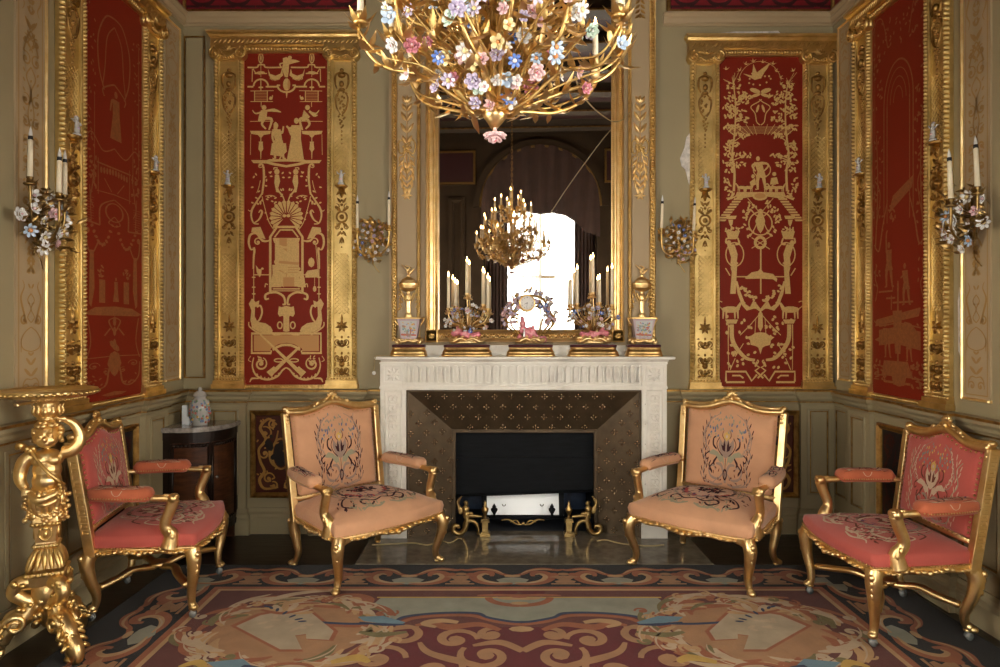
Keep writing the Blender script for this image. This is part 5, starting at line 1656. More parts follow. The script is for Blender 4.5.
    C('e_violet'); clump(b, 0, .36, .3, .07, 6, .03, 0, rr)
    b.map = None; b.mi = 0
    part('seat_cushion', b, mats, root)
    # ---- back pad and frame
    cosl, sinl = cos(lean), sin(lean)
    by = DB - .015
    def back_xf(x, z, d=0.0):
        """x, height along the back, d toward the sitter"""
        h = z - z1
        return (x, by + h * sinl - d * cosl, z1 + h * cosl - d * sinl * .0 - d * sinl)
    PW = BW - (.012 if salmon else .004)
    def topcurve(u):
        return btop - .03 + (crest - btop) * .75 * math.exp(-(u / .38) ** 2) + .012 * abs(u) ** 4
    def back_pt(u, v, off=0.0):
        zb, zt = bbot + .02, topcurve(u) - .012
        hw = PW - .022 + .010 * v
        e = (1 - abs(u) ** 4) * (1 - abs(2 * v - 1) ** 4)
        return back_xf(u * hw, zb + (zt - zb) * v, .026 + (.034 if salmon else .028) * e ** .7 + off)
    b = MB(); b.dz = .00003; vs = []; fs = []; n = 20
    for j in range(n + 1):
        for i in range(n + 1): vs.append(back_pt(-1 + 2 * i / n, j / n))
    for j in range(n):
        for i in range(n): a = j * (n + 1) + i; fs.append((a, a + 1, a + n + 2, a + n + 1))
    # sides and back of the pad
    per = [(i, 0) for i in range(n)] + [(n, j) for j in range(n)] + [(i, n) for i in range(n, 0, -1)] + [(0, j) for j in range(n, 0, -1)]
    base = len(vs)
    for (i, j) in per:
        u, v = -1 + 2 * i / n, j / n; zb, zt = bbot + .02, topcurve(u) - .012
        vs.append(back_xf(u * (PW - .022 + .01 * v), zb + (zt - zb) * v, -.012))
    m = len(per); idx = [j * (n + 1) + i for i, j in per]
    for k in range(m): l = (k + 1) % m; fs.append((idx[l], idx[k], base + k, base + l))
    fs.append(tuple(base + k for k in range(m)))
    b.add(vs, fs, True)
    back_map = lambda x, y, z=0.0: back_pt(max(-.985, min(.985, x)), max(.01, min(.985, y)), .002 + z)
    def back_half():
        C('e_grey' if salmon else 'e_green')
        # wavy side tendril
        S(b, [(-.16, .03), (-.42, .08), (-.52, .22), (-.46, .34), (-.56, .48), (-.48, .60), (-.54, .74), (-.42, .86), (-.46, .97)] if salmon else [(-.5, .06), (-.62, .25), (-.56, .42), (-.68, .58), (-.60, .74), (-.7, .86)], [.014, .022, .02, .012])
        C('e_dark' if salmon else 'e_cream')
        for k in range(22):
            y = .10 + k * .038; ell(b, (-.50 if salmon else -.62) + .045 * sin(y * 23) + (.045 if k % 2 else -.04), y, .040, .011, 1.2 if k % 2 else 2.0)
        # stem and scrolls
        C('e_grey'); S(b, [(-.01, .08), (-.03, .20), (-.10, .30), (-.22, .32)], [.02, .05, .022]); S(b, [(-.03, .22), (-.16, .13), (-.33, .16), (-.38, .26), (-.28, .30), (-.22, .24)], [.016, .034, .03, .014])
        S(b, [(-.06, .07), (-.22, .05), (-.40, .10)], [.024, .03, .01])
        C('e_dark' if salmon else 'e_brown'); S(b, [(0, .12), (-.035, .16), (-.035, .22), (0, .25)], .022); S(b, [(-.3, .22), (-.38, .30), (-.34, .36)], [.014, .03, .012])
        S(b, [(-.28, .33), (-.36, .27), (-.30, .2)], .018)
        # side leaves
        C('e_green' if salmon else 'e_cream')
        poly(b, [(-.04, .36), (-.18, .46), (-.30, .50), (-.42, .46), (-.36, .44), (-.24, .42), (-.12, .33)]); poly(b, [(-.02, .28), (-.10, .38), (-.14, .46), (-.05, .40)])
        C('e_dark' if salmon else 'e_brown'); S(b, [(-.20, .40), (-.27, .34), (-.25, .30)], [.02, .045, .01]); S(b, [(-.38, .48), (-.47, .44), (-.45, .38), (-.40, .40)], .018)
        S(b, [(-.22, .50), (-.30, .56), (-.30, .64), (-.24, .66)], [.02, .034, .014])
        # lily
        C('e_cream' if not salmon else 'e_grey'); poly(b, [(0, .38), (-.11, .43), (-.18, .54), (-.16, .63), (-.08, .56), (-.04, .62), (0, .58)])
        C('e_dark' if salmon else 'e_brown'); poly(b, [(-.02, .46), (-.08, .48), (-.12, .55), (-.07, .53), (-.05, .60), (-.02, .54)]); S(b, [(-.16, .64), (-.22, .57), (-.17, .48), (-.07, .41)], .014)
        C('e_blue' if salmon else 'e_teal')
        for k in range(9): ell(b, -rr.uniform(.10, .42), rr.uniform(.64, .82), .024, .017, rr.random() * 3)
        C('e_green' if salmon else 'e_yellow')
        for k in range(12): ell(b, -rr.uniform(.02, .40), rr.uniform(.62, .90), .017, .013, rr.random() * 3)
        C('e_teal')
        for k in range(8): ell(b, -rr.uniform(.03, .36), rr.uniform(.72, .94), .018, .014, rr.random() * 3)
    def back_extra():
        # finer leafy vines between the lily and the edges
        C('e_grey'); S(b, [(-.20, .12), (-.34, .06), (-.52, .10), (-.58, .20)], [.008, .018, .008]); S(b, [(-.36, .46), (-.50, .52), (-.56, .66), (-.50, .80), (-.36, .90), (-.18, .93)], [.008, .016, .006])
        C('e_cream' if not salmon else 'e_grey')
        for k in range(16): ell(b, -.36 - .16 * sin(k * .2), .46 + .030 * k, .030, .010, k * 1.9)
        C('e_brown')
        for k in range(10): ell(b, -rr.uniform(.06, .5), rr.uniform(.06, .34), .026, .010, rr.random() * 3)
        S(b, [(-.04, .60), (-.10, .66), (-.07, .72)], [.008, .016, .006])
    both(back_half, back_map); both(back_extra, back_map)
    C('e_yellow'); poly(b, [(-.07, .61), (0, .585), (.07, .61), (.06, .68), (0, .70), (-.06, .68)]); ell(b, 0, .44, .035, .035); C('e_cream'); ell(b, 0, .645, .03, .022)
    C('e_dark' if salmon else 'e_brown'); S(b, [(0, .38), (0, .10)], .012)
    b.map = None; b.mi = len(mats)
    nb = 64
    for k in range(nb):
        t = k / nb * 4; i = int(t); q = t - i
        u, v = ((-1 + 2 * q, 0), (1, q), (1 - 2 * q, 1), (-1, 1 - q))[i]
        ball(b, Vector(back_pt(u, v)) + Vector((0, -.004, 0)), .0055 if not salmon else .0042, 6, 4)
    part('back_cushion', b, mats + [M_['nail']], root)
    gil = M_['gilt']
    # posts
    for s in (-1, 1):
        b = MB(); pw, pd = (.022, .020) if salmon else (.020, .024)
        vs = []; fs = []; K = 10
        for k in range(K + 1):
            t = k / K; z = (z0 - .0) + (topcurve(1) + .006 - z0) * t
            x = s * (BW + .004 + .014 * t); w = pw * (1 - .12 * t); cx, cy, cz = back_xf(x, z, .006)
            for dx, dy in ((-w, -pd), (w, -pd), (w, pd), (-w, pd)): vs.append((cx + dx, cy + dy * cosl, cz - dy * sinl * 0))
        for k in range(K):
            for q in range(4): l = (q + 1) % 4; fs.append((k * 4 + q, k * 4 + l, k * 4 + 4 + l, k * 4 + 4 + q))
        fs += [(3, 2, 1, 0), tuple(K * 4 + q for q in range(4))]
        b.add(vs, fs)
        if not salmon:      # carved key fret on the outer face of the post
            for k in range(13):
                z = z1 + .09 + k * .033; c = back_xf(s * (BW + .03), z, .006)
                x = c[0] + s * (-.002 + .008 * (z - z1))
                for dy, dz, ly, lz in ((0, .010, .016, .003), (.013, 0, .003, .011), (-.004, -.006, .010, .003)):
                    box(b, *sorted((x - s * .01, x + s * .004)), c[1] + dy - ly, c[1] + dy + ly, c[2] + dz - lz, c[2] + dz + lz)
        part('back_post', b, gil, root, bevel=.006)
    # crest rail
    b = MB(); pts = []; n = 26
    for i in range(n + 1):
        u = -1 + 2 * i / n; pts.append(back_xf(u * (BW + .016), topcurve(u) + .012, .012))
    tube(b, pts, [.022] * 3 + [.024] * 20 + [.022] * 3, 10, flat=.85)
    for i in range(n + 1):
        u = -1 + 2 * i / n
        pts[i] = back_xf(u * (BW + .012), topcurve(u) + .030, .006)
    tube(b, pts, .011, 8)
    ct = topcurve(0)
    for k in range(5):
        a = (k - 2) * .5; c = back_xf(sin(a) * .022, ct + .042 + .022 * cos(a), .022); ball(b, c, (.011, .012, .019), 8, 6, Matrix.Rotation(a, 3, 'Y'))
    ball(b, back_xf(0, ct + .034, .03), (.014, .012, .013))
    for s in (-1, 1):
        for k in range(6):
            u = s * (.12 + k * .075); c = back_xf(u * BW, topcurve(u) + .034 + .008 * cos(k * 2), .020)
            ball(b, c, (.024 - .002 * k, .010, .0105), 8, 5, Matrix.Rotation(s * (.35 + .3 * (k % 2)), 3, 'Y'))
        for k in range(4):
            c = back_xf(s * (BW + .012), topcurve(1) + .022 - k * .024, .024); ball(b, c, (.013, .010, .016 - .002 * k), 8, 5)
        ball(b, back_xf(s * (BW + .014), topcurve(1) + .030, .010), (.022, .020, .016))
    part('crest_rail', b, gil, root)
    # lower back rail
    b = MB(); c0, c1 = back_xf(-BW, bbot, .004), back_xf(BW, bbot, .004)
    tube(b, [c0, c1], .021, 8, flat=.8, up=(0, 0, 1)); tube(b, [back_xf(-BW, bbot + .012, .022), back_xf(BW, bbot + .012, .022)], .007, 6)
    part('back_rail', b, gil, root)
    # ---- seat rail, scalloped apron
    b = MB(); n = 48; segs = []
    vs = []; fs = []
    nn = 96
    def low(t):
        i = int(t) % 4; q = t - int(t)
        if i == 2: return z0 + .004
        e = abs(2 * q - 1)
        return z0 - (.020 if i == 0 else .012) * math.exp(-(e / .25) ** 2) - .010 * math.exp(-((e - .62) / .14) ** 2) - .038 * smooth01(max(0, (e - .72) / .28)) + .010
    for k in range(nn):
        t = k / nn * 4; x, y = plan(t); zl = low(t); g = .93
        for (f, z) in ((1.0, zl), (1.012, zl + .012), (1.0, z1 - .012), (1.022, z1 - .006), (1.012, z1 + .002), (g, z1 + .002), (g, zl + .004)): vs.append((x * f, y * f, z))
    for k in range(nn):
        l = (k + 1) % nn
        for q in range(7): r = (q + 1) % 7; fs.append((k * 7 + q, l * 7 + q, l * 7 + r, k * 7 + r))
    b.add(vs, fs, True)
    for i, wd in ((0, FW), (1, .27), (3, .27)):
        for k in range(-4, 5):
            t = i + .5 + k * .055; x, y = plan(t); zl = low(t); f = 1.03
            ball(b, (x * f, y * f, zl + .014 + .004 * (k % 2)), (.017 - .0012 * abs(k), .017 - .0012 * abs(k), .010 + .004 * (k == 0)), 8, 5)
        for s in (-1, 1):
            for k in range(3):
                t = i + .5 + s * (.28 + .05 * k); x, y = plan(t); ball(b, (x * 1.02, y * 1.02, low(t) + .012), (.014, .014, .007), 6, 4)
    part('seat_rail', b, gil, root)
    b = MB()
    for k in range(150 if not salmon else 130):
        t = k / (150 if not salmon else 130) * 4; x, y = plan(t)
        if 2.02 < t < 2.98: continue
        ball(b, (x * 1.022, y * 1.022, z1 + .006), .0050 if not salmon else .0040, 6, 4)
    if not salmon:
        for s in (-1, 1):
            for k in range(9): ball(b, (s * (FW - .012 + .014), DF + .115, z1 + .012 + k * .0065), .0045, 6, 4)
    part('nail_row', b, M_['nail'], root)
    # ---- legs
    for sx in (-1, 1):
        for fr in (1, 0):
            b = MB()
            if fr: X, Y, ktop, ox, oy = sx * (FW - .022), DF + .012, z0 + .020, sx * (.018 if salmon else .009), -.018 if salmon else -.010
            else: X, Y, ktop, ox, oy = sx * (BW - .015), DB - .025, z0 + .020, sx * .012, .022
            fxx = sx * (fx if fr else fx - .05); fyy = fy if fr else (-fy - .005)
            hh = ktop - cast
            pts = [(X, Y, ktop), (X + ox, Y + oy, cast + hh * .84), (X + ox * .6, Y + oy * .5, cast + hh * .58), ((X * .5 + fxx * .5) - ox * .55, (Y + fyy) / 2 - oy * .5, cast + hh * .30), (fxx - ox * .3, fyy - oy * .3, cast + hh * .12), (fxx + ox * .4, fyy + oy * .4, cast + .022), (fxx + ox * .9, fyy + oy * .9, cast + .014)]
            tube(b, cr(pts, 6), [.036, .035, .027, .021, .0175, .019, .012], 12)
            ball(b, (fxx + ox * .9, fyy + oy * .9, cast + .016), (.021, .021, .016)); ball(b, (fxx, fyy, cast + .010), (.018, .018, .010))
            for k in range(4):
                c = (X + ox * (1.15 - .15 * k) + sx * .018, Y + oy * (1.1 - .1 * k) + (-.018 if fr else .018), cast + hh * (.92 - .09 * k)); ball(b, c, (.014 - .002 * k, .014 - .002 * k, .017), 8, 5)
            lg = part('leg', b, gil, root)
            if cast:
                b = MB(); tube(b, [(fxx, fyy, cast + .004), (fxx + sx * .004, fyy, .020)], .008, 8)
                tube(b, [(fxx - .011, fyy + oy * .3, .0175), (fxx + .011, fyy + oy * .3, .0175)], .0172, 14)
                part('caster', b, M_['castor'], lg)
    # ---- arms
    az = (.555 if salmon else .610)
    ay = -.160 if salmon else -.105
    for s in (-1, 1):
        b = MB()
        bp = Vector(back_xf(s * (BW + .004), az - .005, .012)); fp = Vector((s * (FW + .004), ay, az - .018))
        mid = bp.lerp(fp, .5) + Vector((s * .018, 0, .006))
        rail = cr([bp, mid, fp, fp + Vector((0, -.030, -.002))], 6)
        tube(b, rail, [.017, .019, .020, .022], 8, flat=.8)
        # scrolled knuckle and raked support
        kx = fp + Vector((0, -.048, -.002)); ball(b, kx, (.026, .026, .024)); tube(b, [kx + Vector((-.026, -.004, 0)), kx + Vector((.026, -.004, 0))], .019, 12)
        bottom = Vector((s * (FW - .012), DF + (.100 if salmon else .115), z1 - .005))
        sp = cr([kx + Vector((0, -.004, -.006)), kx + Vector((0, .010, -.05)), kx.lerp(bottom, .52) + Vector((s * .006, .024, 0)), bottom + Vector((0, -.012, .06)), bottom + Vector((0, -.004, 0))], 6)
        tube(b, sp, [.028, .026, .025, .034, .044], 10, flat=.9)
        for k in range(3): ball(b, kx + Vector((s * .008, -.018 + .004 * k, .012 - .02 * k)), (.014, .010, .010), 8, 5)
        for k in range(3): ball(b, sp[-4 - 3 * k] if hasattr(sp[0], 'x') else Vector(sp[-4 - 3 * k]) + Vector((s * .022, -.010, 0)), (.010, .012, .016), 8, 5)
        for k in range(4): ball(b, rail[-3 - k] if hasattr(rail[0], 'x') else Vector(rail[-3 - k]) + Vector((0, 0, .014)), (.010, .014, .008), 6, 4)
        part('arm', b, gil, root)
        # padded elbow rest with embroidery
        b = MB(); b.dz = .00003
        ps = [bp.lerp(fp, t) + Vector((s * .018 * sin(PI * t), 0, .022)) for t in [.10 + .08 * k for k in range(11)]]
        wr = [.036] + [.046] * 9 + [.036]; hr = [.027] + [.035] * 9 + [.025]
        vs = []; fs = []; K = 16
        L = len(ps)
        def pad_pt(t, a, off=0.0):
            q = t * (L - 1); i = min(int(q), L - 2); f = q - i
            p = ps[i].lerp(ps[i + 1], f); d = (ps[i + 1] - ps[i]).normalized(); side = d.cross(Vector((0, 0, 1))).normalized()
            endc = max(.02, 1 - max(0, (abs(2 * t - 1) - .86) / .14) ** 2 * .9)
            w = (wr[i] * (1 - f) + wr[i + 1] * f) * (.6 + .4 * endc); hh = (hr[i] * (1 - f) + hr[i + 1] * f) * endc
            ca, sa = cos(a), sin(a); sq = lambda v: math.copysign(abs(v) ** .7, v)
            return p + side * (sq(ca) * (w + off)) + Vector((0, 0, sq(sa) * (hh + off)))
        R_ = 20
        for i in range(R_ + 1):
            for k in range(K): vs.append(pad_pt(i / R_, 2 * PI * k / K))
        for i in range(R_):
            for k in range(K): l = (k + 1) % K; fs.append((i * K + k, i * K + l, (i + 1) * K + l, (i + 1) * K + k))
        fs += [tuple(range(K))[::-1], tuple(R_ * K + k for k in range(K))]
        b.add(vs, fs, True)
        r3 = random.Random(s + 12)
        b.map = lambda x, y, z=0.0: pad_pt(max(.02, min(.98, x)), PI / 2 + y, .0016 + z)
        for nm, cnt, sz in ((dk, 16, .030), (lt, 14, .026), ('e_rose' if salmon else 'e_cream', 8, .024), ('e_violet', 3, .02)):
            C(nm)
            for k in range(cnt):
                x = r3.uniform(.15, .85); ell(b, x, r3.uniform(-1.0, 1.0) * .8, sz, sz * 5, r3.random() * 3)
        C(dk); S(b, [(.2, -.6), (.35, .5), (.5, -.5), (.65, .5), (.8, -.5)], .022)
        for q in (-1, 1): C('e_cream'); S(b, [(.42, q * 1.0), (.46, q * 1.5), (.54, q * 1.5), (.58, q * 1.0)], .014)
        b.map = None; b.mi = 11
        for k in range(22):
            t = .05 + .9 * k / 21
            for q in (.42, -.42): ball(b, pad_pt(t, PI * 1.5 + (PI / 2 - .25) * math.copysign(1, q), .001), .0038, 5, 3)
        part('arm_pad', b, [padm] + [M_[e] for e in emb] + [M_['nail']], root)
    # ---- X stretcher of the pink chairs
    if not salmon:
        b = MB(); zz = cast + .115
        for s in (-1, 1):
            pts = [(s * (fx - .02), fy + .02, zz), (s * (fx * .62), fy * .62, zz + .018), (s * .10, -.10, zz + .035), (s * .035, -.035, zz + .020), (0, 0, zz + .026), (-s * .035, .035, zz + .020), (-s * .10, .10, zz + .035), (-s * (fx * .62 - .03), -fy * .62, zz + .018), (-s * (fx - .07), -fy - .02, zz)]
            pts = [(x, y * .98, z) for x, y, z in pts]
            tube(b, cr(pts, 5), .023, 8, flat=.7)
        lathe(b, [(.001, 0), (.045, .002), (.052, .014), (.040, .024), (.014, .030), (.001, .032)], 14, (0, 0, zz + .016))
        part('stretcher', b, gil, root)
    return root

g1, g2 = 'salmon armchairs beside the fireplace', 'pink armchairs along the side walls'
make_chair('salmon', 'salmon upholstered gilt armchair without stretcher, left of the fireplace', T(-.812, 3.948, .0135, PI / 4), g1)
make_chair('salmon', 'salmon upholstered gilt armchair without stretcher, right of the fireplace', T(1.231, 3.928, .0135, math.radians(-40.9)), g1)
make_chair('pink', 'pink gilt armchair with X stretcher, beside the gilt putto stand', T(-1.773, 3.475, .0135, math.radians(101)), g2)
make_chair('pink', 'pink gilt armchair with X stretcher, against the right wall', T(1.872, 3.235, .0135, math.radians(-89)), g2)
# ---------------------------------------------------------------- carpet
def make_rug():
    b = MB(); order = ['r_black', 'r_navy', 'r_field', 'r_orange', 'r_ochre', 'r_blue', 'r_beige', 'r_tan', 'r_crimson', 'r_ink', 'r_gold', 'r_sky', 'r_olive', 'r_cream']
    ix = {n: i for i, n in enumerate(order)}
    X0, X1, Y1, Y0 = -1.93, 2.19, 3.955, -.6
    box(b, X0, X1, Y0, Y1, .0, .010)
    b.dz = .000008
    ax = .10                      # axis of the carpet
    z = .0108
    def C(n): b.mi = ix[n]
    def base(x, y, zz=0.0): return (ax + x, y, zz)
    def both(fn):
        for s in (1, -1):
            b.map = lambda x, y, zz=0.0, q=s: (ax + q * x, y, zz); fn()
        b.map = base
    b.map = base
    # border ground and inner field (half widths measured from the axis)
    hx_o, hx_i = 2.03, 1.60
    yi = 3.575                    # inner edge of the far border
    C('r_navy'); poly(b, [(-hx_o, Y0 + .02), (hx_o, Y0 + .02), (hx_o, Y1 - .03), (-hx_o, Y1 - .03)], z - .0004)
    z = .0116
    C('r_orange'); poly(b, [(-hx_i - .045, Y0 + .4), (hx_i + .045, Y0 + .4), (hx_i + .045, yi + .045), (-hx_i - .045, yi + .045)], z)
    z = .0124; C('r_ochre'); poly(b, [(-hx_i - .014, Y0 + .43), (hx_i + .014, Y0 + .43), (hx_i + .014, yi + .014), (-hx_i - .014, yi + .014)], z)
    C('r_gold'); b.mi = ix['r_ochre']
    z = .0132; C('r_field'); poly(b, [(-hx_i + .010, Y0 + .45), (hx_i - .010, Y0 + .45), (hx_i - .010, yi - .010), (-hx_i + .010, yi - .010)], z)
    # border scrolls: repeats along the far edge and the sides
    rr = random.Random(2)
    def unit(ox, oy, ux, uy, vx, vy, f):
        """one repeat, u along the border, v outward"""
        b.map = lambda x, y, zz=0.0: (ox + ux * x * f + vx * y, oy + uy * x * f + vy * y, zz)
        zz = .0128
        C('r_orange'); S(b, [(-.29, .035), (-.21, .03), (-.12, .06), (-.075, .13), (-.11, .195), (-.17, .19), (-.175, .14)], [.02, .05, .06, .05, .02], zz)
        C('r_ochre'); S(b, [(-.28, .045), (-.20, .045), (-.13, .08), (-.105, .135), (-.13, .175), (-.16, .165)], [.008, .024, .032, .026, .008], zz + .0006)
        C('r_blue'); poly(b, [(-.30, .02), (-.22, .05), (-.20, .09), (-.25, .12), (-.30, .125)], zz + .0003)
        C('r_orange'); S(b, [(-.30, .15), (-.24, .17), (-.19, .225), (-.12, .255), (-.03, .235), (0, .25)], [.016, .035, .04, .016], zz)
        C('r_ochre'); S(b, [(-.24, .18), (-.19, .23), (-.12, .25), (-.06, .242)], [.006, .016, .006], zz + .0006); ell(b, -.30, .145, .04, .018, 0, zz + .0005)
        C('r_orange'); ell(b, -.055, .165, .03, .03, .4, zz)
        C('r_tan'); poly(b, [(0, .04), (-.05, .045), (-.06, .07), (-.03, .085), (-.055, .12), (-.09, .13), (-.04, .15), (0, .15)], zz); ell(b, -.004, .175, .03, .02, 0, zz); rib(b, [(-.08, .03), (0, .03)], .016, zz)
        C('r_cream'); S(b, [(-.26, .04), (-.18, .05), (-.125, .09)], [.004, .009, .004], zz + .0010)
        b.map = None
    def unit2(*a):
        unit(*a, 1); unit(*a, -1)
    px_ = .30
    for k in range(-3, 3):
        unit2(ax - .03 + (k + .5) * .583, yi + .055, 1, 0, 0, 1)
    for s in (-1, 1):
        for k in range(0, 6): unit2(ax + s * (hx_i + .06), yi - .22 - k * .60, 0, 1, s, 0)
    b.map = base
    C('r_orange'); zz = .0128
    # stripes bounding the border
    for s in (-1, 1): rib(b, [(s * (hx_i + .04), Y0 + .4), (s * (hx_i + .04), yi + .04)], .012, .0129)
    # ---------------- field
    def half():
        # orange scroll bracket beside the blue band
        Z = .0142
        C('r_blue'); poly(b, [(0, 3.47), (-.72, 3.47), (-.74, 3.40), (-.86, 3.33), (-.98, 3.30), (-.98, 3.19), (-.82, 3.17), (-.62, 3.19), (-.56, 3.25), (-.42, 3.29), (-.22, 3.29), (-.18, 3.24), (-.06, 3.19), (0, 3.185)], Z)
        C('r_ink'); S(b, [(-.98, 3.185), (-.80, 3.165), (-.62, 3.185), (-.56, 3.245), (-.40, 3.285), (-.22, 3.285), (-.16, 3.235), (-.05, 3.19), (0, 3.185)], .022, Z + .001)
        C('r_orange'); S(b, [(-.98, 3.16), (-.78, 3.14), (-.60, 3.165), (-.52, 3.225), (-.40, 3.255), (-.24, 3.255), (-.12, 3.19), (0, 3.155)], .028, Z + .0008)
        C('r_gold'); rib(b, [(0, 3.475), (-.74, 3.475)], .014, Z + .001)
        C('r_orange'); ring(b, 0, 3.475, .16, .10, .04, Z + .0014, PI, 1.5 * PI, 8); S(b, [(-.02, 3.50), (-.12, 3.505), (-.22, 3.50)], [.03, .03, .012], Z + .001); C('r_ochre'); S(b, [(0, 3.46), (-.08, 3.46), (-.12, 3.48)], [.03, .03, .01], Z + .0016)
        # leafy scroll at the outer end of the band
        C('r_orange'); S(b, [(-1.25, 3.40), (-1.05, 3.38), (-.88, 3.37), (-.78, 3.43), (-.85, 3.49), (-.97, 3.48), (-.99, 3.43)], [.02, .05, .07, .07, .06, .03], Z + .0012)
        C('r_ochre'); S(b, [(-1.15, 3.395), (-.95, 3.39), (-.84, 3.41), (-.84, 3.46), (-.92, 3.46)], [.01, .03, .035, .03, .012], Z + .0018)
        C('r_olive'); S(b, [(-1.30, 3.44), (-1.12, 3.45), (-1.02, 3.42)], [.012, .03, .01], Z + .001); C('r_orange'); S(b, [(-1.4, 3.47), (-1.26, 3.48), (-1.14, 3.46), (-1.08, 3.48)], [.02, .04, .01], Z + .001)
        # crimson field arabesques
        C('r_crimson'); poly(b, [(0, 3.13), (-.6, 3.13), (-.72, 3.02), (-.66, 2.6), (-.6, 2.0), (0, 2.0)], Z - .001)
        poly(b, [(-.02, 3.52), (.0, 3.56), (-.14, 3.56), (-.13, 3.50)], Z - .001)
        C('r_tan')
        for (cx, cy, r, a0, tn) in [(-.30, 3.01, .10, 0, 1.2), (-.55, 3.05, .10, 2, -1.2), (-.16, 2.86, .12, 2.5, 1.2), (-.62, 2.84, .12, 0, 1.2), (-.36, 2.74, .12, 1, -1.2), (-.14, 3.06, .06, 1, 1.2), (-.12, 2.62, .12, 0, -1.2), (-.5, 2.55, .14, 0, 1.2), (-.78, 3.00, .07, 0, 1.1)]:
            scroll(b, cx, cy, r, a0, tn, .045, Z + .0006)
        S(b, [(-.80, 2.80), (-.70, 2.95), (-.62, 3.10), (-.48, 3.13)], [.02, .05, .02], Z + .0004); S(b, [(-.05, 2.72), (-.2, 2.78), (-.4, 2.88), (-.46, 2.98)], [.02, .05, .02], Z + .0004); S(b, [(-.75, 2.62), (-.62, 2.70), (-.46, 2.66)], [.02, .05, .02], Z + .0004)
        S(b, [(0, 2.9), (-.1, 2.98), (-.22, 2.95)], [.04, .05, .02], Z + .0004)
        C('r_orange'); S(b, [(-.10, 3.10), (-.2, 3.16), (-.34, 3.13), (-.42, 3.17), (-.5, 3.15)], [.03, .06, .02], Z + .001); C('r_ochre'); S(b, [(-.3, 3.18), (-.38, 3.20), (-.46, 3.17), (-.40, 3.13)], [.03, .05, .02], Z + .0012)
        # big medallion
        mxx, my = -1.07, 3.10
        def Q(x, y): return (mxx + x, my + y)
        C('r_field'); poly(b, [Q(.46 * cos(q * PI / 12), .36 * sin(q * PI / 12)) for q in range(24)], Z + .0002)
        C('r_tan'); poly(b, [Q(.37 * cos(q * PI / 12), .31 * sin(q * PI / 12)) for q in range(24)], Z + .0006)
        pg = [(-1.343, 3.14), (-1.27, 3.26), (-1.13, 3.325), (-1.06, 3.325), (-.87, 3.09), (-.87, 3.003), (-.975, 3.014), (-.99, 3.06), (-1.035, 3.045), (-.965, 2.914), (-1.06, 2.914)]
        cxm, cym = -1.07, 3.10
        C('r_orange'); poly(b, [(cxm + (x - cxm) * 1.11, cym + (y - cym) * 1.11) for x, y in pg], Z + .0010)
        C('r_beige'); poly(b, pg, Z + .0016)
        C('r_cream'); clump(b, mxx - .04, my + .08, .12, .10, 10, .025, Z + .0020, rr)
        # acanthus: overlapping curling strokes running round the medallion
        cols = ['r_orange', 'r_cream', 'r_ochre', 'r_orange', 'r_cream', 'r_ochre', 'r_olive']
        for k in range(84):
            a0 = k / 84 * 2 * PI + rr.uniform(-.06, .06); sg = 1 if (k // 6) % 2 else -1
            if .15 < (a0 % (2 * PI)) < 0: continue
            r0 = rr.uniform(.66, .95); r1 = r0 + rr.uniform(.08, .30); L = rr.uniform(.35, .75) * sg
            p = []
            for q in range(5):
                t = q / 4; rq = r0 + (r1 - r0) * t + .05 * sin(t * PI); aq = a0 + L * t
                p.append(Q(.455 * rq * cos(aq), .375 * rq * sin(aq)))
            C(cols[k % 7]); S(b, p, [.012, .046, .038, .010], Z + .0026 + .0006 * (k % 3))
            if k % 2:
                e = p[-1]; C(cols[(k + 1) % 7]); scroll(b, e[0], e[1], .034, a0, 1.1 * sg, .020, Z + .0044)
            if k % 4 == 0:
                C('r_cream'); S(b, [(x + .008, y + .008) for x, y in p], [.003, .012, .003], Z + .0046)
        C('r_sky'); poly(b, [Q(*p) for p in [(.28, .14), (.40, .15), (.52, .08), (.50, .05), (.40, .07), (.32, .09)]], Z + .0048); poly(b, [Q(*p) for p in [(-.26, -.30), (-.12, -.27), (-.06, -.33), (-.16, -.39)]], Z + .0048)
        C('r_ink'); S(b, [Q(.30, .08), Q(.42, .055), Q(.52, .055)], [.01, .03, .01], Z + .0050); S(b, [Q(-.10, -.33), Q(-.04, -.36), Q(-.02, -.42)], [.02, .05, .02], Z + .005)
        C('r_gold'); S(b, [Q(.26, -.30), Q(.36, -.26), Q(.42, -.30)], [.03, .06, .02], Z + .005); S(b, [Q(-.36, -.34), Q(-.30, -.30), Q(-.24, -.36)], [.02, .05, .02], Z + .005)
        C('r_olive'); S(b, [Q(.32, -.02), Q(.42, -.05), Q(.54, -.02)], [.02, .05, .02], Z + .005); S(b, [Q(.08, .30), Q(.16, .28), Q(.22, .22)], [.01, .03, .01], Z + .005)
        C('r_cream'); ell(b, mxx + .10, my - .36, .09, .04, .2, Z + .005); C('r_orange'); ring(b, mxx + .10, my - .36, .10, .05, .022, Z + .0052)
        # shell of petals at the medallion's head
        for k in range(7):
            a = .1 + k * .42; C('r_cream' if k % 2 else 'r_ochre'); ell(b, mxx - .09 + .09 * cos(a), my + .20 + .07 * sin(a) - .02, .055, .020, a, Z + .0048)
            C('r_ink'); ell(b, mxx - .09 + .12 * cos(a + .2), my + .17 + .09 * sin(a - 1.2), .022, .009, a, Z + .0052)
        C('r_orange'); S(b, [Q(-.22, .22), Q(-.10, .18), Q(.02, .24)], [.015, .03, .015], Z + .0050)
        # field corner leaves toward the outer border
        C('r_orange'); S(b, [Q(-.44, -.5), Q(-.38, -.62), (mxx - .2, my - .7)], [.02, .06, .02], Z + .001)
    both(half)
    C('r_ochre'); ell(b, 0, 3.40, .05, .02, 0, .0166); ell(b, 0, 3.11, .06, .03, 0, .0166); C('r_orange'); ell(b, 0, 3.49, .05, .025, 0, .0166)
    # worn patches
    C('r_black')
    b.map = base
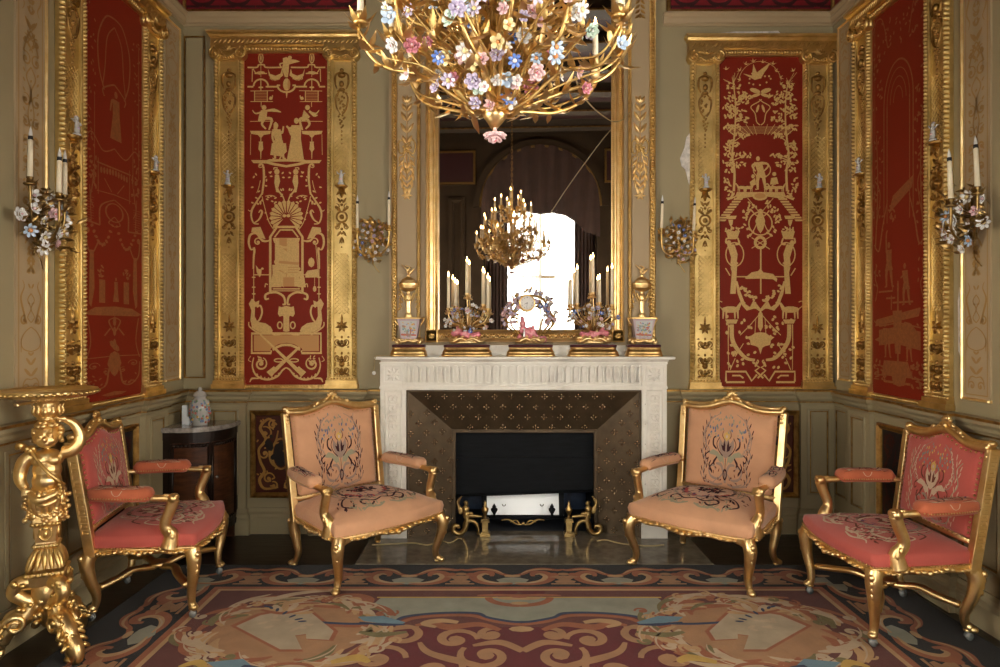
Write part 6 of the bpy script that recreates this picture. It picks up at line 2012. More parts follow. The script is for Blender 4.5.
    b.v = [(x, y, zz if zz < .0101 else .0101 + (zz - .0101) * .28) for x, y, zz in b.v]
    o = solo('carpet', b, [M_[n] for n in order], 'large dark bordered carpet with scrolls and two pale medallions', 'rug')
    return o
make_rug()
# ---------------------------------------------------------------- lacquer panels in the dado
def lacquer_panel(label, W, a0, a1, dark=False):
    w = a1 - a0; h = .60
    root = thing('lacquer_panel', label, 'panel', W @ Matrix.Translation(((a0 + a1) / 2, .245, .013)), None)
    b = MB(); frame(b, -w / 2, 0, w / 2, h, [(0, 0), (0, .018), (.012, .026), (.022, .018), (.026, .018), (.034, .012), (.036, .004), (.036, 0)])
    part('frame', b, M_['gilt_dark'], root)
    b = MB(); box(b, -w / 2 + .03, w / 2 - .03, .03, h - .03, -.001, .003)
    b.dz = .000006; b.mi = 1; z = .0035; rr = random.Random(5)
    for s in (1, -1):
        b.map = lambda x, y, zz=0.0, q=s: (q * x * (w / .44), y, zz)
        S(b, [(-.02, .07), (-.12, .06), (-.155, .12), (-.12, .18), (-.15, .25), (-.16, .33), (-.11, .40), (-.15, .48), (-.09, .54), (-.03, .50)], [.012, .024, .016, .024, .012], z)
        for cx, cy, r, a, t in ((-.09, .13, .045, 0, 1.2), (-.11, .44, .05, 2, -1.2), (-.06, .50, .035, 1, 1.2), (-.12, .30, .035, 3, 1.1), (-.05, .08, .03, 2, -1.1)): scroll(b, cx, cy, r, a, t, .014, z)
        S(b, [(-.02, .20), (-.07, .24), (-.08, .32), (-.04, .38), (-.02, .46)], [.010, .02, .010], z)
        for q in range(18): ell(b, rr.uniform(-.17, -.02), rr.uniform(.05, .55), rr.uniform(.008, .018), .006, rr.random() * 3, z)
        b.mi = 2; ell(b, -.085, .36, .030, .045, .4, z); ell(b, -.07, .42, .014, .014, 0, z); ell(b, -.05, .28, .03, .02, .5, z); b.mi = 1
    b.map = None; b.mi = 2; ell(b, 0, .30, .05, .09, 0, z, 12); b.mi = 1; ring(b, 0, .30, .062, .105, .014, z)
    part('painted_board', b, [M_['lacquer_black' if dark else 'lacquer'], M_['lacquer_gold' if not dark else 'lacquer'], M_['lacquer_black']], root)
lacquer_panel('red and gold lacquer panel in the dado behind the left salmon chair', WB, bx(251.5), bx(312))
lacquer_panel('red and gold lacquer panel in the dado behind the right salmon chair', WB, bx(735), bx(797.5))
lacquer_panel('dark lacquer panel in the left wall dado behind the pink chair', WL, FC_L - .22, FC_L + .22, True)
lacquer_panel('dark lacquer panel in the right wall dado behind the pink chair', WR, -FC_R - .19, -FC_R + .19, True)

# ---------------------------------------------------------------- corner cabinet with jar and cards
CXc, CYc = XL + .045, YB - .045
def corner_arc(r, n=18, chamfer=.055):
    pts = [(0, 0), (0, -r), (chamfer, -r)]
    x0, y0, x1, y1 = chamfer, -r, r, -chamfer
    for k in range(1, n):
        t = k / n; a = -PI / 2 + t * PI / 2
        pts.append((chamfer + (r - chamfer) * cos(a) * 1.0 + .02 * sin(PI * t), -chamfer + (r - chamfer) * sin(a) - .02 * sin(PI * t)))
    pts += [(r, -chamfer), (r, 0)]
    return pts
root = thing('corner_cabinet', 'dark wood corner cabinet with grey marble top in the back left corner', 'cabinet', T(CXc, CYc, 0))
R_c, ct = .345, .775
b = MB()
out = corner_arc(R_c)
prism(b, out, .10, ct - .02); prism(b, [(p[0] * 1.012, p[1] * 1.012) for p in out], ct - .075, ct - .020); prism(b, [(p[0] * 1.012, p[1] * 1.012) for p in out], .09, .125)
part('body', b, M_['walnut_dark'], root)
b = MB(); top = corner_arc(R_c + .022); prism(b, top, ct - .02, ct + .002); prism(b, [(p[0] * .985, p[1] * .985) for p in top], ct - .024, ct + .006)
part('marble_top', b, M_['marble_grey'], root, bevel=.004)
def arc_pt(a, r): return (.055 + (r - .055) * cos(a) + .02 * sin((a + PI / 2) * 2), -.055 + (r - .055) * sin(a) - .02 * sin((a + PI / 2) * 2))
for d, (a0, a1) in enumerate(((-PI / 2 + .04, -PI / 4 - .03), (-PI / 4 + .03, -.04))):
    b = MB(); n = 10; vs = []; fs = []
    for k in range(n + 1):
        a = a0 + (a1 - a0) * k / n
        for r in (R_c - .005, R_c + .006):
            x, y = arc_pt(a, r); vs += [(x, y, .15), (x, y, ct - .095)]
    for k in range(n):
        i = k * 4; j = i + 4; fs += [(i + 2, i + 3, j + 3, j + 2), (i, j, j + 1, i + 1), (i + 1, j + 1, j + 3, i + 3), (i, i + 2, j + 2, j)]
    fs += [(0, 1, 3, 2), (n * 4, n * 4 + 2, n * 4 + 3, n * 4 + 1)]
    b.add(vs, fs)
    dr = part('door', b, M_['walnut'], root)
    b = MB()
    for k in range(n):
        for z in (.165, ct - .11):
            p, q = arc_pt(a0 + (a1 - a0) * k / n, R_c + .008), arc_pt(a0 + (a1 - a0) * (k + 1) / n, R_c + .008); tube(b, [(p[0], p[1], z), (q[0], q[1], z)], .012, 6, cap=True)
    for a in (a0, a1): p = arc_pt(a, R_c + .006); tube(b, [(p[0], p[1], .155), (p[0], p[1], ct - .10)], .013, 6)
    part('door_banding', b, M_['walnut_dark'], dr)
    if d:
        b = MB(); p = arc_pt(a0 + .10, R_c + .012); ball(b, (p[0], p[1], .45), .010); part('keyhole', b, M_['castor'], dr)
b = MB()
for (x, y) in ((.03, -R_c + .03), (R_c - .03, -.03)): 
    box(b, x - .025, x + .025, y - .022, y + .022, 0, ct - .03)
    for q in (-1, 1): tube(b, [(x + q * .010, y - .024, .15), (x + q * .010, y - .024, ct - .1)], .005, 6)
part('corner_post', b, M_['walnut'], root, bevel=.003)
# lidded jar
zt = ct + .006
p = P(200, 417, 4.36)
root = thing('lidded_jar', 'tall white porcelain jar with coloured flowers and a lid, on the corner cabinet', 'jar', T(p.x, p.y, zt))
b = MB(); lathe(b, [(.001, 0), (.048, 0), (.046, .012), (.050, .02), (.058, .06), (.062, .11), (.056, .150), (.036, .172), (.033, .185), (.040, .188)], 20)
for mi, sd, cnt in ((1, 1, 26), (2, 2, 26), (3, 3, 20), (4, 4, 10)):
    b.mi = mi; rr = random.Random(sd)
    for k in range(cnt):
        a = rr.uniform(PI * .8, PI * 2.2); z = rr.uniform(.02, .16); r = .050 + .012 * sin((z - .02) / .13 * PI); ball(b, (r * cos(a), r * sin(a), z), (.008, .008, .009), 6, 4)
part('jar_body', b, [M_['jar_glaze'], M_['pot_red'], M_['pot_green'], M_['pot_blue'], M_['e_yellow']], root)
b = MB(); lathe(b, [(.044, .186), (.042, .196), (.034, .212), (.018, .222), (.010, .226), (.014, .236), (.006, .246), (.001, .248)], 18); part('lid', b, M_['jar_glaze'], root)
# two little cards / boxes
p = P(187, 416, 4.37)
for q, (dx, dy, h, lab) in enumerate(((-.012, .0, .125, 'upright white card box beside the jar, taller one'), (.016, -.015, .052, 'small white card box beside the jar, lower one'))):
    b = MB(); box(b, -.017, .017, -.013, .013, 0, h)
    solo('card_box', b, M_['card'], lab, 'box', T(p.x + dx, p.y + dy, zt + .001, .3 * (1 - q)), None, bevel=.002)

# pale turned post by the right wall
p = G(948, 612)
b = MB(); lathe(b, [(.001, 0), (.022, 0), (.022, .03), (.016, .04), (.018, .11), (.024, .17), (.030, .19), (.030, .2), (.018, .21), (.018, .23), (.026, .24), (.026, .33), (.001, .33)], 14)
solo('turned_post', b, M_['paint'], 'short pale grey turned post by the wall behind the right pink chair', 'post', T(XR - .075, 2.93, .002))

# ---------------------------------------------------------------- gilt putto torchere
def torchere():
    p = Vector((-1.965, 2.90, 0)); zt = 1.12
    root = thing('torchere', 'carved gilt putto stand with round tray and scrolled tripod, at the left', 'torchere', T(p.x, p.y, .0135, math.radians(24)))
    gil = M_['gilt']
    b = MB(); lathe(b, [(.001, zt - .020), (.06, zt - .022), (.150, zt - .016), (.178, zt - .010), (.190, zt + .004), (.188, zt + .016), (.180, zt + .018), (.172, zt + .010), (.001, zt + .008)], 40)
    tr = part('tray', b, gil, root)
    b = MB()
    for k in range(44): a = 2 * PI * k / 44; ball(b, (.186 * cos(a), .186 * sin(a), zt + .004), (.012, .012, .009), 7, 5)
    part('tray_rim', b, M_['gilt_frame'], tr)
    # cushion-like capital with leaves
    b = MB(); lathe(b, [(.001, zt - .02), (.052, zt - .022), (.056, zt - .030), (.042, zt - .038), (.038, zt - .042), (.050, zt - .062), (.053, zt - .078), (.044, zt - .096), (.034, zt - .104), (.042, zt - .108), (.042, zt - .114), (.001, zt - .118)], 20)
    for k in range(12):
        a = 2 * PI * k / 12; ball(b, (.053 * cos(a), .053 * sin(a), zt - .028), .009, 7, 5)
        leaf = [(.040 * cos(a), .040 * sin(a), zt - .102), (.057 * cos(a), .057 * sin(a), zt - .082), (.053 * cos(a), .053 * sin(a), zt - .060), (.060 * cos(a), .060 * sin(a), zt - .047)]
        tube(b, cr(leaf, 4), [.006, .010, .008, .005], 6, flat=.6)
    part('capital', b, gil, root)
    # putto: one continuous body. x right, front = -y
    grow = lambda x, y, z: (x * 1.08, y * 1.08, .706 + (z - .70) * 1.13)
    b = MB(); b.map = grow
    def E(c, r): ball(b, c, r, 14, 10)
    hd = Vector((.000, -.012, .905))
    E(hd, (.043, .046, .048)); E(hd + Vector((0, -.030, -.018)), (.034, .024, .026)); E(hd + Vector((0, -.044, -.030)), (.014, .010, .009))
    for s in (-1, 1):
        E(hd + Vector((s * .020, -.036, -.016)), (.015, .013, .015)); E(hd + Vector((s * .043, .002, -.006)), (.008, .011, .014))
        E(hd + Vector((s * .016, -.042, .008)), (.010, .006, .005))
    E(hd + Vector((0, -.053, -.010)), (.008, .011, .010)); E(hd + Vector((0, -.048, -.0255)), (.013, .008, .0035)); E(hd + Vector((0, -.046, -.0315)), (.010, .008, .0035))
    for s in (-1, 1): E(hd + Vector((s * .0165, -.046, -.0005)), (.0075, .005, .0045)); tube(b, [hd + Vector((s * .008, -.048, .0085)), hd + Vector((s * .018, -.0475, .0105)), hd + Vector((s * .027, -.043, .0065))], .0038, 6)
    tube(b, [(0, -.006, .86), (0, -.004, .885)], .026, 12)
    E((0, -.010, .815), (.058, .042, .040)); E((0, -.016, .775), (.052, .044, .045)); E((0, -.024, .735), (.052, .050, .042)); E((0, -.012, .700), (.056, .048, .040))
    for s in (-1, 1): E((s * .024, -.042, .812), (.024, .014, .018))
    # his raised arm (viewer's right) to the capital, other arm bent at the side
    sh = [(.052, -.006, .835), (.085, -.012, .842), (.108, -.012, .868), (.110, -.008, .905), (.090, -.012, .945), (.066, -.018, .962)]
    tube(b, cr(sh, 5), [.025, .025, .023, .021, .017, .013], 12)
    E((.052, -.020, .966), (.018, .012, .012))
    for k in range(4): tube(b, [(.052 - .004 * k, -.020 + .007 * (k - 1.5), .968), (.036 - .003 * k, -.022 + .008 * (k - 1.5), .974), (.026, -.022 + .008 * (k - 1.5), .970)], [.0055, .005, .004], 6)
    tube(b, [(.05, -.028, .962), (.040, -.036, .956)], [.006, .004], 6)
    sh = [(-.052, -.006, .832), (-.078, -.008, .808), (-.090, -.010, .770), (-.088, -.020, .740), (-.070, -.034, .712)]
    tube(b, cr(sh, 5), [.025, .027, .025, .021, .016], 12)
    E((-.066, -.038, .702), (.016, .012, .014))
    for k in range(4): tube(b, [(-.066 + .007 * (k - 1.5), -.044, .702), (-.066 + .007 * (k - 1.5), -.050, .690), (-.064 + .006 * (k - 1.5), -.046, .681)], [.0055, .005, .004], 6)
    tube(b, [(-.054, -.042, .706), (-.046, -.046, .698)], [.006, .004], 6)
    body = link('putto', remesh(b, 'putto', gil, .0032, 2), root)
    b = MB(); b.map = grow; rr = random.Random(8)
    for k in range(70):
        a = rr.uniform(0, 2 * PI); e = rr.uniform(.12, 1.45); d = Vector((cos(a) * cos(e), sin(a) * cos(e), sin(e)))
        if d.y < -.30 and d.z < .66: continue
        c = hd + Vector((d.x * .048, d.y * .050 + .002, d.z * .052 + .003)); ball(b, c, (.0135, .0135, .011), 7, 5)
    for s in (-1, 1):
        for k in range(4): ball(b, hd + Vector((s * .044, -.006 + .010 * k, .012 - .012 * k)), .011, 7, 5)
    part('curly_hair', b, M_['gilt'], body)
    b = MB(); b.map = grow
    tube(b, cr([(-.048, -.036, .850), (-.02, -.056, .810), (.015, -.072, .770), (.048, -.062, .735), (.060, -.03, .715)], 6), .0065, 8)
    for k in range(5): ball(b, (.050 + .006 * sin(k), -.066, .722 - .012 * k), .009, 7, 5)
    for k in range(6): ball(b, (-.064 + .010 * (k % 3), -.020 - .012 * (k % 2), .852 + .008 * (k // 3)), .012, 7, 5)
    tube(b, cr([(-.078, .0, .858), (-.092, -.012, .872), (-.104, -.010, .858)], 5), [.014, .016, .006], 8)
    part('sash', b, M_['gilt_frame'], body)
    # drapery and fruit garland
    b = MB()
    for k in range(16):
        a = 2 * PI * k / 16; tube(b, cr([(.050 * cos(a), -.014 + .044 * sin(a), .705), (.060 * cos(a), -.014 + .054 * sin(a), .680 + .012 * sin(3 * a)), (.056 * cos(a), -.014 + .05 * sin(a), .640), (.048 * cos(a), -.014 + .044 * sin(a), .600)], 4), [.010, .014, .014, .010], 7)
    tube(b, cr([(-.058, -.05, .700), (-.02, -.078, .672), (.03, -.074, .690), (.062, -.04, .712)], 5), [.012, .018, .016, .012], 8); tube(b, cr([(-.05, -.05, .680), (.0, -.076, .650), (.05, -.055, .672)], 5), [.008, .014, .008], 8)
    part('drapery', b, gil, root)
    b = MB(); rr = random.Random(9)
    for k in range(60):
        a = rr.uniform(PI * .95, 2.05 * PI); z = .590 + .028 * abs(sin(a * 2)) + rr.uniform(-.022, .016); ball(b, (.058 * cos(a), -.012 + .056 * sin(a), z), rr.uniform(.008, .013), 7, 5)
    for s in (-1, 1):
        for k in range(10): ball(b, (s * (.070 + rr.uniform(-.01, .012)), -.03 + rr.uniform(-.012, .012), .69 - .012 * k), rr.uniform(.008, .012), 7, 5)
    part('fruit_garland', b, M_['gilt'], root)
    # tapering term
    b = MB()
    def sq(z, w): return [(-w, -w - .012, z), (w, -w - .012, z), (w, w - .012, z), (-w, w - .012, z)]
    rows = [(.615, .040), (.575, .048), (.570, .052), (.560, .052), (.555, .045), (.480, .038), (.476, .046), (.464, .048), (.460, .038), (.450, .038), (.400, .042), (.370, .046), (.362, .070), (.350, .072), (.345, .060), (.300, .054), (.296, .03)]
    vs = []; fs = []
    for z, w in rows: vs += sq(z, w)
    for i in range(len(rows) - 1):
        for q in range(4): r = (q + 1) % 4; fs.append((i * 4 + q, i * 4 + r, i * 4 + 4 + r, i * 4 + 4 + q))
    fs += [(0, 1, 2, 3), tuple(len(vs) - 4 + q for q in range(4))[::-1]]
    b.add(vs, fs)
    part('term_pedestal', b, gil, root, bevel=.006)
    b = MB()
    for f in range(4):
        R = Matrix.Translation((0, -.012, 0)) @ Matrix.Rotation(f * PI / 2, 4, 'Z'); b.M = R
        for k in range(7): ball(b, (-.045 + .015 * k, -.048, .565), .009, 7, 5); ball(b, (-.042 + .014 * k, -.042, .470), .008, 7, 5); ball(b, (-.066 + .022 * k, -.066, .356), .011, 7, 5)
        tube(b, cr([(-.018, -.044, .545), (-.022, -.043, .515), (0, -.045, .495), (.022, -.043, .515), (.018, -.044, .545)], 5), .005, 6); ball(b, (0, -.044, .520), (.010, .007, .016)); ball(b, (0, -.044, .545), (.014, .007, .008))
        for k in range(5): a = (k - 2) * .016; tube(b, cr([(a, -.036, .455), (a * 1.3, -.052, .425), (a * 1.6, -.060, .395), (a * 1.8, -.066, .375)], 4), [.006, .010, .010, .005], 6)
    b.M = None
    part('term_carving', b, M_['gilt_frame'], root)
    # tripod of scrolls with eagle-like heads and fruit
    for k, ang in enumerate((math.radians(-52), math.radians(-174), math.radians(64))):
        R = Matrix.Translation((0, -.012, 0)) @ Matrix.Rotation(ang, 4, 'Z')
        b = MB(R)
        tube(b, cr([(.02, 0, .300), (.055, 0, .315), (.100, 0, .310), (.118, 0, .275), (.085, 0, .245), (.058, 0, .225), (.075, 0, .180), (.115, 0, .150), (.150, 0, .120), (.170, 0, .080)], 6), [.026, .032, .030, .026, .026, .030, .036, .040, .038, .034], 12, flat=1.1)
        tube(b, cr([(.170, 0, .085), (.205, 0, .060), (.215, 0, .026), (.185, 0, .024), (.168, 0, .036), (.180, 0, .048)], 6), [.036, .032, .026, .022, .018, .010], 12, flat=1.2)
        ball(b, (.19, 0, .0165), (.035, .034, .016))
        for s in (-1, 1):
            tube(b, [(x, s * .036, z) for x, z in spiral(.112, .150, .040, .006, 0, 3.4 * PI, 30)], [.012, .010, .006], 8)
        b.mi = 1; rr = random.Random(k)
        for q in range(26):
            t = rr.random(); x = .05 + .14 * t; z = .24 - .15 * t; ball(b, (x + rr.uniform(-.015, .02), rr.uniform(-.05, .05), z + rr.uniform(-.03, .03)), rr.uniform(.010, .016), 7, 5)
        for q in range(8): ball(b, (.10 + .022 * cos(q), .03 * sin(q * 2), .315 + .010 * sin(q * 3)), .014, 7, 5)
        for q in range(7): tube(b, cr([(.12 + .01 * q, 0, .16 - .014 * q), (.15 + .01 * q, .035 * (-1) ** q, .15 - .014 * q), (.165 + .008 * q, .055 * (-1) ** q, .125 - .012 * q)], 3), [.008, .012, .005], 6)
        part('scroll_leg', b, [gil, M_['gilt_frame']], root)
    b = MB(); lathe(b, [(.001, .10), (.020, .12), (.036, .15), (.040, .20), (.058, .24), (.062, .29), (.050, .31), (.001, .312)], 16, (0, -.012, 0)); rr = random.Random(4)
    for k in range(30): a = rr.uniform(0, 2 * PI); z = rr.uniform(.11, .25); ball(b, (.045 * cos(a), -.012 + .045 * sin(a), z), rr.uniform(.012, .018), 7, 5)
    part('base_knop', b, gil, root)
torchere()

# ---------------------------------------------------------------- figurines on the brackets
def figurine(M, label, v):
    root = thing('figurine', label, 'figurine', M, None)
    b = MB(); k = .0060
    def E(c, r): ball(b, tuple(x * k for x in c), tuple(x * k for x in r), 10, 8)
    E((0, 0, 1), (4, 3.2, 1.4)); E((0, 0, 4.5), (2.6, 2.2, 3.6)); E((0, 0, 8), (2.5, 1.9, 3)); E((.3 * v, -.2, 11.2), (2.2, 1.7, 2.2)); E((.4 * v, -.4, 14.6), (1.5, 1.5, 1.7)); E((.2 * v, .2, 15.4), (1.7, 1.6, 1.3))
    tube(b, [(.3 * v * k, 0, 12 * k), (.4 * v * k, -.2 * k, 13.6 * k)], .8 * k, 8)
    for s, p in ((1, [(2, 0, 12), (3.4, -1, 10.5), (2.6, -2, 9)]), (-1, [(-2, 0, 12), (-3.8, -.6, 13), (-4.4, -.8, 15)])):
        tube(b, [tuple(c * k for c in q) for q in p], [.9 * k, .8 * k, .6 * k], 8)
    E((-1.2, -.6, 2.6), (1.3, 1.6, 2.4)); E((1.3, -.4, 2.6), (1.3, 1.4, 2.4))
    link('glazed_figure', remesh(b, 'glazed_figure', M_['porcelain_grey'], .0034, 1), root)
    b = MB()
    for s in (-1, 1):
        tube(b, [tuple(c * k for c in q) for q in ((s * 1, 1.2, 11), (s * 3.5, 2, 13.5), (s * 5.0, 2, 12.6))], [.8 * k, 1.3 * k, .3 * k], 6, flat=.5)
    part('wings', b, M_['porcelain'], root)
    b = MB(); E((.4 * v, .3, 16), (1.4, 1.4, .8)); part('painted_hat', b, M_['p_lilac' if v > 0 else 'p_rose'], root)
    b = MB(); E((0, -1.6, 6), (1.9, .7, 1.1)); part('painted_sash', b, M_['p_rose' if v > 0 else 'p_lilac'], root)
figs = [(0, -1, 'white porcelain figurine on left bracket beside the throne silk panel'), (0, 1, 'white porcelain figurine on right bracket beside the throne silk panel'),
        (1, -1, 'white porcelain figurine on left bracket beside the trees silk panel'), (1, 1, 'white porcelain figurine on right bracket beside the trees silk panel'),
        (2, -1, 'white porcelain figurine on left wall bracket above the lit sconce, nearer the camera'), (2, 1, 'white porcelain figurine on left wall bracket nearer the back corner'),
        (3, -1, 'white porcelain figurine on right wall bracket nearer the back corner'), (3, 1, 'white porcelain figurine on right wall bracket nearer the camera')]
for n, (pi_, sd, lab) in enumerate(figs):
    lab = lab.replace('above the lit sconce, ', '')
    Mp = panels[pi_][1]; hh = panels[pi_][3]; kx = panels[pi_][5]
    L = Mp @ Vector((sd * 56 * U * kx, (hh - 152) * U + .0035, 6.9 * U))
    rot = Mp.to_3x3() @ Matrix(((1, 0, 0), (0, 0, 1), (0, -1, 0)))      # local z up, -y to the room
    rot = Mp.to_3x3() @ Matrix.Rotation(-PI / 2, 3, 'X')
    figurine(Matrix.Translation(L) @ rot.to_4x4(), lab, 1 if n % 2 else -1)

# ---------------------------------------------------------------- flowers
FLW = {}
def flower_meshes(kind, col, ccol):
    key = (kind, col, ccol)
    if key in FLW: return FLW[key]
    b = MB(); c = MB(); rr = random.Random(len(FLW))
    if kind == 'daisy':
        for k in range(7):
            a = 2 * PI * k / 7; R = Matrix.Rotation(a, 3, 'Z') @ Matrix.Rotation(-.35, 3, 'Y')
            ball(b, (.62 * cos(a), .62 * sin(a), .14), (.42, .27, .08), 8, 5, R)
        ball(c, (0, 0, .16), (.30, .30, .20), 8, 6)
    elif kind == 'rose':
        for ring_, (n, r, z, t, s) in enumerate(((6, .62, .05, -.45, .40), (5, .40, .20, -.85, .34), (3, .18, .32, -1.15, .24))):
            for k in range(n):
                a = 2 * PI * (k + .5 * ring_) / n; R = Matrix.Rotation(a, 3, 'Z') @ Matrix.Rotation(t, 3, 'Y'); ball(b, (r * cos(a), r * sin(a), z), (s, s * .9, .07), 8, 5, R)
        ball(c, (0, 0, .36), (.15, .15, .16), 7, 5)
    else:   # open five petal blossom
        for k in range(5):
            a = 2 * PI * k / 5; R = Matrix.Rotation(a, 3, 'Z') @ Matrix.Rotation(-.55, 3, 'Y'); ball(b, (.55 * cos(a), .55 * sin(a), .22), (.46, .40, .07), 8, 5, R)
        ball(c, (0, 0, .12), (.22, .22, .26), 8, 6)
    FLW[key] = (b.mesh('flower', M_[col]), c.mesh('flower_center', M_[ccol]))
    return FLW[key]
FKINDS = [('rose', 'p_rose', 'p_pink'), ('daisy', 'porcelain', 'p_yellow'), ('rose', 'p_lilac', 'porcelain'), ('blossom', 'porcelain', 'p_rose'), ('daisy', 'p_sky', 'p_orange'), ('rose', 'p_green', 'porcelain'),
          ('daisy', 'p_lilac', 'p_yellow'), ('blossom', 'p_yellow', 'p_orange'), ('rose', 'porcelain', 'p_rose'), ('daisy', 'p_blue', 'porcelain'), ('rose', 'p_red', 'p_rose'), ('blossom', 'p_sky', 'porcelain')]
def put_flower(root, p, d, r, k, child=True):
    me, ce = flower_meshes(*FKINDS[k % len(FKINDS)])
    q = Vector(d).to_track_quat('Z', 'Y').to_matrix().to_4x4()
    o = link('flower', me, root, Matrix.Translation(p) @ q @ Matrix.Diagonal((r, r, r, 1)))
    if child: link('flower_center', ce, o)
    return o

CANDLE = {}
def candle(root, p, h, r, lit, wickh=.012, tilt=None, name='candle'):
    b = MB(); lathe(b, [(.001, 0), (r * 1.04, 0), (r * .9, h * .97), (r * .5, h), (.001, h)], 12)
    M = Matrix.Translation(p) @ (tilt or Matrix.Identity(4))
    c = part(name, b, M_['wax'], root, M=M)
    if lit:
        b = MB(); lathe(b, [(.0005, 0), (r * .55, .006), (r * .62, .012), (r * .40, .024), (r * .12, .034), (.0004, .038)], 10, (0, 0, h)); part('flame', b, M_['flame'], c)
    else:
        b = MB(); lathe(b, [(.001, h - .001), (r * .92, h - .001), (r * .9, h + .014), (.001, h + .014)], 10); part('wick_collar', b, M_['wick'], c)
        b = MB(); lathe(b, [(.0005, h + .013), (r * .62, h + .014), (r * .72, h + .024), (r * .45, h + .042), (r * .1, h + .056), (.0005, h + .058)], 10); part('bulb', b, M_['porcelain'], c)
    return c
def cup(b, p, r):
    lathe(b, [(.001, -.030), (r * .7, -.028), (r * .5, -.018), (r * .85, -.008), (r * 1.15, .004), (r * 1.0, .006), (.001, .004)], 12, p)
    lathe(b, [(.001, -.032), (r * 1.5, -.034), (r * 2.0, -.026), (r * 1.9, -.024), (.001, -.028)], 12, p)

# ---------------------------------------------------------------- wall sconces
def sconce(label, M, cands, spread, height, nfl, fr, seed, big):
    """local: z up, -y to the room, origin on the wall at the middle of the spray"""
    root = thing('wall_sconce', label, 'sconce', M, None)
    rr = random.Random(seed); gil = M_['bronze'] if big else M_['gilt_frame']
    b = MB()
    tube(b, cr([(0, -.01, -height * .62), (.01, -.03, -height * .3), (0, -.03, 0), (-.01, -.03, height * .4), (0, -.02, height * .62)], 5), [.004, .010, .012, .008, .004], 7)
    lathe(b, [(.001, 0), (.03, 0), (.022, .012), (.001, .02)], 12)
    b.M = None
    part('stem', b, gil, root)
    for (x, y, z, h, r, tl) in cands:
        b = MB(); tube(b, cr([(0, -.03, -height * .25), (x * .45, y * .5 - .02, -height * .38), (x * .9, y * .95, z - .14), (x, y, z - .06), (x, y, z - .02)], 6), [.008, .007, .006, .007, .008], 7); cup(b, (x, y, z), r * 1.25)
        for k in range(4):
            a = k * PI / 2 + .4; leaf3(b, (x, y, z - .03), (cos(a), sin(a), .35), (0, 0, 1), .045, .024, .4)
        part('candle_arm', b, gil, root)
        candle(root, (x, y, z), h, r, False, tilt=Matrix.Rotation(tl, 4, 'Y'))
    b = MB()
    for k in range(130 if not big else 80):
        a = rr.uniform(0, 2 * PI); q = math.sqrt(rr.random()); x = q * cos(a) * spread; z = q * sin(a) * height * .62
        z = z if abs(x) < spread * .8 else z * .5
        y = -.03 - rr.random() * (.09 if not big else .16) * (1 - q * .5)
        d = Vector((rr.uniform(-1, 1), rr.uniform(-1, -.1), rr.uniform(-.6, 1)))
        leaf3(b, (x, y, z), d, (0, -1, .3), rr.uniform(.030, .055) * (1 if not big else 1.1), rr.uniform(.016, .026), .3)
        if k % 3 == 0: tube(b, [(x * .3, -.03, z * .4), (x * .7, y * .8, z * .8), (x, y, z)], .0028, 5)
    tube(b, cr([(0, -.02, -height * .55), (.02, -.03, -height * .7), (.05, -.02, -height * .85)], 4), .003, 5)
    part('leaf_spray', b, gil, root)
    for k in range(nfl):
        a = k * 2.4; q = math.sqrt((k + .6) / nfl); x = q * cos(a) * spread * .95; z = q * sin(a) * height * .52 - .01
        y = -.06 - (1 - q) * (.07 if not big else .10)
        put_flower(root, (x, y, z), (x * 3 + rr.uniform(-.4, .4), -1, z * 2 + rr.uniform(-.3, .3)), fr * rr.uniform(.8, 1.2), [1, 0, 3, 8, 2, 9, 3, 8][(k + seed) % 8] if not big else [1, 1, 8, 3, 0, 8, 4, 1, 3][(k + seed) % 9])
def wallM(p, W):   # upright frame on a wall, -y to the room
    n = W.to_3x3() @ Vector((0, 0, 1)); u = W.to_3x3() @ Vector((1, 0, 0))
    return basis(p, u, -n, (0, 0, 1))
k_ = YB / F
def bpt(px, py): return Vector((bx(px), YB - .002, bz(py)))
def rel(px, py, c, y=-.10): 
    q = P(px, py, YB - .10) - Vector((c.x, 0, 0)); return (q.x, y, q.z - c.z)
c = bpt(373, 242)
cs = [(*rel(357.5, 229, c), (228 - 203) * k_, .010, 0), (*rel(389, 226, c), (226 - 200) * k_, .010, 0)]
sconce('gilt flower sconce with two candles between throne panel and mirror', wallM(c, WB), cs, .135, .25, 28, .0125, 1, False)
c = bpt(677, 242)
cs = [(*rel(661.5, 229, c), (227 - 202) * k_, .010, .03), (*rel(693.5, 232, c), (231 - 205) * k_, .010, .04)]
sconce('gilt flower sconce with two candles between mirror and trees panel', wallM(c, WB), cs, .125, .25, 28, .0125, 2, False)
# side wall sconces: larger flowers
def side_c(px, py, X):
    Y = X * F / (px - 500); return Vector((X, Y, H + (327 - py) * Y / F))
c = Vector((XL + .012, 3.10, side_c(42, 217, XL + .1).z)); Mi = wallM(c, WL).inverted()
cs = []
for px, pb, pt, X in ((30, 178, 139, XL + .10), (59, 194, 160, XL + .21), (64.5, 196, 162, XL + .16)):
    q = Mi @ side_c(px, pb, X); Y = abs(X * F / (px - 500)); cs.append((q.x, q.y, q.z, (pb - pt) * Y / F, .0112, .02))
sconce('large flowered bronze sconce with three candles on the left wall', wallM(c, WL), cs, .17, .27, 18, .031, 3, True)
c = Vector((XR - .012, 3.20, side_c(970, 217, XR - .1).z)); Mi = wallM(c, WR).inverted()
cs = []
for px, pb, pt, X in ((951, 200, 160, XR - .22), (977.5, 188, 147, XR - .10)):
    q = Mi @ side_c(px, pb, X); Y = abs(X * F / (px - 500)); cs.append((q.x, q.y, q.z, (pb - pt) * Y / F, .0112, -.06))
sconce('large flowered bronze sconce with two candles on the right wall', wallM(c, WR), cs, .17, .27, 18, .031, 5, True)

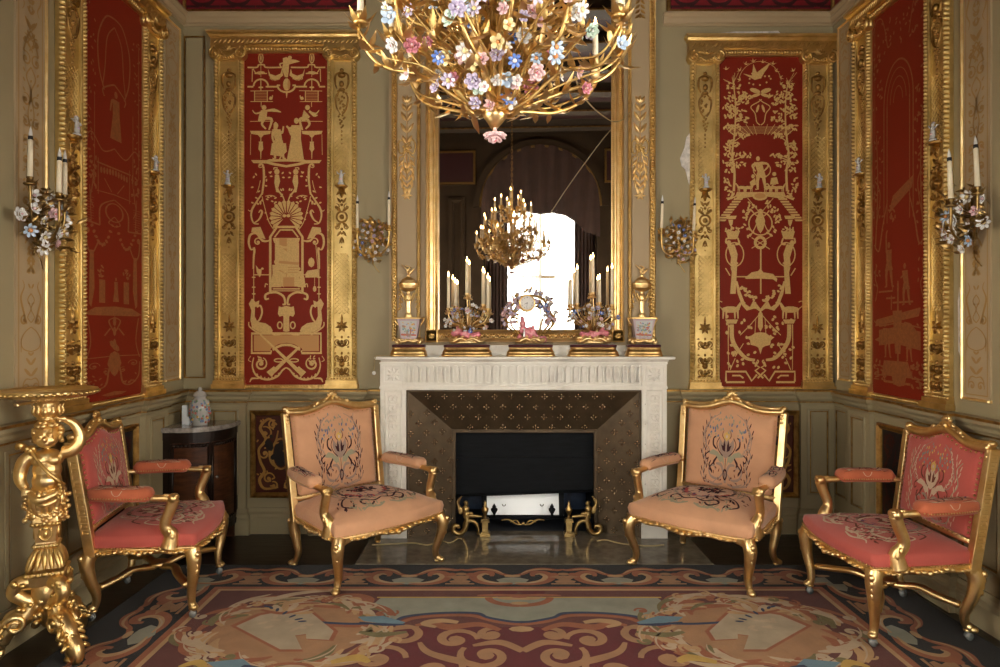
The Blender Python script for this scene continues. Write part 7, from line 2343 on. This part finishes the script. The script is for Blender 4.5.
# ---------------------------------------------------------------- mantel garniture
GY = 4.468
def mant(px): return (px - 500) * GY / F
def plinth(px, w, label):
    hw = w / 2 * GY / F; d = .060
    root = thing('display_plinth', label, 'plinth', T(mant(px), GY, MZ + .0005), 'gilt wood plinths on the mantel')
    b = MB(); vs = []; fs = []; n = 32
    prof = [(1.0, 0), (1.02, .006), (1.0, .016), (.97, .020), (.985, .028), (.95, .036), (.90, .050), (.89, .056), (.92, .058), (.92, .062)]
    def se(a, f, hw=hw): 
        c, s = cos(a), sin(a); return (math.copysign(abs(c) ** .35, c) * hw * f, math.copysign(abs(s) ** .35, s) * (d - hw * (1 - f)))
    for f, z in prof:
        for k in range(n): x, y = se(2 * PI * k / n, f); vs.append((x, y, z))
    for i in range(len(prof) - 1):
        for k in range(n): l = (k + 1) % n; fs.append((i * n + k, i * n + l, (i + 1) * n + l, (i + 1) * n + k))
    fs += [tuple(range(n))[::-1], tuple((len(prof) - 1) * n + k for k in range(n))]
    b.add(vs, fs, True); part('moulded_base', b, M_['brass'], root)
    b = MB(); vs = []; fs = []
    for f, z in ((.90, .0621), (.93, .066), (.93, .076), (.90, .080)):
        for k in range(n): x, y = se(2 * PI * k / n, f); vs.append((x, y, z))
    for i in range(3):
        for k in range(n): l = (k + 1) % n; fs.append((i * n + k, i * n + l, (i + 1) * n + l, (i + 1) * n + k))
    fs += [tuple(range(n))[::-1], tuple(3 * n + k for k in range(n))]
    b.add(vs, fs, True); part('velvet_top', b, M_['velvet'], root)
    return MZ + .0875
pl = [(409, 36, 'gilt plinth with dark velvet top under the left porcelain pot'), (467, 50, 'gilt plinth with dark velvet top under the left candelabrum'), (530.5, 48, 'gilt plinth with dark velvet top under the flowered clock'),
      (593, 50, 'gilt plinth with dark velvet top under the right candelabrum'), (643.5, 36, 'gilt plinth with dark velvet top under the right porcelain pot')]
for a in pl: PZ = plinth(*a)
gk = GY / F
def pot(px, label):
    root = thing('porcelain_pot', label, 'pot', T(mant(px), GY, PZ), 'porcelain pots on the mantel')
    b = MB(); rows = [(.052, .022), (.056, .06), (.064, .11), (.074, .160), (.078, .166), (.076, .170), (.066, .168), (.058, .120)]
    vs = []; fs = []
    for w, z in rows: vs += [(-w, -w * .72, z), (w, -w * .72, z), (w, w * .72, z), (-w, w * .72, z)]
    for i in range(len(rows) - 1):
        for q in range(4): r = (q + 1) % 4; fs.append((i * 4 + q, i * 4 + r, i * 4 + 4 + r, i * 4 + 4 + q))
    fs += [(3, 2, 1, 0), tuple(len(vs) - 4 + q for q in range(4))]
    b.add(vs, fs)
    b.mi = 1; poly(b, [], 0) if 0 else None
    # painted scene on the front
    def fm(x, z, o=0.0): 
        w = .052 + (.074 - .052) * (z - .022) / .138; return (x, -w * .72 - .0012 - o, z)
    rr = random.Random(px); b.dz = .00001
    b.map = lambda x, y, z=0.0: fm(x, y, z)
    b.mi = 1; poly(b, [(-.048, .042), (.048, .042), (.056, .15), (-.056, .15)], 0)
    for mi, cnt in ((2, 16), (3, 14), (4, 12), (5, 8), (6, 6)):
        b.mi = mi
        for k in range(cnt): ell(b, rr.uniform(-.042, .042), rr.uniform(.05, .142), rr.uniform(.002, .007), rr.uniform(.003, .012), rr.random() * 3, .0004)
    b.mi = 7; rib(b, [(-.05, .06), (.05, .055)], .012, .0003)
    b.map = None
    part('porcelain_body', b, [M_['pot_pink'], M_['porcelain_grey'], M_['pot_green'], M_['pot_red'], M_['pot_blue'], M_['e_yellow'], M_['e_grey'], M_['pot_red']], root)
    b = MB()
    for s in (-1, 1):
        for f in (-1, 1):
            tube(b, cr([(s * .055, f * .04, .030), (s * .078, f * .05, .020), (s * .072, f * .055, .004), (s * .060, f * .05, .006)], 5), [.010, .013, .011, .006], 8)
        tube(b, cr([(s * .06, -.045, .022), (s * .03, -.048, .012), (0, -.05, .026)], 5), [.010, .009, .008], 7); tube(b, cr([(s * .06, .045, .022), (0, .05, .016)], 5), .010, 7)
    box(b, -.062, .062, -.046, .046, .014, .024)
    for k in range(9): ball(b, (-.056 + .014 * k, -.047, .022 + .004 * (k % 2)), (.010, .008, .008), 7, 5)
    part('gilt_mount', b, M_['gilt'], root)
    b = MB(); frame(b, -.080, -.058, .080, .058, [(0, .164), (0, .172), (.010, .174), (.012, .166)])
    for s in (-1, 1): tube(b, cr([(s * .078, 0, .165), (s * .098, 0, .172), (s * .092, 0, .15), (s * .072, 0, .12)], 5), .006, 7)
    part('gilt_rim', b, M_['brass'], root)
pot(409.5, 'square porcelain pot painted with figures, gilt mounted, left end of the mantel')
pot(642.5, 'square porcelain pot painted with figures, gilt mounted, right end of the mantel')

def rocaille(b, w, h, seed):
    rr = random.Random(seed)
    for k in range(26):
        t = -1 + 2 * k / 25; ball(b, (t * w, -.03 + .02 * (k % 2), .012 + h * .5 * rr.random()), (.018, .014, .012 + .006 * rr.random()), 8, 5)
    for s in (-1, 1):
        tube(b, cr([(0, -.045, .02), (s * w * .4, -.052, .034), (s * w * .8, -.045, .014), (s * w * 1.08, -.03, .020), (s * w * 1.05, -.03, .036)], 6), [.009, .012, .012, .010, .005], 8)
        tube(b, cr([(s * w * .2, -.05, .05), (s * w * .5, -.045, .03), (s * w * .7, -.05, .044)], 5), .008, 7)
    lathe(b, [(.001, 0), (w, 0), (w * .96, .012), (w * .7, h * .6), (.001, h * .8)], 20, (0, 0, 0), 1, .42)

def candelabrum(px, label, flip):
    root = thing('candelabrum', label, 'candelabrum', T(mant(px), GY, PZ), 'porcelain candelabra on the mantel')
    b = MB(); rocaille(b, .105, .055, px); part('rocaille_base', b, M_['gilt'], root)
    b = MB(); k = .0066; f = flip
    def E(c, r): ball(b, tuple(x * k for x in c), tuple(x * k for x in r), 10, 8)
    for q in range(9): E((f * (-13 + 3 * q), -2 + (q % 2), 7.0 + 3.0 * (1 - q / 9) + (q % 3)), (3.4, 4.2, 3.0))
    E((-9 * f, -2.5, 12), (3.0, 2.6, 3.4)); E((-9.4 * f, -2.8, 15.8), (1.8, 1.8, 2.0)); E((-4 * f, -3.5, 10), (4.2, 2.6, 2.2)); tube(b, [tuple(c * k for c in q) for q in ((-8 * f, -4, 13), (-4 * f, -5.5, 11), (0, -5, 12))], [1.0 * k, .9 * k, .7 * k], 8)
    for q in range(5): tube(b, [tuple(c * k for c in p_) for p_ in ((f * (-8 + 4 * q), -4, 11 - q), (f * (-4 + 4 * q), -5.4, 8 - q), (f * (2 + 3.4 * q), -5, 5.5 - .4 * q))], [.8 * k, 1.0 * k, .5 * k], 6)
    link('porcelain_figure', remesh(b, 'porcelain_figure', M_['p_pink'], .0040, 1), root)
    rr = random.Random(px + 1)
    z0 = .06
    arms = [(0, -.01, 0)] + [((449 - 467) * gk, -.045, 0), ((488 - 467) * gk, -.045, 0), ((455 - 467) * gk, .018, 0), ((483 - 467) * gk, .020, 0)]
    tops = [(294, 262)] + [(309, 277), (309, 279), (307, 283), (305, 272)]
    if flip < 0:
        arms = [(0, 0, 0), ((576.5 - 593) * gk, -.045, 0), ((611 - 593) * gk, -.045, 0), ((571 - 593) * gk, .018, 0), ((600 - 593) * gk, .020, 0)]
        tops = [(293, 258), (304, 270), (305, 269), (305, 279), (303, 279)]
    for (x, y, _), (pb, pt) in zip(arms, tops):
        z = H + (327 - pb) * (GY + y) / F - PZ; h = (pb - pt) * gk
        b = MB(); tube(b, cr([(0, .01, z0), (x * .25, y * .3 + .01, z0 + (z - z0) * .3), (x * .8, y * .8, z - .09), (x, y, z - .04), (x, y, z - .01)] if abs(x) > .001 else [(0, .01, z0), (.006, .0, z * .5), (0, 0, z - .01)], 6), [.006, .0045, .004, .0045, .005], 7); cup(b, (x, y, z), .013)
        for q in range(5): a = q * 1.26; leaf3(b, (x, y, z - .028), (cos(a), sin(a), .2), (0, 0, 1), .030, .018, .5)
        part('candle_arm', b, M_['gilt'], root)
        candle(root, (x, y, z), h, .0105, True)
    b = MB(); pts = []
    for q in range(44):
        a = rr.uniform(0, 2 * PI); r = math.sqrt(rr.random()); x = r * cos(a) * .165; z = .165 + r * sin(a) * .095; y = rr.uniform(-.06, .015)
        tube(b, cr([(0, .01, z0), (x * .4, y * .6, .11), (x, y, z)], 4), .0020, 5); pts.append((x, y, z))
        for _ in range(2): leaf3(b, (x, y, z), (rr.uniform(-1, 1), rr.uniform(-1, .3), rr.uniform(-.5, 1)), (0, -1, .2), rr.uniform(.020, .034), .013, .3)
    part('leaf_spray', b, M_['gilt_dark'], root)
    for q, (x, y, z) in enumerate(pts): put_flower(root, (x, y - .006, z), (x * 4, -1, (z - .15) * 4 + .2), rr.uniform(.009, .019), [8, 1, 2, 3, 9, 0, 8, 7, 3, 4][(q + px) % 10])
candelabrum(467, 'gilt candelabrum with pink porcelain figure and lit candles, left of the clock', 1)
candelabrum(593, 'gilt candelabrum with pink porcelain figure and lit candles, right of the clock', -1)

# flowered clock
root = thing('clock', 'flowered gilt clock with white dial and pink porcelain figure', 'clock', T(mant(530), GY, PZ))
b = MB(); rocaille(b, .085, .035, 3); part('rocaille_base', b, M_['gilt'], root)
b = MB(); k = .0066
def E(c, r): ball(b, tuple(x * k for x in c), tuple(x * k for x in r), 10, 8)
rr = random.Random(12)
for q in range(30):
    t = rr.random(); x = rr.uniform(-11, 15); hmax = 24 - abs(x + 7) * 1.0
    if hmax < 6: hmax = 6
    z = 4 + t * max(1, hmax - 6); E((x * (1 - .25 * t), -1 + rr.uniform(-1, 1), z), (3.0, 3.2, 3.6))
E((-8, -3, 25), (2.4, 2.2, 2.6)); E((-7.5, -3, 20), (3.4, 3, 4)); E((3, -4, 16), (2, 2, 2.2)); E((3, -3.5, 12), (3, 2.6, 3.4))
for q in range(6): tube(b, [tuple(c * k for c in p_) for p_ in ((-7 + q, -4, 19 - q), (-4 + 2.5 * q, -5, 11 - q * .8), (-6 + 4 * q, -4.6, 5))], [.9 * k, 1.1 * k, .6 * k], 6)
link('porcelain_figure', remesh(b, 'porcelain_figure', M_['p_pink'], .0042, 1), root)
b = MB(); E((-6.2, -6.2, 9), (1.2, 1, 4)); E((-6.2, -6.2, 14), (1, 1, 1.2)); part('small_white_figure', b, M_['porcelain'], root)
dz = H + (327 - 303) * (GY - .02) / F - PZ; dx = (527 - 530) * gk
RX = Matrix.Translation((dx, -.035, dz)) @ Matrix.Rotation(PI / 2, 4, 'X')
b = MB(RX); lathe(b, [(.001, -.03), (.050, -.03), (.056, -.01), (.056, .008), (.050, .012), (.046, .006), (.001, .005)], 28)
for q in range(24): a = 2 * PI * q / 24; ball(b, (.054 * cos(a), .054 * sin(a), .008), .004, 6, 4)
cs_ = part('clock_case', b, M_['brass'], root)
b = MB(RX); lathe(b, [(.001, .005), (.046, .006), (.044, .0085), (.001, .010)], 28); part('dial', b, M_['porcelain'], root)
b = MB(RX)
ROM = ['XII', 'I', 'II', 'III', 'IIII', 'V', 'VI', 'VII', 'VIII', 'IX', 'X', 'XI']
for i, s_ in enumerate(ROM):
    a = PI / 2 - 2 * PI * i / 12; ca, sa = cos(a - PI / 2), sin(a - PI / 2); wd = sum({'X': .0042, 'V': .0042, 'I': .0022}[c_] for c_ in s_); x = -wd / 2
    b.map = lambda X_, Y_, Z_=0.0, ca=ca, sa=sa: (X_ * ca - Y_ * sa, X_ * sa + Y_ * ca, Z_)
    for c_ in s_:
        y0, y1, zz = .0325, .0395, .0105
        if c_ == 'I': rib(b, [(x + .0011, y0), (x + .0011, y1)], .0010, zz); x += .0022
        elif c_ == 'V': rib(b, [(x + .0005, y1), (x + .0021, y0), (x + .0037, y1)], .0009, zz); x += .0042
        else: rib(b, [(x + .0005, y1), (x + .0037, y0)], .0010, zz); rib(b, [(x + .0037, y1), (x + .0005, y0)], .0008, zz + .0001); x += .0042
    b.map = None
part('numerals', b, M_['wick'], root)
b = MB(RX)
for a, L, w in ((math.radians(205), .022, .0022), (math.radians(262), .031, .0016)): rib(b, [(0, 0), (L * cos(a), L * sin(a))], [w * 1.4, w], .0115)
ell(b, 0, 0, .003, .003, 0, .012, 10); part('hands', b, M_['wick'], root)
b = MB(); rr = random.Random(20); pts = []
for q in range(84):
    a = rr.uniform(-.25, PI + .25); r = .115 + rr.uniform(-.035, .035)
    x = r * cos(a) * 1.25; z = .17 + r * sin(a) * 1.28
    y = rr.uniform(-.04, .015)
    if abs(x - dx) < .05 and abs(z - dz) < .055: continue
    pts.append((x, y, z))
    for _ in range(2): leaf3(b, (x, y, z), (rr.uniform(-1, 1), rr.uniform(-1, .3), rr.uniform(-.6, 1)), (0, -1, .2), rr.uniform(.020, .036), .015, .3)
for s in (-1, 1):
    for rad in (.10, .125): tube(b, cr([(s * .03, .01, .03), (s * rad * 1.25, .005, .12), (s * rad * 1.15, 0, .20), (s * rad * .7, 0, .17 + rad * 1.05), (0, 0, .17 + rad * 1.25)], 6), .005, 6)
    for rad in (.07, .14): tube(b, cr([(s * .05, .01, .05), (s * rad, .0, .10), (s * (rad + .02), 0, .17)], 4), .004, 5)
part('flowering_branches', b, M_['gilt_dark'], root)
for q, (x, y, z) in enumerate(pts[:58]): put_flower(root, (x, y - .008, z), (x * 3, -1, (z - .17) * 3), rr.uniform(.011, .019), [2, 0, 6, 8, 2, 6, 0, 9][q % 8])
# ---------------------------------------------------------------- chandelier
CHX, CHY = (495 - 500) * 2.03 / F, 2.03
def chandelier():
    root = thing('chandelier', 'gilt chandelier covered with porcelain flowers and lit candles', 'chandelier', T(CHX, CHY, 0))
    rr = random.Random(77); gil = M_['gilt']
    b = MB()
    lathe(b, [(.001, 2.025), (.012, 2.028), (.022, 2.040), (.034, 2.055), (.040, 2.07), (.026, 2.078), (.014, 2.085), (.012, 2.3), (.024, 2.33), (.014, 2.36), (.012, 2.62), (.026, 2.66), (.012, 2.70), (.010, 2.86), (.02, 2.90), (.006, 2.94), (.001, 2.95)], 14)
    for k in range(14):
        a = k * 2.4; leaf3(b, (.02 * cos(a), .02 * sin(a), 2.055), (cos(a), sin(a), .7), (0, 0, 1), .05, .03, .5)
    part('stem', b, gil, root)
    put_flower(root, (0, 0, 2.000), (0, -.15, -1), .034, 0); b = MB()
    for k in range(8): a = k * PI / 4; ball(b, (.022 * cos(a), .022 * sin(a), 2.004), (.016, .016, .006), 7, 4)
    tube(b, [(0, 0, 2.0), (0, 0, 2.03)], .005, 6)
    part('bottom_rose', b, M_['p_rose'], root)
    # chain
    b = MB(); z = 2.95; k = 0
    while z < ZC - .03:
        R = Matrix.Translation((0, 0, z + .018)) @ Matrix.Rotation(PI / 2 * (k % 2), 4, 'Z'); b.M = R
        tube(b, [(.009 * cos(2 * PI * q / 10), 0, .020 * sin(2 * PI * q / 10)) for q in range(10)], .0028, 6, closed=True); z += .032; k += 1
    b.M = None
    lathe(b, [(.001, ZC - .05), (.02, ZC - .045), (.05, ZC - .015), (.06, ZC - .002), (.001, ZC - .001)], 16)
    part('chain', b, M_['gilt_dark'], root)
    tiers = [(13, .385, 2.350, 2.07, .105, .1), (10, .300, 2.475, 2.20, .100, .35), (8, .215, 2.600, 2.38, .095, .1), (5, .120, 2.720, 2.52, .09, .3)]
    leaves = MB(); spots = []
    for ti, (n, R, zc, zs, ch, ph) in enumerate(tiers):
        for k in range(n):
            a = 2 * PI * (k + ph) / n; rj = R * rr.uniform(.84, 1.06); zj = zc + rr.uniform(-.05, .04)
            u = Vector((cos(a), sin(a), 0)); v = Vector((-sin(a), cos(a), 0))
            wob = rr.uniform(-.05, .05); dip = rr.uniform(-.08, .10) if ti == 0 else rr.uniform(.0, .05)
            def at(r, z, w=0.0): p = u * r + v * w; return (p.x, p.y, z)
            path = cr([at(.012, zs), at(rj * .25, zs - .01 + .03, wob * .5), at(rj * .55, zj - .17 - dip * .4, wob), at(rj * .85, zj - .15, wob * .8), at(rj * 1.0, zj - .075, wob * .2), at(rj, zj - .02)], 7)
            b = MB(); tube(b, path, [.0055, .0065, .006, .005, .0045], 8)
            # companion tendril
            side = .018 * (1 if k % 2 else -1)
            tube(b, [(p[0] + v.x * side * sin(i / len(path) * PI), p[1] + v.y * side * sin(i / len(path) * PI), p[2] + .022 * sin(i / len(path) * PI)) for i, p in enumerate(path)], .0038, 6)
            cp = at(rj, zj); cup(b, cp, .012)
            for q in range(6):
                aa = q * PI / 3; leaf3(b, (cp[0], cp[1], cp[2] - .03), (cos(aa), sin(aa), .15), (0, 0, 1), .052, .024, .55)
            part('candle_arm', b, M_['gilt_frame'], root)
            candle(root, cp, ch, .0095, True)
            for i in range(4, len(path) - 2, 3):
                p = Vector(path[i])
                for _ in range(3):
                    d = Vector((rr.uniform(-1, 1), rr.uniform(-1, 1), rr.uniform(-.8, .8))); leaf3(leaves, p, d, (0, 0, 1), rr.uniform(.04, .075), rr.uniform(.018, .03), .35)
                d = (u + v * rr.uniform(-1.5, 1.5) + Vector((0, 0, rr.uniform(-.9, .7)))).normalized(); spots.append((p + d * rr.uniform(.012, .04), d, ti))
    part('gilt_leaves', leaves, M_['gilt'], root)
    # inner cage of twigs with leaves
    b = MB()
    for k in range(90):
        a = rr.uniform(0, 2 * PI); r = rr.uniform(.06, .30); z = 2.06 + r * .75 + rr.uniform(0, .32 - r * .5)
        p = Vector((r * cos(a), r * sin(a), z)); q = Vector((.015 * cos(a), .015 * sin(a), z - r * .6 if z - r * .6 > 2.05 else 2.06))
        m = q.lerp(p, .5) + Vector((rr.uniform(-.04, .04), rr.uniform(-.04, .04), -.03)); tube(b, cr([q, m, p], 5), .0026, 5)
        for _ in range(5): leaf3(b, q.lerp(p, rr.uniform(.4, 1)), (rr.uniform(-1, 1), rr.uniform(-1, 1), rr.uniform(-.6, 1)), (0, 0, 1), rr.uniform(.035, .07), rr.uniform(.018, .03), .3)
        d = (p - Vector((0, 0, 2.3))).normalized(); spots.append((p + d * .012, d, 9))
    part('twig_cage', b, M_['gilt_frame'], root)
    # flowers: largest on the side shown; keep under a hundred
    spots.sort(key=lambda s: (s[2] == 9, 0)); rr.shuffle(spots)
    spots.sort(key=lambda s: s[0].y * .45 + rr.uniform(-.16, .16) + (0 if s[0].z < 2.46 else 10))
    for k in range(26):
        a = -PI / 2 + rr.uniform(-1.5, 1.5); r = rr.uniform(.05, .36); z = 2.05 + r * .62 + rr.uniform(-.03, .03)
        spots.insert(0, (Vector((r * cos(a), r * sin(a), z)), Vector((cos(a) * .5, sin(a) * .5, -.6)), 0))
    b = MB()
    for (p, d, ti) in spots[:26]:
        q = p + Vector((-p.x * .35, -p.y * .35, .05)); tube(b, cr([q, q.lerp(p, .6) + Vector((0, 0, -.02)), p - Vector(d) * .004], 5), .0028, 5)
        for _ in range(3): leaf3(b, q.lerp(p, rr.uniform(.3, .9)), (rr.uniform(-1, 1), rr.uniform(-1, 1), rr.uniform(-1, .6)), (0, 0, 1), rr.uniform(.03, .055), rr.uniform(.015, .025), .4)
    part('hanging_sprays', b, M_['gilt'], root)
    for k, (p, d, ti) in enumerate(spots[:97]):
        put_flower(root, p, d + Vector((0, -.7, -.1)), rr.uniform(.017, .028), [0, 2, 4, 5, 10, 8, 6, 3, 9, 7, 2, 0, 11, 1][k % 14])
chandelier()
# slack cable from the chandelier to the right of the mirror
b = MB(); pts = [P(575, 77, 2.6), P(583, 96, 3.0), P(598, 112, 3.7), P(613, 121.5, 4.40), P(624, 119, 4.485), P(630, 112, BY - .016)]
tube(b, cr(pts, 6), .0035, 6); 
solo('slack_cable', b, M_['cord'], 'thin slack cable hanging across the upper right of the mirror', 'cable')
# ---------------------------------------------------------------- camera, light, view
cam = bpy.data.cameras.new('camera'); co = bpy.data.objects.new('camera', cam); COL.objects.link(co)
co.location = (0, 0, H); co.rotation_euler = (PI / 2, 0, 0)
cam.sensor_width = 36; cam.sensor_fit = 'HORIZONTAL'; cam.lens = F * 36 / 1000
cam.shift_y = -(333.5 - 327) / 1000.0
cam.clip_start = .02; cam.clip_end = 50
SC.camera = co
w_ = bpy.data.worlds.new('sky'); SC.world = w_; w_.use_nodes = True
w_.node_tree.nodes['Background'].inputs[0].default_value = (.75, .85, 1, 1)
w_.node_tree.nodes['Background'].inputs[1].default_value = 1.0
SC.view_settings.view_transform = 'Standard'; SC.view_settings.look = 'None'
SC.view_settings.gamma = 1.0; SC.view_settings.use_curve_mapping = False
SC.view_settings.exposure = -0.35
try:
    SC.cycles.use_denoising = True
    SC.cycles.max_bounces = 8; SC.cycles.diffuse_bounces = 5; SC.cycles.glossy_bounces = 4
    SC.cycles.sample_clamp_indirect = 6
except Exception:
    pass
